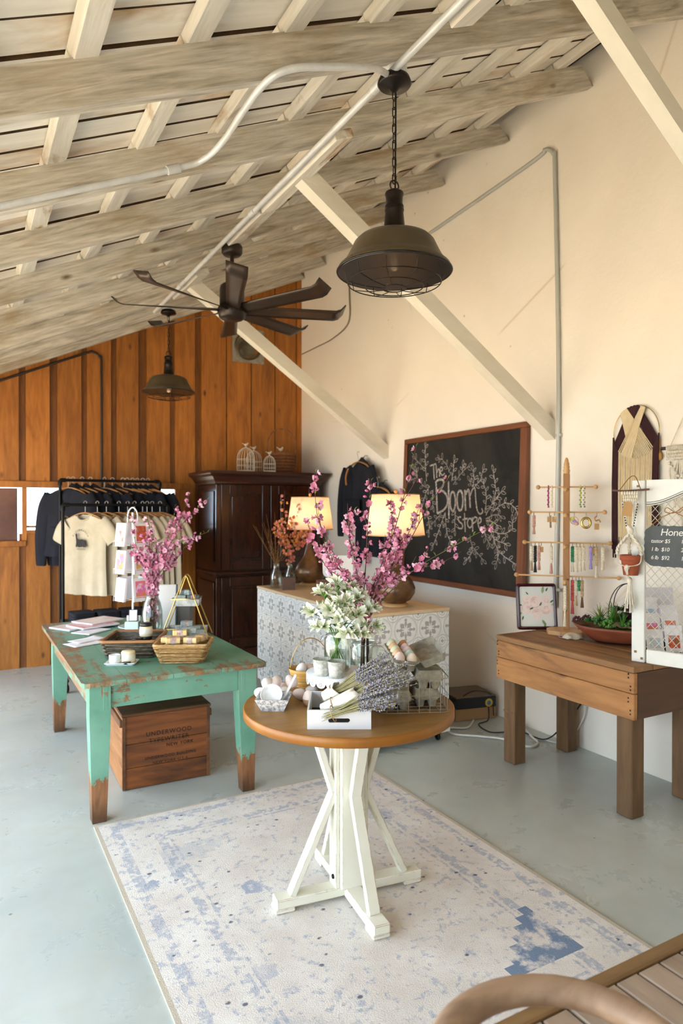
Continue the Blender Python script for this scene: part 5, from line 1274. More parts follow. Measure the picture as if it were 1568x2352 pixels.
w = MB(); w.ball((0, 0, .013), (.026, .014, .015), 10, 8); w.ball((.024, 0, .032), (.011, .010, .011), 8, 6); w.beam((-.02, 0, .018), (-.055, 0, .034), .012, .004); w.tube([(0, 0, -.012), (0, 0, .0)], .002, 5)
br_ = thing('bird_ornament', 'small white bird ornament perched on the wicker basket rim', 'ornament', (2.94, 6.600, 1.876+.238), R(20)); O('bird_body', w, CAGEW, br_)
# round vent in the board wall
t_ = thing('wall_vent', 'square metal plate with a round dark fan vent high on the board wall', 'vent', (2.765, BY-.003, 3.295))
w = MB(); n = 32; a = .185; r = .150; sq = []
for k in range(n):
    A = 2*pi*k/n; m_ = max(abs(cos(A)), abs(sin(A))); sq.append((a*cos(A)/m_, a*sin(A)/m_))
for (yy, fl) in ((-.012, 1),):
    w.add([(x, yy, z) for x, z in sq]+[(r*cos(2*pi*k/n), yy, r*sin(2*pi*k/n)) for k in range(n)], [((k+1) % n, k, n+k, n+(k+1) % n)[::-1] for k in range(n)])
w.add([(x, -.012, z) for x, z in sq]+[(x, .0, z) for x, z in sq], [(k, n+k, n+(k+1) % n, (k+1) % n) for k in range(n)])
O('metal_plate', w, plain('aged_zinc_plate', 'a9a494', .5, .4, c2='8d887a', scale=20), t_)
O('round_collar', MB(Matrix.Rotation(R(90), 4, 'X')).lathe([(.150, -.04), (.158, .018), (.150, .030), (.136, .026), (.134, -.04)], 36), plain('dark_collar', '5e5a50', .4, .6), t_)
O('glass_disc', MB(Matrix.Rotation(R(90), 4, 'X')).lathe([(.001, .006), (.08, .004), (.134, -.01)], 36), plain('smoky_disc', '4b4639', .12, .3, c2='7a735c', scale=3), t_)
w = MB()
for k in range(5):
    A = 2*pi*k/5+.3; w.M = Matrix.Rotation(-A, 4, 'Y'); w.add([(.02, .0, -.02), (.125, -.006, -.045), (.125, .004, .045), (.02, .0, .02)], [(0, 1, 2, 3)])
w.M = Matrix(); w.m = 0; w.lathe([(.001, 0), (.03, 0), (.03, .01), (.001, .01)], 12); O('fan_blades', w, plain('fan_metal', '6b6657', .4, .5), t_)
# ---------------------------------------------------------------- tiled counter
def mat_tile():
    m = NT('patterned_cement_tile'); co = m.co(); sp = m.sep(co); P = .19
    x = m.math('DIVIDE', sp[0], P); y = m.math('DIVIDE', sp[2], P)           # -0.5 .. 0.5 on each tile
    def polar(x, y):
        r = m.math('SQRT', m.math('ADD', m.math('MULTIPLY', x, x), m.math('MULTIPLY', y, y))); return r, m.math('ARCTAN2', y, x)
    r, th = polar(x, y)
    def lobe(k, ph, p): return m.math('POWER', m.math('ABSOLUTE', m.math('COSINE', m.math('MULTIPLY_ADD', th, k, ph))), p)
    def ring(r, c, w): return m.math('LESS_THAN', m.math('ABSOLUTE', m.math('SUBTRACT', r, c)), w)
    fat = m.math('LESS_THAN', m.math('ABSOLUTE', m.math('SUBTRACT', r, .185)), m.math('MULTIPLY', m.math('SUBTRACT', lobe(2, pi/2, 3.0), .12), .125))      # four almond petals on the diagonals
    thin = m.math('LESS_THAN', m.math('ABSOLUTE', m.math('SUBTRACT', r, .185)), m.math('MULTIPLY', m.math('SUBTRACT', lobe(2, 0, 14.0), .06), .14))     # four slim ones
    tip = m.math('LESS_THAN', m.math('ABSOLUTE', m.math('SUBTRACT', r, .325)), m.math('MULTIPLY', m.math('SUBTRACT', lobe(2, 0, 16.0), .25), .075))
    pet = m.math('MAXIMUM', m.math('MAXIMUM', fat, thin), tip)
    line = m.math('MAXIMUM', ring(r, .445, .012), ring(r, .405, .004))
    ax_ = m.math('SUBTRACT', .5, m.math('ABSOLUTE', x)); ay_ = m.math('SUBTRACT', .5, m.math('ABSOLUTE', y)); rc_, _ = polar(ax_, ay_)
    line = m.math('MAXIMUM', line, m.math('MAXIMUM', ring(rc_, .215, .012), ring(rc_, .12, .010)))
    dia = m.math('LESS_THAN', m.math('ADD', ax_, ay_), .07)
    c = m.ramp(m.noise(co, 30, 4), [(.3, lin('e3e3e2')), (.7, lin('eeeeec'))])
    c = m.mix(m.math('MULTIPLY', line, .75), c, lin('a9aaac')); c = m.mix(m.math('MULTIPLY', m.math('MAXIMUM', pet, dia), .85), c, lin('9c9c9d'))
    return m.fin(c, .45)
TILE = mat_tile(); GROUT = plain('counter_substrate', 'cfcdc8', .8); CTOP = wood('pale_counter_top', 'cdb28c', 'dcc6a4', 1, 4, 8, .45, 0, bump=.05)
cx0, cx1, cy0, cy1, cz0, cz = 2.14, 2.765, 3.53, 5.28, .105, .868
ct = thing('tiled_counter', 'shop counter clad in grey and white patterned tiles with a pale top', 'counter', (0, 0, 0))
O('counter_body', MB().box(cx0+.008, cx1-.002, cy0+.008, cy1, cz0, cz-.020), GROUT, ct); O('counter_top', MB().box(cx0-.003, cx1+.003, cy0-.003, cy1+.003, cz-.020, cz, .002), CTOP, ct)
O('base_frame', MB().box(cx0+.02, cx1+.01, cy0+.0, cy1-.02, .062, .103, .003), plain('white_base_frame', 'e3ded4', .6), ct)
P_ = .19
def tile_piece(u0, u1, v0, v1):      # one tile (or a cut one), pattern centred on the whole tile
    w = MB(); g_ = .0008; w.box(u0+g_, u1-g_, -.0065, .0, v0+g_, v1-g_, .0012); return w
cache = {}
def tiles(span, org, rz):
    H_ = cz-.021-cz0; nx = math.ceil(span/P_-1e-6); nz = math.ceil(H_/P_-1e-6)
    for i in range(nx):
        for k in range(nz):
            u1 = min(P_/2, span-i*P_-P_/2); v0 = max(-P_/2, -(H_-k*P_-P_/2)); key = (round(u1, 4), round(v0, 4))
            if key not in cache: cache[key] = tile_piece(-P_/2, u1, v0, P_/2).mesh('tile', TILE)
            p = V((i*P_+P_/2, 0, cz-.021-k*P_-P_/2)); q = Matrix.Rotation(rz, 4, 'Z') @ p
            link('tile', cache[key], ct, V(org)+q, (0, 0, rz))
tiles(cx1-cx0, (cx0, cy0+.0075, 0), 0)
tiles(cy1-cy0, (cx0+.0075, cy1, 0), R(-90))
for (x, y) in ((cx0+.1, cy0+.05), (cx1-.055, cy0+.05), (cx0+.1, cy1-.1), (cx1-.05, cy1-.1)):
    w = MB(); w.box(x-.016, x+.016, y-.02, y+.02, .045, .061); w.ring((x, y, .026), .017, .0095, 'x', 18, 8); w.tube([(x-.014, y, .026), (x+.014, y, .026)], .006, 8); O('caster', w, IRON, ct)
# lamps
SHADE = NT('linen_shade'); _s = SHADE
def mat_shade():
    m = NT('linen_lamp_shade'); t = m.t
    d = m.n('ShaderNodeBsdfDiffuse'); tl = m.n('ShaderNodeBsdfTranslucent'); mx = m.n('ShaderNodeMixShader'); mx.inputs[0].default_value = .55
    d.inputs[0].default_value = lin('f3e6d6'); tl.inputs[0].default_value = lin('f6e6d4')
    t.nodes.remove(m.b); m.l(d.outputs[0], mx.inputs[1]); m.l(tl.outputs[0], mx.inputs[2]); m.l(mx.outputs[0], m.out.inputs[0]); return m.mat
SHADE = mat_shade(); BRONZE = plain('mottled_bronze_ceramic', '4c3423', .25, .2, c2='7a5836', scale=9); GOLDW = plain('light_wood_neck', 'b98f5c', .4)
BULBON = emit('lamp_bulb_glow', 'ffe2b8', 25)
def table_lamp(x, y, z, label):
    t_ = thing('table_lamp', label, 'lamp', (x, y, z), group='lit table lamps on the counter')
    O('foot', MB().lathe([(.001, 0), (.085, 0), (.088, .006), (.082, .018), (.07, .024), (.001, .024)], 28), GOLDW, t_)
    O('gourd_base', MB().lathe([(.06, .024), (.10, .045), (.128, .09), (.130, .125), (.112, .17), (.075, .215), (.048, .265), (.036, .32), (.030, .37), (.033, .39), (.028, .40), (.001, .40)], 32), BRONZE, t_)
    O('neck', MB().lathe([(.02, .40), (.024, .405), (.024, .43), (.012, .44), (.012, .52), (.001, .52)], 16), GOLDW, t_)
    w = MB(); w.lathe([(.192, .468), (.156, .735)], 48); O('shade', w, SHADE, t_, solid=.0012)
    w = MB(); w.ring((0, 0, .468), .192, .003, 'z', 40, 5); w.ring((0, 0, .735), .156, .003, 'z', 40, 5)
    for k in range(3): A = 2*pi*k/3; w.tube([(.156*cos(A), .156*sin(A), .735), (0, 0, .73)], .002, 4)
    w.tube([(0, 0, .52), (0, 0, .745)], .003, 5)
    O('shade_wire', w, plain('shade_wire', 'c9a36a', .4, .6), t_); O('finial', MB().lathe([(.002, .742), (.010, .747), (.013, .757), (.008, .768), (.001, .771)], 12), GOLDW, t_)
    O('bulb', MB().ball((0, 0, .575), (.028, .028, .036), 12, 8), BULBON, t_)
    l = bpy.data.lights.new('lamp_light', 'POINT'); l.energy = 8.5; l.color = (1, .75, .50); l.shadow_soft_size = .035; o = link('lamp_light', l, t_, (0, 0, .60))
    return t_
table_lamp(2.497, 3.755, cz, 'lit cream shaded table lamp on the near end of the counter behind the pink branches')
table_lamp(2.554, 5.13, cz, 'lit table lamp with a cream shade farther along the counter by the armoire')
# bottles of dried stems
def bottle(x, y, z, label, s=1):
    v_ = thing('glass_bottle', label, 'bottle', (x, y, z), group='glass bottles on the counter')
    O('bottle_glass', MB().lathe([(.001, 0), (.042*s, 0), (.047*s, .006), (.047*s, .10*s), (.040*s, .13*s), (.024*s, .155*s), (.022*s, .19*s), (.026*s, .20*s), (.024*s, .20*s), (.020*s, .19*s), (.022*s, .155*s), (.044*s, .10*s), (.044*s, .01), (.001, .008)], 24), GL, v_)
bottle(2.215, 5.065, cz, 'clear glass bottle of dry brown twigs at the far end of the counter'); bottle(2.365, 5.12, cz, 'clear glass bottle of orange flowering branches next to the dry twigs', .95)
DRY = plain('dry_brown_stem', '7a4a26', .8, c2='8f6a38', scale=20)
for k in range(14):
    A = U(0, 6.28); x, y, z = 2.215, 5.065, cz; t_ = thing('dry_twig', 'dry brown twig in the glass bottle on the counter', 'twig', (x, y, z+.012), group='dry twigs in the glass bottle')
    lx = -.15+.022*k+U(-.02, .02); ly = .07-.01*k+U(-.05, .05); top_ = .42+U(0, .26)-abs(lx)*.7
    w = MB(); P = bez([(-lx*.12, -ly*.12, 0), (lx*.07, ly*.07, .185), (lx*.45, ly*.45, top_*.62), (lx*1.05, ly, top_)], 6); w.tube(P, [.0024-.0016*i/18 for i in range(len(P))], 4)
    for j in range(6):
        i = 9+j; d = V((U(-1, 1), U(-1, 1), .8)).normalized(); w.tube([P[i], P[i]+d*U(.02, .05)], [.001, .0005], 3)
    O('twig_stem', w, DRY, t_)
OPET = [plain('orange_petal_%s' % c, a, .6, c2=b_, scale=60) for c, a, b_ in (('a', 'd97a55', 'e9a884'), ('b', 'cf6a58', 'e39484'), ('c', 'd98a3a', 'e6a85a'))]
def oblossom(i):
    w = MB()
    for k in range(5): petal(w, .016, .016, .45, 2*pi*k/5, R(U(15, 45)))
    return w.mesh('blossom', OPET[i])
OB = [oblossom(i) for i in range(3)]
OFB = [[(2.336, 5.107, 1.288), (2.306, 5.126, 1.574)], [(2.398, 5.072, 1.288), (2.430, 5.057, 1.538)], [(2.304, 5.124, 1.216), (2.250, 5.163, 1.341)], [(2.429, 5.055, 1.216), (2.498, 5.03, 1.33)], [(2.382, 5.081, 1.252), (2.374, 5.087, 1.431)], [(2.299, 5.070, 1.255), (2.233, 5.051, 1.397)], [(2.40, 5.05, 1.219), (2.44, 4.99, 1.33)]]
SV = BLOS; BLOS = OB
RK = rank([p[-1] for p in OFB])
for k, P in enumerate(OFB): branch((2.365+U(-.015, .015), 5.12+U(-.015, .015), cz+.012), [(2.365, 5.12, cz+.185)]+P, '%s orange blossom branch of the counter bottle, counted from the armoire side' % NTH[RK[k]], 'orange branches in the glass bottle', 9 if k < 2 else 24, .45 if k < 2 else .38, seed=90+k, fs=1.2, tip_leaf=5, spread=.025)
BLOS = SV
t_ = thing('wooden_box', 'small dark wooden box in front of the glass bottles on the counter', 'box', (2.262, 4.925, cz), R(-20))
w = MB(); a, b, h, t = .05, .04, .10, .008
for (x0, x1, y0, y1) in ((-a, a, -b, -b+t), (-a, a, b-t, b), (-a, -a+t, -b+t, b-t), (a-t, a, -b+t, b-t)): w.box(x0, x1, y0, y1, 0, h, .001)
w.box(-a+t, a-t, -b+t, b-t, 0, t); O('box_shell', w, plain('brown_box_wood', '5a4238', .6, c2='6d5346', scale=12, stretch=(1, 1, 5)), t_)
t_ = thing('wooden_block', 'brown wooden card holder block on the counter behind the white bouquet', 'box', (2.36, 4.50, cz), R(-20)); O('block', MB().box(-.06, .06, -.035, .035, 0, .11, .006), plain('walnut_block', '6a4a3a', .5), t_)
t_ = thing('payment_screen', 'white rounded tablet stand seen from behind on the counter', 'tablet', (2.50, 4.55, cz), R(-25))
w = MB(TR(0, 0, .22, 0, R(-22))); w.prism([(x, y) for x, y, z in rrect(.105, .085, .05, 0, 6)], -.006, .006); w.v = w.v; Kp = TR(0, 0, .20, 0, R(70))
w = MB(Kp); w.prism([(x, y) for x, y, z in rrect(.115, .085, .045, 0, 6)], -.007, .007); O('tablet_back', w, PORC, t_)
O('swivel_stand', MB().lathe([(.001, 0), (.065, 0), (.067, .008), (.03, .02), (.022, .06), (.02, .17), (.001, .19)], 24), PORC, t_)
# ---------------------------------------------------------------- chalkboard
BX, BYY, BZ0 = 3.345, 4.96, .895
lean = math.atan(.048/1.225)
cb = thing('chalkboard', 'large black chalkboard in a brown wood frame hung on the cream wall with white lettering', 'chalkboard', (BX, BYY, BZ0))
cb.rotation_mode = 'XYZ'
# local frame: x along the board toward the viewer (-Y in the room), y up the board, z out of the wall
t3 = V((.048, 0, 1.225)).normalized(); s3 = V((0, -1, 0)); n3 = s3.cross(t3)
cb.rotation_euler = Matrix(((s3.x, t3.x, n3.x), (s3.y, t3.y, n3.y), (s3.z, t3.z, n3.z))).to_euler()
FRW = wood('chalkboard_frame_wood', '5a2f18', '7f4a28', 0, 5, 8, .5, .05); FRV = wood('chalkboard_frame_upright', '5a2f18', '7f4a28', 1, 5, 8, .5, .05)
def mat_slate():
    m = NT('chalkboard_slate'); co = m.co(); f = m.noise(m.co((1, .6, 1), rot=(0, 0, .5)), 3, 6, .65, .8)
    return m.fin(m.ramp(f, [(.35, lin('1c1b1b')), (.75, lin('34332f'))]), .7, spec=.25)
BW_, BH_ = 1.49, 1.215
O('slate', MB().box(.04, BW_-.04, .035, BH_-.035, -.028, -.008), mat_slate(), cb)
for (x0, x1, y0, y1, mt) in ((.01, BW_, .0, .042, FRW), (.01, BW_, BH_-.040, BH_, FRW), (.01, .052, .042, BH_-.040, FRV), (BW_-.062, BW_, .042, BH_-.040, FRV)):
    O('frame_rail', MB().box(x0, x1, y0, y1, -.032, .010, .004), mt, cb)
CHALK = plain('white_chalk', 'd9cfc6', .95, c2='8f8781', scale=70, lo=.30, hi=.50); CHALK2 = plain('faint_chalk', 'a39a93', .95, c2='6d6661', scale=60, lo=.35, hi=.6)
def ribbon(w, pts, wd, z=-.0072):     # a flat chalk line lying on the slate
    P = bez([(x, y, 0) for x, y in pts], 6) if len(pts) > 2 else bez([(x, y, 0) for x, y in pts], 4); n = len(P); vs = []
    for i in range(n):
        d = (P[min(i+1, n-1)]-P[max(i-1, 0)]); d.normalize(); q = V((-d.y, d.x, 0))*wd*(.8+.4*abs(sin(i*1.7)))
        vs += [(P[i].x+q.x, P[i].y+q.y, z), (P[i].x-q.x, P[i].y-q.y, z)]
    w.add(vs, [(2*i, 2*i+1, 2*i+3, 2*i+2) for i in range(n-1)])
CHALK_TEXT = [[(0.372,0.968),(0.457,0.981)],[(0.423,0.976),(0.430,0.914),(0.441,0.852)],[(0.457,0.977),(0.474,0.864)],[(0.472,0.905),(0.487,0.935),(0.505,0.917),(0.510,0.873)],[(0.513,0.913),(0.543,0.925),(0.536,0.948),(0.515,0.944),(0.517,0.906),(0.545,0.885),(0.577,0.897)],[(0.465,0.827),(0.480,0.701),(0.495,0.576)],[(0.454,0.827),(0.503,0.848),(0.558,0.844),(0.567,0.814),(0.539,0.781),(0.491,0.761)],[(0.491,0.761),(0.563,0.754),(0.613,0.713),(0.622,0.653),(0.581,0.606),(0.495,0.576)],[(0.628,0.832),(0.639,0.673),(0.649,0.534)],[(0.686,0.748),(0.700,0.740),(0.713,0.719),(0.721,0.689),(0.723,0.655),(0.718,0.625),(0.707,0.604),(0.693,0.597),(0.678,0.604),(0.666,0.625),(0.658,0.656),(0.656,0.689),(0.661,0.720),(0.671,0.741),(0.686,0.748)],[(0.775,0.756),(0.791,0.748),(0.804,0.726),(0.812,0.695),(0.814,0.661),(0.809,0.630),(0.798,0.608),(0.783,0.601),(0.767,0.608),(0.753,0.630),(0.745,0.661),(0.743,0.696),(0.748,0.727),(0.760,0.748),(0.775,0.756)],[(0.833,0.761),(0.842,0.671),(0.851,0.598)],[(0.843,0.722),(0.872,0.759),(0.889,0.722),(0.904,0.620)],[(0.897,0.709),(0.921,0.758),(0.950,0.768),(0.963,0.695),(0.981,0.614),(1.011,0.577),(1.048,0.589),(1.034,0.617)],[(0.798,0.549),(0.765,0.545),(0.775,0.517),(0.816,0.492),(0.813,0.463),(0.767,0.463)],[(0.837,0.582),(0.845,0.511),(0.854,0.435)],[(0.814,0.529),(0.878,0.541)],[(0.903,0.541),(0.915,0.538),(0.925,0.528),(0.930,0.514),(0.931,0.499),(0.927,0.485),(0.918,0.475),(0.906,0.471),(0.894,0.475),(0.884,0.484),(0.878,0.498),(0.877,0.513),(0.882,0.528),(0.891,0.537),(0.903,0.541)],[(0.931,0.551),(0.937,0.494),(0.942,0.438)],[(0.937,0.532),(0.960,0.551),(0.984,0.544),(0.974,0.520),(0.941,0.504)],[(1.000,0.501),(1.032,0.522),(1.019,0.549),(0.999,0.526),(1.006,0.483),(1.035,0.462),(1.075,0.491)]]
CHALK_SPRIGS = [[(0.299,1.133),(0.304,1.038),(0.315,0.954),(0.333,0.842)],[(0.160,1.040),(0.242,0.986),(0.316,0.940)],[(0.114,0.860),(0.200,0.874),(0.275,0.816),(0.336,0.786)],[(0.178,0.932),(0.200,0.874)],[(0.494,1.019),(0.538,1.010),(0.606,0.952),(0.636,0.898)],[(0.689,0.987),(0.683,0.909),(0.666,0.831)],[(0.864,0.939),(0.786,0.891),(0.727,0.842),(0.688,0.804)],[(0.799,0.942),(0.796,0.897)],[(0.924,0.898),(0.937,0.834),(0.920,0.778)],[(1.033,0.899),(1.008,0.825),(0.948,0.790)],[(1.147,0.888),(1.169,0.802),(1.181,0.729),(1.149,0.657),(1.081,0.565)],[(1.042,0.806),(1.073,0.743),(1.081,0.669),(1.071,0.583)],[(1.242,0.740),(1.192,0.693),(1.150,0.645)],[(1.408,0.592),(1.357,0.638),(1.289,0.656),(1.221,0.632),(1.161,0.596)],[(1.241,0.561),(1.180,0.572),(1.082,0.540)],[(1.362,0.527),(1.356,0.469),(1.273,0.437),(1.185,0.446),(1.122,0.468)],[(1.399,0.232),(1.289,0.277),(1.217,0.327),(1.170,0.403),(1.131,0.462)],[(1.213,0.225),(1.228,0.286),(1.208,0.338)],[(1.064,0.239),(0.992,0.290),(0.932,0.343),(0.909,0.418)],[(0.879,0.220),(0.935,0.280),(0.942,0.331)],[(0.453,0.313),(0.504,0.404),(0.554,0.499),(0.593,0.580)],[(0.680,0.351),(0.629,0.421),(0.608,0.514),(0.599,0.587)],[(0.390,0.427),(0.386,0.510),(0.347,0.585),(0.389,0.668)],[(0.727,0.451),(0.723,0.529),(0.729,0.600)],[(1.302,0.367),(1.224,0.381),(1.170,0.403)],[(1.127,0.365),(1.089,0.406),(1.077,0.448)],[(0.306,0.689),(0.337,0.758),(0.381,0.799)],[(0.436,0.633),(0.421,0.702),(0.429,0.770)],[(0.432,0.490),(0.497,0.539),(0.550,0.573)],[(0.889,0.823),(0.920,0.778)],[(0.121,0.963),(0.197,0.917)],[(1.210,0.494),(1.146,0.523),(1.083,0.528)]]

for k, l in enumerate(CHALK_TEXT):
    w = MB(); ribbon(w, l, .0062 if k < 5 or k > 12 else .0088); O('chalk_letter', w, CHALK, cb)
rs = random.Random(5)
for l in CHALK_SPRIGS:
    w = MB(); ribbon(w, l, .0032, -.0076); P = bez([(x, y, 0) for x, y in l], 5); n = len(P); i = 1; sd = 1
    while i < n-1:
        d = (P[i+1]-P[i-1]).normalized(); q = V((-d.y, d.x, 0))*sd; L_ = rs.uniform(.038, .055); dr = (q*.8-d*.55).normalized() if l[0][1] > l[-1][1] or True else q
        lf = [(P[i].x, P[i].y)]; nrm = V((-dr.y, dr.x, 0))
        for (a, b) in ((.35, .16), (.7, .17), (1, 0), (.7, -.17), (.35, -.16), (0, 0)): p_ = P[i]+dr*L_*a+nrm*L_*b; lf.append((p_.x, p_.y))
        ribbon(w, lf, .0022, -.0074); sd = -sd; i += 2
    p_ = P[0]; d = (P[0]-P[2]).normalized(); nrm = V((-d.y, d.x, 0)); ribbon(w, [(p_.x, p_.y)]+[((p_+d*.05*a+nrm*.05*b).x, (p_+d*.05*a+nrm*.05*b).y) for a, b in ((.35, .16), (.7, .17), (1, 0), (.7, -.17), (.35, -.16), (0, 0))], .0022, -.0074)
    O('chalk_sprig', w, CHALK2 if rs.random() < .4 else CHALK, cb)
# clothes on the wall hooks
def hook(y, z):
    t_ = thing('wall_hook', 'small metal hook on the cream wall holding a garment', 'hook', (WX, y, z), group='hooks on the cream wall')
    O('hook_wire', MB().tube(bez([(-.001, 0, .03), (-.03, 0, .03), (-.045, 0, .0), (-.05, 0, .02)], 4), .003, 5), IRON, t_)
hook(5.63, 1.985); hook(5.273, 1.735)
h1 = hoodie((WX-.105, 5.63, 2.03), R(-90), 'navy hooded sweatshirt with a tan cord hanging on the cream wall', None); hanger((WX-.105, 5.63, 2.035), R(-90), 'wooden hanger of the navy sweatshirt on the cream wall', None)
O('tan_cord', MB().tube(bez([(-.04, -.085, -.14), (-.06, -.10, -.22), (-.05, -.10, -.30)], 5), .010, 6), plain('tan_cord', '9c6a35', .8), h1)
h2 = hoodie((WX-.105, 5.273, 1.78), R(-90), 'dark sweatshirt on the wall half hidden behind the near lamp shade', None); hanger((WX-.105, 5.273, 1.785), R(-90), 'wooden hanger above the near lamp shade on the cream wall', None)
# ---------------------------------------------------------------- timber workbench
BEAMF = wood('reclaimed_front_board', '8a5a30', 'b8834e', 1, 4, 8, .6, .06, stain='4a3524', stain_lo=.60, stain_hi=.76, stain_scale=2.2, bump=.25, knots='5a341c')
BEAMT = wood('reclaimed_top_board', '6a4a2c', 'a37548', 1, 4, 8, .6, .10, stain='40342a', stain_lo=.50, stain_hi=.74, stain_scale=2, bump=.3)
BEAML = wood('reclaimed_post', '4f3822', '7d5d3c', 2, 4, 8, .7, .08, stain='33261a', stain_lo=.55, stain_hi=.8, bump=.4)
BEAME = wood('dark_end_board', '3e2414', '5f3a20', 0, 4, 8, .6, .05, bump=.25)
wbx0, wbx1, wby0, wby1, wz = 2.80, 3.385, 2.165, 3.125, .757
bn = thing('workbench', 'heavy reclaimed timber workbench with a deep front board against the cream wall', 'workbench', (0, 0, 0))
xs = [wbx0, 2.945, 3.09, 3.24, wbx1]
for i in range(4): O('top_plank', MB().box(xs[i]+.0015, xs[i+1]-.0015, wby0, wby1, wz-.032, wz-U(0, .002), .003), BEAMT, bn)
O('front_board', MB().box(wbx0+.004, wbx0+.030, wby0, wby1, wz-.132, wz-.034, .003), BEAMF, bn); O('front_board', MB().box(wbx0+.003, wbx0+.030, wby0, wby1, .498, wz-.134, .003), BEAMF, bn)
O('end_board', MB().box(wbx0+.031, wbx1, wby0+.001, wby0+.028, .498, wz-.034, .003), BEAME, bn); O('end_board', MB().box(wbx0+.031, wbx1, wby1-.028, wby1-.001, .498, wz-.034, .003), BEAME, bn)
O('back_board', MB().box(wbx1-.026, wbx1, wby0+.03, wby1-.03, .52, wz-.034, .003), BEAME, bn)
for (x, y) in ((2.880, 3.05), (2.880, 2.245), (3.31, 3.045), (3.31, 2.245)):
    O('leg', MB().box(x-.046, x+.046, y-.046, y+.046, .001, wz-.033, .005), BEAML, bn)
    if x < 3 and y > 3: O('leg_cleat', MB().box(x-.047, x-.034+.0, y-.047, y+.047, .30, .31, .001), BEAML, bn)
NAIL = plain('nail_stain', '241a14', .8)
for y0 in (wby0+.02, wby1-.02):
    for i in range(4):
        for dz in (0, .03): O('nail', MB(TR(wbx0+.0035, y0+.012*(i % 2), .525+.058*i+dz*.6, 0, 0, R(-90))).lathe([(.0055, -.002), (.004, .0015), (.0, .002)], 8), NAIL, bn)
# framed rose picture
pf = thing('picture_frame', 'rose painting tile in a dark maroon rounded frame at the end of the workbench', 'picture', (3.128, 3.165, wz), 0)
pc = (V((3.069, 3.265, 0))+V((3.196, 3.071, 0)))/2
pf.location = (3.110, 3.092, wz+.006); pf.rotation_euler = (R(-9), 0, math.atan2(3.00-3.088, 3.235-2.985)+R(-8))
fw_, fh_ = .125, .285
def rframe(a, h, r, t, d0, d1):
    w = MB(); o = rrect(a, h/2, r, 0, 5); i_ = rrect(a-t, h/2-t, r*.5, 0, 5); n = len(o)
    A = [(x, d0, y+h/2) for x, y, z in o]; B = [(x, d0, y+h/2) for x, y, z in i_]; A2 = [(x, d1, y+h/2) for x, y, z in o]; B2 = [(x, d1, y+h/2) for x, y, z in i_]
    m_ = [(x*.985, d0-.006, (y)*.985+h/2) for x, y, z in rrect(a-t*.45, h/2-t*.45, r*.7, 0, 5)]
    for (p, q) in ((A, m_), (m_, B), (B, B2), (B2, A2), (A2, A)): w.add(p+q, [(k, (k+1) % n, n+(k+1) % n, n+k) for k in range(n)], True)
    return w
O('frame_moulding', rframe(fw_, fh_, .018, .020, 0, .016), plain('maroon_lacquer', '3d1018', .2, spec=.6), pf)
O('picture_panel', MB().box(-fw_+.018, fw_-.018, .004, .008, .018, fh_-.018), plain('white_tile_glaze', 'e6ebe8', .25), pf)
ROSE = [plain('rose_wash_%s' % n_, c, .4, c2=d, scale=50) for n_, c, d in (('a', 'd9a8a8', 'e6c3c0'), ('b', 'f0dedb', 'e9d0cc'), ('c', 'efdcd8', 'f3e6e3'))]; SAGE = plain('sage_wash', '7f9a6a', .4, c2='a9bd92', scale=40); DSAGE = plain('dark_sage_wash', '4a6b4a', .4)
rs = random.Random(11)
def disc(w, x, z, r, y, n=16, k=.10):
    w.add([(x, y, z)]+[(x+r*(1+k*sin(5*A+x*50))*cos(A), y, z+r*(1+k*cos(4*A+z*70))*sin(A)) for A in [2*pi*i/n for i in range(n)]], [(0, i+1, (i+1) % n+1) for i in range(n)])
for q_, (x, z, r) in enumerate(((-.058, .182, .030), (.058, .185, .028), (.058, .128, .038), (-.062, .128, .036), (-.002, .098, .034), (-.008, .172, .043))):
    w = MB(); y_ = .0036-.00012*q_; w.m = 2; disc(w, x, z, r, y_)
    for k in range(7):       # loose brush strokes curling round the heart of the rose
        w.m = k % 2; rr_ = r*(.92-.125*k); a0 = rs.uniform(0, 6.28); sp_ = rs.uniform(1.6, 3.4); wd_ = r*.055
        pts = [(x+rr_*(1-.18*i/8)*cos(a0+sp_*i/8), z+rr_*(1-.18*i/8)*sin(a0+sp_*i/8)) for i in range(9)]
        vs = []
        for i, (px_, pz_) in enumerate(pts): A = a0+sp_*i/8; t_w = wd_*math.sin(pi*(i+.6)/9.2); vs += [(px_+t_w*cos(A), y_-.00005, pz_+t_w*sin(A)), (px_-t_w*cos(A), y_-.00005, pz_-t_w*sin(A))]
        w.add(vs, [(2*i, 2*i+1, 2*i+3, 2*i+2) for i in range(8)])
    O('painted_rose', w, ROSE, pf)
for (x, z, a, L) in ((.038, .222, 80, .05), (.06, .235, 60, .03), (-.092, .105, 200, .045), (-.085, .085, 250, .03), (.03, .062, 300, .045), (.05, .045, 260, .04), (.09, .15, 20, .035), (.018, .145, 60, .03), (-.02, .135, 200, .03), (.085, .165, 40, .03), (-.05, .215, 130, .025), (-.09, .15, 170, .03)):
    w = MB(); d = V((cos(R(a)), 0, sin(R(a)))); q = V((-d.z, 0, d.x)); p = V((x, .0029, z)); w.add([p, p+d*L*.25+q*L*.17, p+d*L*.6+q*L*.16, p+d*L, p+d*L*.6-q*L*.16, p+d*L*.25-q*L*.17], [(0, 1, 2, 3, 4, 5)]); O('painted_leaf', w, SAGE if L > .032 else DSAGE, pf)
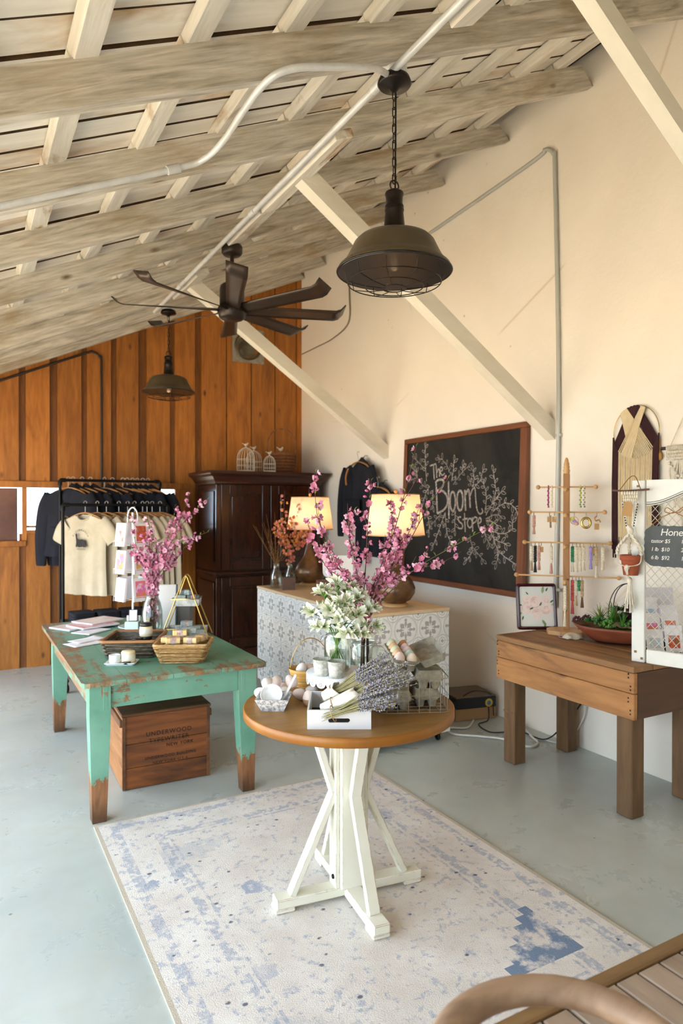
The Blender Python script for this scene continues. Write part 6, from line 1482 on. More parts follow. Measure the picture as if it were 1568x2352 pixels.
# ---------------------------------------------------------------- jewellery tree of keychains
BEECH = wood('beech_wood', 'b98a55', 'd3a873', 2, 6, 5, .45, .03, bump=.05); BEECHX = wood('beech_dowel', 'c09258', 'd9b27d', 0, 6, 5, .45, .05, bump=.05); OLIVEW = wood('post_wood', '8d5f34', 'a87744', 2, 5, 7, .5, 0)
JT = (3.195, 2.945, wz); JROT = R(-50)
jt = thing('jewellery_tree', 'tall wooden display tree with four tiers of dowel arms on the workbench', 'display stand', JT, JROT)
O('base_slab', MB().prism([(-.10, -.07), (-.03, -.10), (.09, -.09), (.105, .0), (.07, .09), (-.08, .085), (-.115, .01)], .0, .024), BEECH, jt)
O('post', MB().box(-.0185, .0185, -.0185, .0185, .024, .965, .002), OLIVEW, jt)
O('turned_finial', MB().lathe([(.0185, .965), (.018, .975), (.021, .985), (.016, .995), (.019, 1.005), (.0155, 1.015), (.017, 1.026), (.0125, 1.036), (.011, 1.05), (.006, 1.06), (.001, 1.064)], 18), BEECH, jt)
tiers = [(.885, .165), (.733, .215), (.548, .245), (.345, .295)]
for z, a in tiers:
    d = O('dowel_arm', MB().tube([(-a, 0, z), (a, 0, z)], .0048, 8), BEECHX, jt)
    for s in (-1, 1): O('ball_end', MB().ball((s*a, 0, z), .0135, 12, 8), BEECH, d)
    d = O('cross_arm', MB().tube([(0, -a*.62, z-.018), (0, a*.62, z-.018)], .0048, 8), BEECHX, jt)
    for s in (-1, 1): O('ball_end', MB().ball((0, s*a*.62, z-.018), .0135, 12, 8), BEECH, d)
Kj = TR(*JT, JROT)
YARN = {k: plain('yarn_'+k, c, .9, c2=d, scale=60) for k, c, d in (('cream', 'd9cbb0', 'e8dfca'), ('magenta', '8e1f63', 'a83a7a'), ('yellow', 'c8bb3f', 'e0d776'), ('rose', 'c28f80', 'd3a99a'), ('black', '23201f', '3a3634'), ('lilac', '9a86c0', 'b5a5d2'), ('green', '2f7d52', '4f9a6c'), ('coral', 'c24a4a', 'd96a62'), ('grey', '6b6862', '8a867e'), ('sand', 'b99c74', 'cdb591'), ('brown', '6e4a35', '8a634a'))}
RINGM = plain('key_ring', '8a7a55', .3, .9)
def braid(w, x, z0, L, r, n=9, spread=.0):
    for k in range(3):
        P = []
        for i in range(n*2+1):
            t = i/(n*2); A = 2*pi*t*L/.045+2*pi*k/3; P.append((x+r*.8*cos(A), r*.7*sin(A*2)*.6, z0-L*t))
        w.tube(P, r*.62, 5)
def keychain(lx, ly, z, kind, col, label, L=.10, col2=None):
    t_ = thing('keychain', label, 'keychain', Kj @ V((lx, ly, z)), JROT, 'keychains on the wooden tree')
    O('key_ring', MB().ring((0, 0, -.006), .0115, .0012, 'x', 14, 5), RINGM, t_)
    if kind == 'tassel':
        w = MB(); braid(w, 0, -.017, L*.62, .0078); O('braided_cord', w, YARN[col], t_)
        w = MB()
        for k in range(7): A = 2*pi*k/7; w.tube([(.002*cos(A), .002*sin(A), -.017-L*.6), (.008*cos(A), .007*sin(A), -.02-L)], .003, 4)
        O('tassel', w, YARN[col2 or col], t_)
    if kind == 'tag':
        w = MB(); w.box(-.013, .013, -.0008, .0008, -.055, -.022, .0003); O('paper_tag', w, KRAFT, t_)
        if L > .06: w = MB(); w.tube([(0.004, .004, -.015), (.006, .006, -L)], .006, 6); O('strap', w, YARN[col], t_)
    if kind == 'oval':
        w = MB(); w.ring((0, 0, -.058), .029, .0075, 'y', 28, 8); w.v = [(x_*.85, y_*.5, z_) for x_, y_, z_ in w.v]; w.v = [tuple(q) for q in w.v]; O('oval_buckle', w, plain('gold_buckle', '9c7f35', .25, .9, c2='cbb060', scale=40), t_)
    if kind == 'hook':
        O('snap_hook', MB().tube(bez([(0, 0, -.017), (-.012, 0, -.03), (-.006, 0, -.045), (.012, 0, -.04), (.02, 0, -.055)], 4), .0042, 6), plain('copper_clasp', 'b9834a', .3, .8), t_)
        O('paper_tag', MB().box(-.013, .013, -.0008, .0008, -.098, -.062, .0003), KRAFT, t_)
    if kind == 'flowers':
        for k, c in enumerate(('yellow', 'lilac', 'rose')): w = MB(); w.ball((.012*(k-1), -.004, -.035-.014*k), (.014, .006, .012), 8, 6); O('felt_flower', w, YARN[c], t_)
        O('cord_loop', MB().ring((0, 0, -.045), .022, .0022, 'y', 16, 5), YARN['rose'], t_)
    return t_
def bracelet(lx, z, col, col2, label, L=.125):
    t_ = thing('bracelet', label, 'bracelet', Kj @ V((lx, 0, z)), JROT, 'braided bracelets on the top dowel')
    w = MB()
    w.tube([(0, -.006, -L), (0, -.0075, -L*.5), (0, -.0065, 0), (0, 0, .0068), (0, .0065, 0), (0, .0075, -L*.5), (0, .006, -L)], .0062, 6, flat=.6); O('woven_band', w, YARN[col], t_)
    w = MB()
    for k in range(9): w.ball((.002*(-1)**k, -.010, -L*.95+L*k/9.2), (.0055, .003, .0055), 6, 5)
    O('raised_knots', w, YARN[col2], t_)
z1, z2, z3, z4 = [t[0] for t in tiers]
bracelet(-.105, z1, 'magenta', 'magenta', 'magenta braided bracelet hanging on the top dowel'); bracelet(-.084, z1, 'cream', 'cream', 'cream bracelet next to the magenta one on the top dowel')
bracelet(.080, z1, 'yellow', 'green', 'yellow and green braided bracelet on the top dowel'); bracelet(.101, z1, 'cream', 'grey', 'cream bracelet with grey knots next to the yellow bracelet')
zz = z2-.0055
for a in [(-.190, 'tassel', 'rose', 'rose tassel keychain at the outer end of the second dowel', .11, 'rose'), (-.098, 'tag', 'grey', 'kraft tag keychain with grey strap on the second dowel', .09), (-.07, 'tag', 'cream', 'kraft tag on a cream strap near the post of the second tier', .07),
          (.045, 'flowers', 'rose', 'felt flower keychain in yellow lilac and rose', .08), (.112, 'oval', 'cream', 'oval gold buckle hanging on the second dowel', .08), (.172, 'hook', 'cream', 'copper clasp with a small kraft tag at the end of the second dowel', .08)]:
    keychain(a[0], 0, zz, a[1], a[2], a[3], a[4], a[5] if len(a) > 5 else None)
zz = z3-.0055
for a in [(-.205, 'tassel', 'cream', 'cream braided keychain with sand tassel, outermost on the third dowel', .15, 'sand'), (-.182, 'tassel', 'black', 'black braided keychain with a long tassel on the third dowel', .16, 'black'), (-.160, 'tassel', 'rose', 'dusty rose braided keychain next to the black one', .145, 'rose'), (-.146, 'tag', 'brown', 'oval kraft tag beside the rose braided keychain', .05),
          (-.088, 'tassel', 'cream', 'cream and rose braided keychain alone near the post on the third tier', .165, 'rose'), (.035, 'tassel', 'green', 'dark green topped braided keychain next to the post', .15, 'cream'), (.058, 'tassel', 'cream', 'cream braided keychain next to the green topped one on the third dowel', .15), (.078, 'tassel', 'cream', 'middle cream braided keychain of the close row on the third dowel', .145), (.098, 'tassel', 'cream', 'cream braided keychain nearest the lilac tassel in the close row', .14),
          (.138, 'tassel', 'lilac', 'lilac tassel keychain on the third dowel', .13, 'lilac'), (.152, 'tag', 'grey', 'grey strap keychain with a kraft tag beside the lilac tassel', .07), (.170, 'tassel', 'sand', 'sand braided keychain with the longest cream tassel', .18, 'cream'), (.205, 'tassel', 'cream', 'small cream braided keychain at the outer end of the third dowel', .135)]:
    keychain(a[0], 0, zz, a[1], a[2], a[3], a[4], a[5] if len(a) > 5 else None)
zz = z4-.0055
for a in [(.035, 'tassel', 'coral', 'coral red braided keychain hanging low beside the post', .20, 'coral'), (.055, 'tassel', 'cream', 'cream braided keychain on the lowest dowel', .15, 'sand'), (.072, 'tassel', 'green', 'green tassel keychain on the lowest dowel', .06, 'green'), (.090, 'tassel', 'sand', 'long sand and brown braided keychain on the lowest dowel', .16, 'brown')]:
    keychain(a[0], 0, zz, a[1], a[2], a[3], a[4], a[5])
keychain(0, -.15, z4-.0235, 'tassel', 'cream', 'thick cream braided keychain hanging from the front cross arm to the bench', .235, 'cream'); keychain(0, -.12, z4-.0235, 'tassel', 'brown', 'brown braided keychain behind the thick cream one', .15, 'brown')
t_ = thing('cloth_pouch', 'small cream cloth pouch lying on the workbench edge by the tree base', 'pouch', (3.105, 2.815, wz), R(-20))
w = MB(); w.grid(lambda u, v: ((2*u-1)*.062*(1-.25*abs(2*v-1)**3), (2*v-1)*.040*(1-.2*abs(2*u-1)**2), .002+.026*(1-(2*u-1)**4)*(1-(2*v-1)**4)+.004*sin(9*u+5*v)), 14, 10); w.grid(lambda u, v: ((1-2*u)*.062*(1-.25*abs(2*v-1)**3), (2*v-1)*.040*(1-.2*abs(2*u-1)**2), .001), 14, 10)
O('pouch_body', w, YARN['cream'], t_); O('drawstring', MB().tube(bez([(-.05, .02, .012), (-.06, .03, .014), (-.075, .02, .008), (-.07, .0, .006)], 4), .0016, 5), YARN['lilac'], t_)
# ---------------------------------------------------------------- dough bowl of succulents
SUC = {k: plain('succulent_'+k, c, .55, c2=d, scale=30) for k, c, d in (('green', '2f5a26', '4b7d38'), ('bright', '3f7a2a', '5f9a3c'), ('moss', '38481c', '56652c'), ('maroon', '3d1626', '5e2438'), ('blue', '3f5348', '5d7466'), ('lime', '66793a', '8d9c50'))}
TERW = plain('red_brown_wood', '6e3320', .55, c2='8b4a2f', scale=5, stretch=(1, 4, 4))
DB = (3.222, 2.600, wz); DR = R(-62)
db = thing('dough_bowl', 'reddish carved wooden trough bowl planted with succulents on the workbench', 'planter', DB, DR)
w = MB()
def trough(u, v):
    A = 2*pi*u; sx = .245 if v > .5 else .13+.23*v; a = .115+.125*v**.8; b = .060+.055*v**.8
    return (a*math.copysign(abs(cos(A))**.75, cos(A)), b*math.copysign(abs(sin(A))**.75, sin(A)), .002+.085*v+.012*v*abs(cos(A))**3)
w.grid(trough, 40, 6); w.add([trough(i/40, 0) for i in range(40)], [tuple(range(40))[::-1]]); O('trough', w, TERW, db, solid=-.007)
w = MB(); w.grid(lambda u, v: (.205*(2*u-1)*(1 if True else 0), .082*(2*v-1)*math.sqrt(max(.12, 1-(2*u-1)**2*.8)), .078+.016*mnoise.noise((u*14, v*8, 3))-.02*(2*v-1)**4), 30, 14); o = O('moss_bed', w, SUC['moss'], db); o['kind'] = 'stuff'
def rosette_mesh(mat, n=18, L=.024, W=.013, up=.6, pt=.9):
    w = MB()
    for k in range(n):
        f = k/n; A = k*2.4; e = R(10+70*f); l = L*(1-.55*f); K0 = w.M
        w.M = Matrix.Rotation(A, 4, 'Z') @ Matrix.Translation((0, 0, .006*f)) @ Matrix.Rotation(-e, 4, 'Y')
        w.grid(lambda u, v: (l*v, (u-.5)*W*(1-.4*f)*math.sin(pi*(.15+.8*v*pt)), .003*sin(pi*v)+abs(u-.5)*.006), 2, 3); w.M = K0
    return w.mesh('rosette', mat)
def spiky_mesh(mat, n=26, L=.05, W=.006):
    w = MB()
    for k in range(n):
        A = k*2.4; e = R(25+60*(k/n)); K0 = w.M; l = L*U(.75, 1.1); w.M = Matrix.Rotation(A, 4, 'Z') @ Matrix.Rotation(-e, 4, 'Y'); w.grid(lambda u, v: (l*v, (u-.5)*W*(1-v*.85), .004*sin(pi*v)), 1, 3); w.M = K0
    return w.mesh('tuft', mat)
def bushy_mesh(mat, n=60, r=.03):
    w = MB()
    for k in range(n):
        A = U(0, 6.28); b_ = U(0, 1.4); q = V((cos(A)*sin(b_), sin(A)*sin(b_), cos(b_)))*r*U(.6, 1); w.ball(q, (U(.003, .005),)*3, 5, 4)
    return w.mesh('bushy_succulent', mat)
RO = {k: rosette_mesh(SUC[k], L=.032 if k == 'maroon' else .026, W=.018) for k in ('green', 'maroon', 'blue', 'bright')}; SP_ = {k: spiky_mesh(SUC[k]) for k in ('bright', 'lime')}; BU = {k: bushy_mesh(SUC[k]) for k in ('green', 'bright', 'maroon')}
Kd2 = TR(*DB, DR)
def succ(me, nm, lx, ly, lz, s, label, K2=Kd2, grp='succulents in the dough bowl'):
    p = K2 @ V((lx, ly, lz)); t_ = link(nm, me, None, p, (U(-.3, .3), U(-.3, .3), U(0, 6))); s *= 1.4 if grp == 'succulents in the dough bowl' else 1.15; t_.scale = (s, s, s); return tag(t_, label, 'succulent', grp)
for (me, nm, x, y, z, s, lb) in [(BU['maroon'], 'bushy_succulent', -.215, .0, .098, .8, 'dark maroon succulent at the tip of the trough bowl'), (BU['maroon'], 'bushy_succulent', -.17, .03, .105, .8, 'maroon bushy succulent near the tip of the trough bowl'), (RO['green'], 'rosette_succulent', -.15, -.03, .100, 1.2, 'dark green rosette near the tip of the trough bowl'),
       (SP_['lime'], 'spiky_succulent', -.10, .05, .10, 1.5, 'yellow green spiky succulent at the back of the trough bowl'), (BU['green'], 'bushy_succulent', -.10, -.02, .095, 1.2, 'green bushy succulent in the trough bowl'), (SP_['bright'], 'spiky_succulent', -.03, -.01, .10, 1.5, 'bright green spiky tuft at the centre of the trough bowl'), (SP_['bright'], 'spiky_succulent', .03, -.03, .095, 1.2, 'bright green spiky tuft over the trough rim'),
       (BU['bright'], 'bushy_succulent', -.04, -.055, .09, 1.1, 'bright green low succulent over the trough side'), (RO['maroon'], 'rosette_succulent', .07, .03, .12, 1.7, 'large maroon rosette at the back of the trough bowl'), (RO['maroon'], 'rosette_succulent', .10, -.005, .115, 1.4, 'smaller maroon rosette beside the large one'), (SP_['lime'], 'spiky_succulent', -.01, .055, .11, 1.7, 'tall pale spiky succulent behind the bright tufts'),
       (BU['green'], 'bushy_succulent', .09, -.055, .09, 1.2, 'dark green trailing succulent near the white door'), (RO['green'], 'rosette_succulent', .16, -.02, .098, 1.4, 'green rosette half hidden by the white door'), (BU['bright'], 'bushy_succulent', .17, -.10, .03, 1.0, 'green sprig spilling down the trough toward the bench'), (RO['blue'], 'rosette_succulent', .03, .06, .125, 1.5, 'grey green rosette at the back of the trough bowl')]: succ(me, nm, x, y, z, s, lb)
# black wire basket of succulents on a small wooden block behind
t_ = thing('wooden_riser', 'pale wooden riser block behind the dough bowl against the wall', 'block', (3.335, 2.60, wz), R(-80)); O('block', MB().box(-.12, .16, -.035, .030, 0, .105, .004), BEECHX, t_)
BKP = (3.335, 2.615, wz+.1055)
hbk = thing('hoop_planter', 'black wire hoop planter of green and maroon succulents behind the dough bowl', 'planter', BKP, R(-80))
w = MB()
for a in (-.028, .028): w.tube([(-.105, a, .002)]+[(-.105*cos(pi*i/16), a*(1-.6*sin(pi*i/16)), .06+.16*sin(pi*i/16)) for i in range(17)]+[(.105, a, .002)], .0028, 5)
w.tube([(-.105, -.028, .0028), (.105, -.028, .0028), (.105, .028, .0028), (-.105, .028, .0028)], .0028, 5, closed=True); O('wire_hoop', w, IRON, hbk)
w = MB(); w.box(-.098, .098, -.026, .026, .006, .040, .004); O('moss_tray', w, SUC['moss'], hbk)
Kh = TR(*BKP, R(-80))
for (k, x, y, z, s, lb) in (('blue', -.065, -.012, .052, 1.5, 'grey green rosette at one end of the black hoop planter'), ('green', -.03, .01, .050, 1.4, 'dark green rosette in the black hoop planter'), ('maroon', .008, -.01, .065, 1.5, 'maroon rosette at the centre of the black hoop planter'), ('blue', .045, .005, .055, 1.5, 'grey green rosette beside the maroon one in the hoop planter'), ('green', .08, -.01, .05, 1.2, 'green rosette seen through the white mesh door')): succ(RO[k], 'rosette_succulent', x, y, z, s, lb, Kh, 'succulents in the hoop planter')
# ---------------------------------------------------------------- white mesh door panel with honey sign and plant hanger
WD = plain('chalky_white_paint', 'e4e4de', .6, c2='eeeeea', scale=6, bump=.2, bscale=40)
MD = V((2.915, 2.238, wz+.001)); MR = math.atan2(-.953, .303)
md = thing('mesh_door', 'white painted cabinet door panel with diamond wire mesh standing on the workbench corner', 'door panel', MD, MR)
H_, W_ = .895, .62
O('stile', MB().box(-.020, .042, -.012, .012, 0, H_, .003), WD, md); O('stile', MB().box(W_-.05, W_+.025, -.014, .014, 0, H_, .003), WD, md)
O('bottom_rail', MB().box(.051, W_-.051, -.014, .014, 0, .068, .003), WD, md)
arch = [(.051, H_), (.051, H_-.125)]+[(.051+(W_-.102)*i/24, H_-.125+.075*math.sin(pi*i/24)**2.2 if i < 24 else H_-.125) for i in range(1, 25)]+[(W_-.051, H_)]
w = MB(Matrix.Rotation(R(90), 4, 'X')); n = len(arch)
for yy, fl in ((-.014, 0), (.014, 1)):
    w.add([(x, z, yy) for x, z in arch]+[(x, H_, yy) for x, z in arch], [((i, i+1, n+i+1, n+i) if fl else (n+i, n+i+1, i+1, i)) for i in range(n-1)])
w.add([(x, z, -.014) for x, z in arch]+[(x, z, .014) for x, z in arch], [(i, n+i, n+i+1, i+1) for i in range(n-1)]); w.add([(.051, H_, -.014), (W_-.051, H_, -.014), (W_-.051, H_, .014), (.051, H_, .014)], [(0, 1, 2, 3)])
O('arched_top_rail', w, WD, md)
MESHW = plain('mesh_wire', 'c9c5b4', .4, .5)
w = MB(); x0, x1, z0, z1 = .048, W_-.048, .064, H_-.05; st_ = .045; sl_ = 1.15
def clip_line(c, s):
    pts = []
    for x in (x0, x1):
        z = c+s*(x-x0)
        if z0 <= z <= z1: pts.append((x, z))
    for z in (z0, z1):
        x = x0+(z-c)/s
        if x0 < x < x1: pts.append((x, z))
    return sorted(pts)[:2] if len(pts) >= 2 else None
k = -1.0
while k < 2.0:
    for s, yy in ((sl_, .0015), (-sl_, -.0015)):
        q = clip_line(k, s)
        if q: w.tube([(q[0][0], yy, q[0][1]), (q[1][0], yy, q[1][1])], .0016, 4)
    k += st_
o = O('diamond_mesh', w, MESHW, md); o['kind'] = 'stuff'
w = MB(); w.tube([(x, -.016, z+.006) for x, z in arch[1:-1]], .0025, 5); w.tube([(x, -.016, z+.016) for x, z in arch[1:-1]], .0015, 5); O('bead_wire', w, plain('dark_bead_line', '6d6a60', .5), md)
for (x, z) in ((.0, .05), (.03, .02), (.01, H_-.03)): O('rust_chip', MB(TR(x, -.0142, z)).box(-.006, .006, -.0006, .0004, -.005, .006), plain('chipped_spot', '8a6a4a', .8), md)
Km = TR(*MD, MR)
SLATE = plain('slate_sign', '4b5052', .7, c2='585d5f', scale=8)
sg = thing('honey_sign', 'grey scalloped chalk sign with honey prices hanging on the white mesh door', 'sign', Km @ V((.180, -.022, .575)), MR)
a_, b_ = .135, .098; o_ = []
for i in range(64):
    A = 2*pi*i/64; c_, s_2 = cos(A), sin(A); q = 1/((abs(c_)**6+abs(s_2)**6)**(1/6)); rr_ = q*(1+.018*cos(20*A)); o_.append((a_*rr_*c_, b_*rr_*s_2))
w = MB(Matrix.Rotation(R(90), 4, 'X')); w.prism(o_, -.002, .002); O('slate_board', w, SLATE, sg)
SIGNINK = plain('sign_chalk', 'e6e4de', .9)
def hand(tx, x, z, size, parent, nm='chalk_lettering', shear=.18):
    me = textmesh(tx, size, .0002, 'LEFT', shear, .92); me.transform(Matrix.Translation((x, -.0023, z)) @ Matrix.Rotation(pi/2, 4, 'X')); me.materials.clear(); me.materials.append(SIGNINK); return link(nm, me, parent)
hand('Honey', -.062, .066, .048, sg)
O('underline_flourish', MB().tube([(.058, -.0025, .056), (.122, -.0025, .060)], .0016, 4), SIGNINK, sg)
for r_, (l_, q) in enumerate((('tastor $5', '12 lb'), ('1 lb  $10', '2 lb'), ('6 lb  $92', '1 gallon'))): hand(l_, -.105, .024-.040*r_, .026, sg); hand(q, .030, .024-.040*r_, .026, sg)
w = MB()
w.tube(bez([(-.105, -.003, .095), (-.06, -.004, .135), (-.03, -.004, .150), (0, .0, .165)], 5), .002, 5); w.tube(bez([(.105, -.003, .095), (.06, -.004, .135), (.03, -.004, .150), (0, .0, .165)], 5), .002, 5)
w.tube(bez([(0, -.002, .165), (-.03, -.006, .185), (-.04, -.006, .165), (0, -.004, .160), (.045, -.006, .19), (.03, -.006, .165), (0, -.004, .162)], 5), .002, 5); O('twine_bow', w, plain('jute_twine', '9c7038', .9), sg)
# macrame plant hanger on a twig hooked over the door stile
MAC = plain('macrame_cotton', 'd6cbb6', .95, c2='e6dfd0', scale=50, bump=.3, bscale=120); TERRA = plain('terracotta', '9c4a2c', .75, c2='ad5a3a', scale=14)
mh = thing('macrame_hanger', 'cream macrame plant hanger on a twig tied to the white mesh door', 'plant hanger', Km @ V((-.012, -.056, .842)), MR)
O('twig', MB().tube(bez([(-.085, 0, .004), (-.03, -.002, .0), (.03, .002, .002), (.09, 0, .006)], 4), .0055, 6), BARK, mh)
w = MB(); w.tube(bez([(-.05, 0, .006), (-.02, .03, .06), (.0, .040, .075), (.02, .03, .06), (.05, 0, .006)], 5), .0022, 5); O('hanging_twine', w, plain('jute_twine_dark', '8a5f2d', .9), mh)
w = MB()
for k in range(7):
    for j in range(3): x = -.036+.012*k; w.ball((x*(1-.10*j)+.003*(j % 2), -.004, -.010-.017*j), (.0062, .006, .0095), 6, 5)
O('knotted_band', w, MAC, mh)
w = MB()
for s in (-1, 1):
    for k in range(9): w.ball((s*(.032-.0022*k), -.006, -.062-.013*k), (.0058, .006, .0085), 6, 5)
w.m = 1
for s in (-1, 1):
    for k in range(9): w.ball((s*(.036-.0022*k)+.004, -.011, -.066-.013*k), (.003, .003, .0045), 5, 4)
O('side_braids', w, [MAC, plain('navy_thread', '2b3350', .9)], mh)
w = MB(); w.ball((.004, -.004, -.195), (.017, .014, .019), 10, 8); w.ball((-.006, -.004, -.180), (.012, .012, .014), 8, 6); O('gather_knot', w, MAC, mh)
w = MB(); zt_, zp = -.205, -.310
for (x, y) in ((-.058, -.01), (.058, -.01), (-.02, .05), (.03, .048)):
    braid(w, 0, 0, .0001, .0001, 1)
    P = bez([(0, -.002, zt_), (x*.55, y*.4, zt_-.04), (x*.95, y*.8, zt_-.075), (x, y, zp)], 6); n = len(P)
    for k in range(2): w.tube([p+V((.0045*cos(i*1.1+pi*k), .0045*sin(i*1.1+pi*k), 0)) for i, p in enumerate(P)], .0052, 5)
O('hanging_cords', w, MAC, mh)
w = MB(); zb_ = -.430
for (x, y) in ((-.058, -.01), (.058, -.01), (-.02, .05), (.03, .048)):
    for k in (-1, 1): w.tube(bez([(x, y, zp), (x*.86, y*.9-.006, zp-.045), (.004*k, -.047 if y < 0 else -.02, zp-.060), (.003*k, -.036, zb_+.03), (.003*k, -.012, zb_)], 5), .0027, 5)
w.ball((0, -.040, zp-.062), (.013, .010, .014), 8, 6); O('net_cords', w, MAC, mh)
w = MB(); w.ball((0, -.004, zb_-.008), (.014, .013, .018), 8, 6)
for k in range(10):
    A = 2*pi*k/10; w.tube(bez([(.006*cos(A), .006*sin(A), zb_-.016), (.013*cos(A), .010*sin(A), zb_-.075), (.024*cos(A), .014*sin(A), zb_-.125-.02*(k % 3))], 5), [.0042]*10+[.0056], 5)
O('tassel', w, MAC, mh)
O('kraft_tag', MB(TR(.0, -.020, -.115, 0, 0, R(8))).prism([(-.02, -.0), (.02, -.0), (.02, .0)], 0, .0001), KRAFT, mh)
w = MB(TR(-.004, -.020, -.088, 0, R(90), 0) @ Matrix.Rotation(R(-8), 4, 'Z')); w.prism([(-.023, -.035), (.023, -.035), (.023, .022), (.010, .035), (-.010, .035), (-.023, .022)], -.0005, .0005); O('kraft_tag', w, KRAFT, mh)
Kt2 = Km @ Matrix.Translation((-.012, -.056, .842))
tp = thing('terracotta_pot', 'small terracotta pot held in the cords of the macrame hanger', 'pot', Kt2 @ V((.004, .0, -.412)), MR)
O('pot_body', MB().lathe([(.001, 0), (.034, 0), (.044, .070), (.046, .072), (.050, .074), (.051, .098), (.047, .099), (.043, .074), (.032, .006), (.001, .005)], 28), TERRA, tp)
# dark card display behind the mesh
Kc = TR(3.10, 2.285, wz, R(-29))
CDP = (3.125, 2.258, wz); CDR = R(-29)
t_ = thing('card_display', 'dark stepped stand of greeting cards behind the white mesh door', 'card rack', CDP, CDR)
DKS = plain('dark_slate_stand', '2b2c2e', .6)
for i in range(3): O('step', MB().box(-.095, .105, -.07+.046*i, -.07+.046*(i+1)-.002, .0, .030+.055*i, .002), DKS, t_)
O('back_board', MB().box(-.095, .105, .070, .078, 0, .18, .002), DKS, t_)
KD = TR(*CDP, CDR)
k = 0
for i in range(3):
    for j in range(2):
        p = KD @ V((-.045+.095*j+.006*i, -.052+.046*i, .0308+.055*i)); h = .115+.02*((i+j) % 3)
        c_ = thing('greeting_card', 'greeting card %s on the %s step behind the mesh' % (('nearer the stile', 'farther from the stile')[j], ('lowest', 'middle', 'top')[i]), 'card', p, rot=(R(-12), 0, CDR+U(-.12, .12)), group='greeting cards behind the mesh door')
        O('card_stock', MB().box(-.043, .043, -.001, .003, 0, h, .0004), PAPER, c_); O('card_picture', MB().box(-.028, .028, -.0016, -.0011, .02, h*.62), ARTS[(k*2+4) % 5], c_); k += 1
t_ = thing('card_box', 'large pale envelope board leaning behind the greeting cards', 'card', KD @ V((.03, .085, .001)), rot=(R(-5), 0, CDR)); O('board', MB().box(-.07, .09, 0, .004, 0, .34, .001), plain('lilac_white_card', 'dcd8e2', .6), t_)
# ---------------------------------------------------------------- wall hangings
COT = plain('cotton_fringe', 'c9b48e', .95, c2='d9c8a6', scale=30, stretch=(1, 30, 1)); MARN = plain('maroon_fringe', '2c1216', .95, c2='3d1a1e', scale=30, stretch=(1, 30, 1))
wh = thing('macrame_hanging', 'round hoop wall hanging with crossed cream and maroon yarn and a long fringe', 'wall hanging', (WX-.016, 2.622, 1.955), R(-90))
rr = .152; zc = .0
O('gold_hoop', MB().ring((0, 0, 0), rr, .0026, 'y', 56, 6), BRASS, wh)
def strand(w, p, q, r=.0032, sag=0): w.tube([p, ((p[0]+q[0])/2, (p[1]+q[1])/2-sag, (p[2]+q[2])/2), q], r, 5)
def on(a): return (rr*cos(R(a)), rr*sin(R(a)))
def strands(nm, a0, a1, b0, b1, n, yy, mat):
    w = MB()
    for i in range(n):
        f = i/(n-1); p = on(a0+(a1-a0)*f); q = on(b0+(b1-b0)*f); strand(w, (p[0], yy, p[1]), (q[0], yy, q[1]), .0034)
    O(nm, w, mat, wh)
strands('maroon_strands', 106, 92, 200, 232, 12, -.001, MARN); strands('maroon_strands', 82, 96, -18, -48, 12, -.0015, MARN)
strands('cream_strands', 130, 112, 268-8, 320, 16, -.007, COT); strands('cream_strands', 72, 88-22, 235, 262, 16, -.011, COT)
strands('cream_strands', 72, 62, 225, 255, 8, -.013, COT); strands('maroon_strands', 112, 86, 108, 84, 4, -.004, MARN)
w = MB(); w.add([(on(112)[0], -.004, on(112)[1]), (on(86)[0], -.004, on(86)[1]), (-.008, -.004, .07)], [(0, 2, 1)]); O('maroon_wedge', w, MARN, wh, solid=.002)
w = MB()
for i in range(42):
    x = -.112+.224*i/41; z = -math.sqrt(max(0, rr*rr-x*x)); w.tube([(x, -.004+.003*(i % 2), z), (x*1.02, -.006-.002*(i % 3), -.36), (x*1.02, -.004, -.63+.02*sin(i*1.9))], .0034, 4)
O('cream_fringe', w, COT, wh); KIDS(wh)[-1]['kind'] = 'stuff'
for s in (-1, 1):
    w = MB()
    for i in range(10):
        x = s*(.118+.034*i/9); z = -math.sqrt(max(.0004, rr*rr-min(abs(x), rr*.999)**2)); w.tube([(x, -.004, z), (x, -.012-.002*(i % 3), -.30), (x+s*.003*sin(i), -.009, -.66-.025*(i % 4))], .0042, 5)
    o = O('maroon_fringe', w, MARN, wh); o['kind'] = 'stuff'
w2_ = thing('macrame_banner', 'cream knotted macrame banner on a dark rod at the picture edge of the cream wall', 'wall hanging', (WX-.020, 2.30, 1.845), R(-90))
O('rod', MB().tube([(-.155, 0, 0), (.20, 0, 0)], .009, 8), plain('dark_rod', '2e1a14', .5), w2_)
w = MB(); strand(w, (-.10, 0, .01), (.02, .01, .26), .003); strand(w, (.14, 0, .01), (.02, .01, .26), .003); O('hanging_cord', w, MAC, w2_)
w = MB()
for i in range(26):
    x = -.115+.25*i/25
    w.ring((x, 0, 0), .011, .0042, 'x', 10, 5)
    for j in range(3): w.ball((x, -.008, -.022-.018*j), (.0055, .006, .010), 5, 4)
O('knot_rows', w, MAC, w2_); KIDS(w2_)[-1]['kind'] = 'stuff'
w = MB()
for i in range(30):
    x = -.095+.22*i/29; L_ = .12+.18*(1-abs(2*i/29-1)); w.tube([(x, -.004, -.07), (x+.02*sin(i), -.012, -.07-L_*.5), (x+.012*cos(i*2), -.004, -.09-L_*1.3)], .0048, 5)
w.m = 0
for s in (-1, 1):
    for j in range(9): f = j/8; w.ball((.015+s*.11*(1-f), -.016, -.085-.14*f), (.011, .008, .009), 6, 5)
O('woven_fringe', w, MAC, w2_); KIDS(w2_)[-1]['kind'] = 'stuff'
t_ = thing('tassel_charm', 'tan tassel charm hanging between the two wall hangings', 'tassel', (WX-.012, 2.472, 1.905), R(-90))
w = MB()
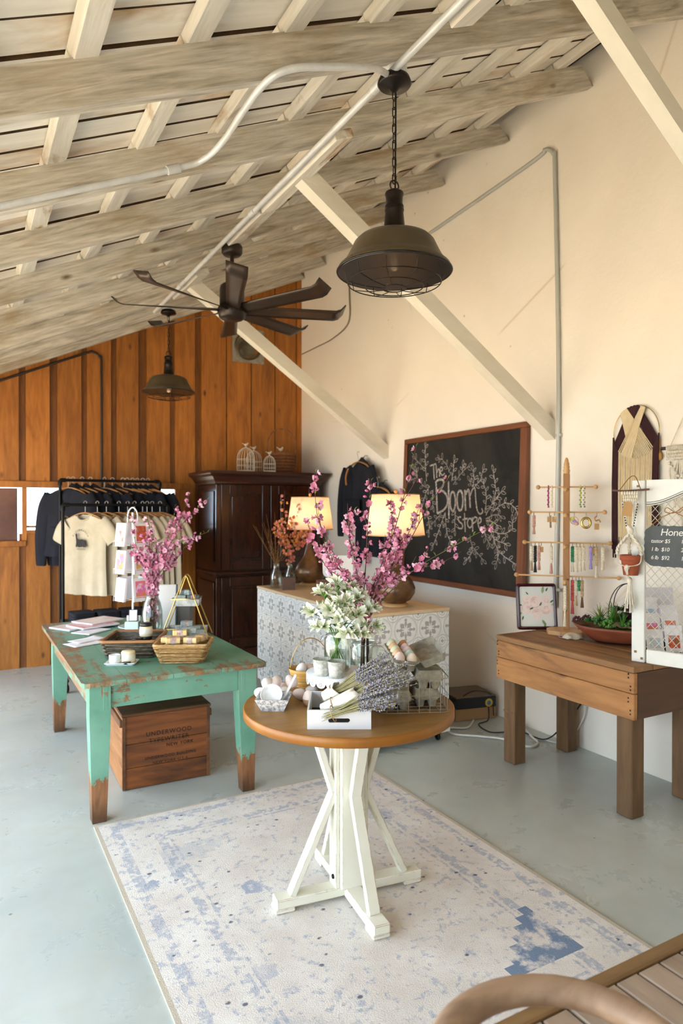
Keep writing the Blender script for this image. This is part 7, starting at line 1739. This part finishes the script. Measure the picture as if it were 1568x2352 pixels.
for k in range(6): w.tube([(.004*cos(k), -.003+.003*sin(k), 0), (.006*cos(k), -.003+.003*sin(k), -.085)], .003, 5)
w.ball((0, -.004, -.10), (.022, .009, .026), 10, 8); O('tassel_body', w, plain('tan_jute', 'a8803f', .9), t_)
# ---------------------------------------------------------------- electronics on the floor
rc = thing('receiver', 'old grey receiver with a round yellow sticker on the floor by the cream wall', 'electronics', (3.235, 3.925, 0), R(-12))
O('carton_box', MB().box(-.16, .16, -.14, .14, .001, .085, .003), plain('tan_carton', 'a8825a', .8), rc); O('metal_case', MB().box(-.16, .16, -.15, .14, .086, .160, .006), plain('dark_case', '1d1b1a', .4), rc); O('top_cover', MB().box(-.158, .158, -.148, .138, .1605, .170, .003), plain('bronze_grey_metal', '6d6258', .35, .6), rc)
O('sticker', MB(TR(.10, -.1505, .118, 0, R(90))).lathe([(.001, .0006), (.030, .0006), (.030, 0)], 24), plain('yellow_sticker', 'c9a83a', .6), rc); O('sticker_dot', MB(TR(.10, -.1512, .118, 0, R(90))).lathe([(.001, .0006), (.016, .0006), (.016, 0)], 24), plain('blue_sticker_dot', '3f6f8f', .6), rc)
CW = plain('white_cable', 'd9d6cc', .5); CK = plain('black_cable', '1c1a18', .5)
def cable(pts, r, mat, label): t_ = thing('cable', label, 'cable', (0, 0, 0)); O('wire', MB().tube(bez(pts, 8), r, 6), mat, t_)
cable([(3.16, 3.76, .012), (3.02, 3.66, .010), (2.90, 3.72, .010), (2.86, 3.60, .010), (2.98, 3.48, .010), (3.08, 3.36, .010), (3.12, 3.18, .010), (3.22, 3.20, .010), (3.27, 3.30, .010), (3.33, 3.42, .010)], .0075, CW, 'thick white extension cable snaking over the floor by the receiver')
cable([(3.30, 3.76, .085), (3.26, 3.72, .010), (3.14, 3.68, .008), (3.10, 3.52, .008), (3.20, 3.46, .008), (3.28, 3.40, .012), (3.30, 3.22, .014), (3.38, 3.15, .10), (3.395, 3.00, .30), (3.40, 2.92, .50)], .0045, CK, 'black cord running from the receiver up behind the workbench')
cable([(3.10, 3.80, .180), (3.16, 3.77, .215), (3.26, 3.77, .200), (3.33, 3.76, .16), (3.34, 3.75, .02)], .004, CK, 'black cord looped over the top of the receiver')
cable([(3.30, 3.25, .010), (3.36, 3.12, .02), (3.395, 2.99, .2), (3.405, 2.95, .5)], .005, CW, 'white cord hanging down behind the workbench')
t_ = thing('power_strip', 'white power strip on the floor behind the bench leg', 'power strip', (3.27, 3.50, 0), R(60)); O('strip_body', MB().box(-.10, .10, -.025, .025, .001, .035, .005), CW, t_)
for i in range(3): O('plug', MB().box(-.07+.055*i, -.04+.055*i, -.014, .014, .0352, .065, .004), CK if i % 2 else CW, t_)
# ---------------------------------------------------------------- pendant lamps
OLIV = plain('olive_enamel', '463c2a', .35, .2, c2='574b35', scale=5, stretch=(1, 1, .3)); DKIN = plain('dark_enamel_inside', '14110f', .3, .2); DBR = plain('oil_bronze', '221a16', .35, .6)
GB = glass('bulb_glass', 'fbf6ea', 0, .15); FIL = emit('warm_filament', 'ffc04d', 3)
def pendant(x, y, ztop, zrim, label):
    t_ = thing('pendant_lamp', label, 'lamp', (x, y, zrim)); h = ztop-zrim
    O('canopy', MB().lathe([(.001, h), (.045, h), (.060, h-.006), (.068, h-.028), (.062, h-.036), (.02, h-.046), (.008, h-.060), (.001, h-.060)], 28), DBR, t_)
    O('junction_box', MB().lathe([(.001, h+.042), (.046, h+.042), (.050, h+.038), (.050, h+.0005), (.001, h+.0005)], 24), PIPE, t_)
    ztop2 = .352; n = 0; z = h-.058; w = MB()
    L = (h-.058-ztop2)/max(1, round((h-.058-ztop2)/.034)); k = 0
    while z > ztop2+.01:
        K0 = TR(0, 0, z-L*.5, (k % 2)*pi/2); q = MB(K0); a = L*.62; q.tube([(.0085*cos(A), 0, (a-.0085)*math.copysign(1, sin(A))*(abs(sin(A)) > .01)+.0085*sin(A)) for A in [2*pi*(i+.5)/10 for i in range(10)]], .0022, 5, closed=True)
        O('chain_link', q, DBR, t_); z -= L; k += 1
    w = MB(); w.ring((0, 0, .342), .020, .0032, 'y', 18, 6); O('hanging_ring', w, DBR, t_)
    O('cord', MB().tube(bez([(.006, 0, h-.06), (.009, .004, h*.75+.08), (.002, -.006, h*.6+.1), (.004, 0, .33)], 6), .0035, 6), DBR, t_)
    O('socket_neck', MB().lathe([(.001, .326), (.020, .324), (.036, .314), (.038, .306), (.034, .296), (.033, .268), (.037, .262), (.038, .254), (.036, .250), (.0385, .246), (.0385, .240), (.036, .236), (.045, .150), (.047, .142), (.001, .142)], 28), DBR, t_)
    prof = [(.046, .150), (.10, .144), (.142, .130), (.160, .112), (.178, .074), (.195, .043), (.200, .036), (.222, .016), (.227, .004), (.224, .0)]
    O('shade', MB().lathe(prof, 48), OLIV, t_); O('shade_lining', MB().lathe([(r-.004, z-.003) for r, z in prof][::-1], 48), DKIN, t_)
    w = MB(); w.ring((0, 0, .001), .2265, .004, 'z', 56, 6); O('rolled_rim', w, DKIN, t_)
    w = MB()
    for (r, z) in ((.185, -.042), (.115, -.058), (.047, -.064)): w.ring((0, 0, z), r, .0022, 'z', 44, 5)
    for k in range(10):
        A = 2*pi*k/10+.2; w.tube([(r*cos(A), r*sin(A), z) for r, z in ((.198, .006), (.185, -.042), (.115, -.058), (.047, -.064))], .0018, 5)
    o = O('wire_guard', w, DBR, t_)
    O('bulb', MB().lathe([(.001, .028), (.018, .032), (.031, .050), (.034, .066), (.029, .086), (.017, .105), (.013, .118)], 20), GB, t_)
    b_ = MB(); 
    for k in range(4): A = pi/2*k+.4; b_.tube([(.004*cos(A), .004*sin(A), .095), (.012*cos(A), .012*sin(A), .045)], .0013, 4)
    O('filament', b_, FIL, t_); O('lamp_holder', MB().lathe([(.001, .115), (.017, .115), (.018, .165), (.001, .168)], 16), DBR, t_)
    l = bpy.data.lights.new('pendant_light', 'POINT'); l.energy = .25; l.color = (1, .66, .32); l.shadow_soft_size = .03; link('pendant_light', l, t_, (0, 0, .015))
pendant(1.503, 2.270, zb(1.503)-.046, 2.452, 'large olive pendant lamp with a wire guard hanging on a chain over the round table')
pendant(1.603, 6.02, zb(1.603)-.052, 2.535, 'farther olive pendant lamp on a chain before the board wall')
# ---------------------------------------------------------------- ceiling fan
FBZ = plain('fan_bronze', '2f2620', .38, .5); FBL = plain('fan_blade_bronze', '3a2e26', .35, .5, c2='42352b', scale=8, stretch=(1, 4, 4))
fz = 2.79; fx, fy = 1.574, 4.32
cf = thing('ceiling_fan', 'large dark bronze ceiling fan with eight curved tip blades', 'fan', (fx, fy, fz)); h = zb(fx)-.046-fz
O('canopy', MB().lathe([(.001, h), (.064, h), (.070, h-.010), (.068, h-.050), (.055, h-.065), (.001, h-.068)], 28), FBZ, cf); O('mount_box', MB().lathe([(.001, h+.040), (.045, h+.040), (.05, h+.035), (.05, h+.0005), (.001, h+.0005)], 20), PIPE, cf)
O('down_rod', MB().tube([(0, 0, .19), (0, 0, h-.06)], .013, 10), FBZ, cf)
O('motor_housing', MB().lathe([(.001, .21), (.062, .208), (.078, .195), (.082, .17), (.082, .055), (.07, .048), (.001, .048)], 32), FBZ, cf)
O('hub', MB().lathe([(.001, .058), (.088, .055), (.094, .048), (.095, .018), (.090, .008), (.086, -.012), (.07, -.024), (.001, -.026)], 40), FBZ, cf)
w = MB()
for k in range(16): A = 2*pi*k/16; w.beam((.0945*cos(A), .0945*sin(A), .014), (.0945*cos(A), .0945*sin(A), .048), .004, .004)
O('hub_ribs', w, FBZ, cf); KIDS(cf)[-1]['kind'] = 'stuff'
w = MB()
def blade(u, v):
    x = .085+.675*v; wd = .085+.040*v; y = (u-.5)*wd; tw = R(24-10*v); z = .034+y*math.tan(tw)*-1
    t = max(0, (v-.90)/.10); z += .045*t*t
    return (x, y, z)
w.grid(blade, 4, 20); BM = w.mesh('blade', FBL)
for k in range(8):
    o = link('blade', BM, cf, (0, 0, 0), (0, 0, R(27+45*k))); m_ = o.modifiers.new('t', 'SOLIDIFY'); m_.thickness = .006
# ---------------------------------------------------------------- slatted garden bench in front
TEAK = wood('weathered_slat', '8d7a6a', 'b5a293', 1, 4, 8, .7, .08, stain='7a6450', stain_lo=.55, stain_hi=.8, bump=.35); TEAKE = wood('brown_edge_rail', '6b5032', '8f7048', 0, 4, 8, .6, .05, bump=.3); TEAKA = wood('rounded_arm_wood', '7a5c44', 'b0937a', 0, 3, 5, .5, .0, stain='5c4431', stain_lo=.52, stain_hi=.72, bump=.2)
gx0, gx1, gy0, gy1, gz = .60, 2.10, .45, 1.075, .45
gb = thing('garden_bench', 'weathered slatted wooden bench with a curved arm standing beside the rug corner', 'bench', (0, 0, 0))
O('edge_rail', MB().box(gx0, gx1, gy1-.036, gy1, gz-.058, gz+.004, .004), TEAKE, gb); O('edge_rail', MB().box(gx0, gx1, gy0, gy0+.036, gz-.058, gz+.004, .004), TEAKE, gb)
O('end_rail', MB().box(gx0, gx0+.036, gy0+.037, gy1-.037, gz-.058, gz-.02, .003), TEAKE, gb); O('end_rail', MB().box(gx1-.036, gx1, gy0+.037, gy1-.037, gz-.058, gz-.02, .003), TEAKE, gb)
x = gx0+.002; 
while x < gx1-.07:
    O('slat', MB().box(x+.003, x+.072, gy0+.038, gy1-.038, gz-.0195, gz-U(.001, .003), .003), TEAK, gb); x += .0755
for (x, y) in ((gx0+.03, gy0+.03), (gx0+.03, gy1-.03), (gx1-.03, gy0+.03), (gx1-.03, gy1-.03)): O('leg', MB().box(x-.028, x+.028, y-.028, y+.028, .0122 if (x < 2.06 and y > .96) else .001, gz-.059, .004), TEAKE, gb)
AC = (.792, .715, .66); ra = .195
w = MB(); P = []
for i in range(33): A = R(-60)+R(300)*i/32; P.append((AC[0]+ra*cos(A)*1.03, AC[1]+ra*sin(A), AC[2]+.004*sin(A)))
w.tube(P, .027, 12, flat=.85); O('curved_arm', w, TEAKA, gb)
for A in (R(15), R(165), R(240)): O('arm_post', MB().tube([(AC[0]+ra*cos(A), AC[1]+ra*sin(A), gz+.001), (AC[0]+ra*cos(A), AC[1]+ra*sin(A), AC[2]-.01)], .014, 8), TEAKE, gb)
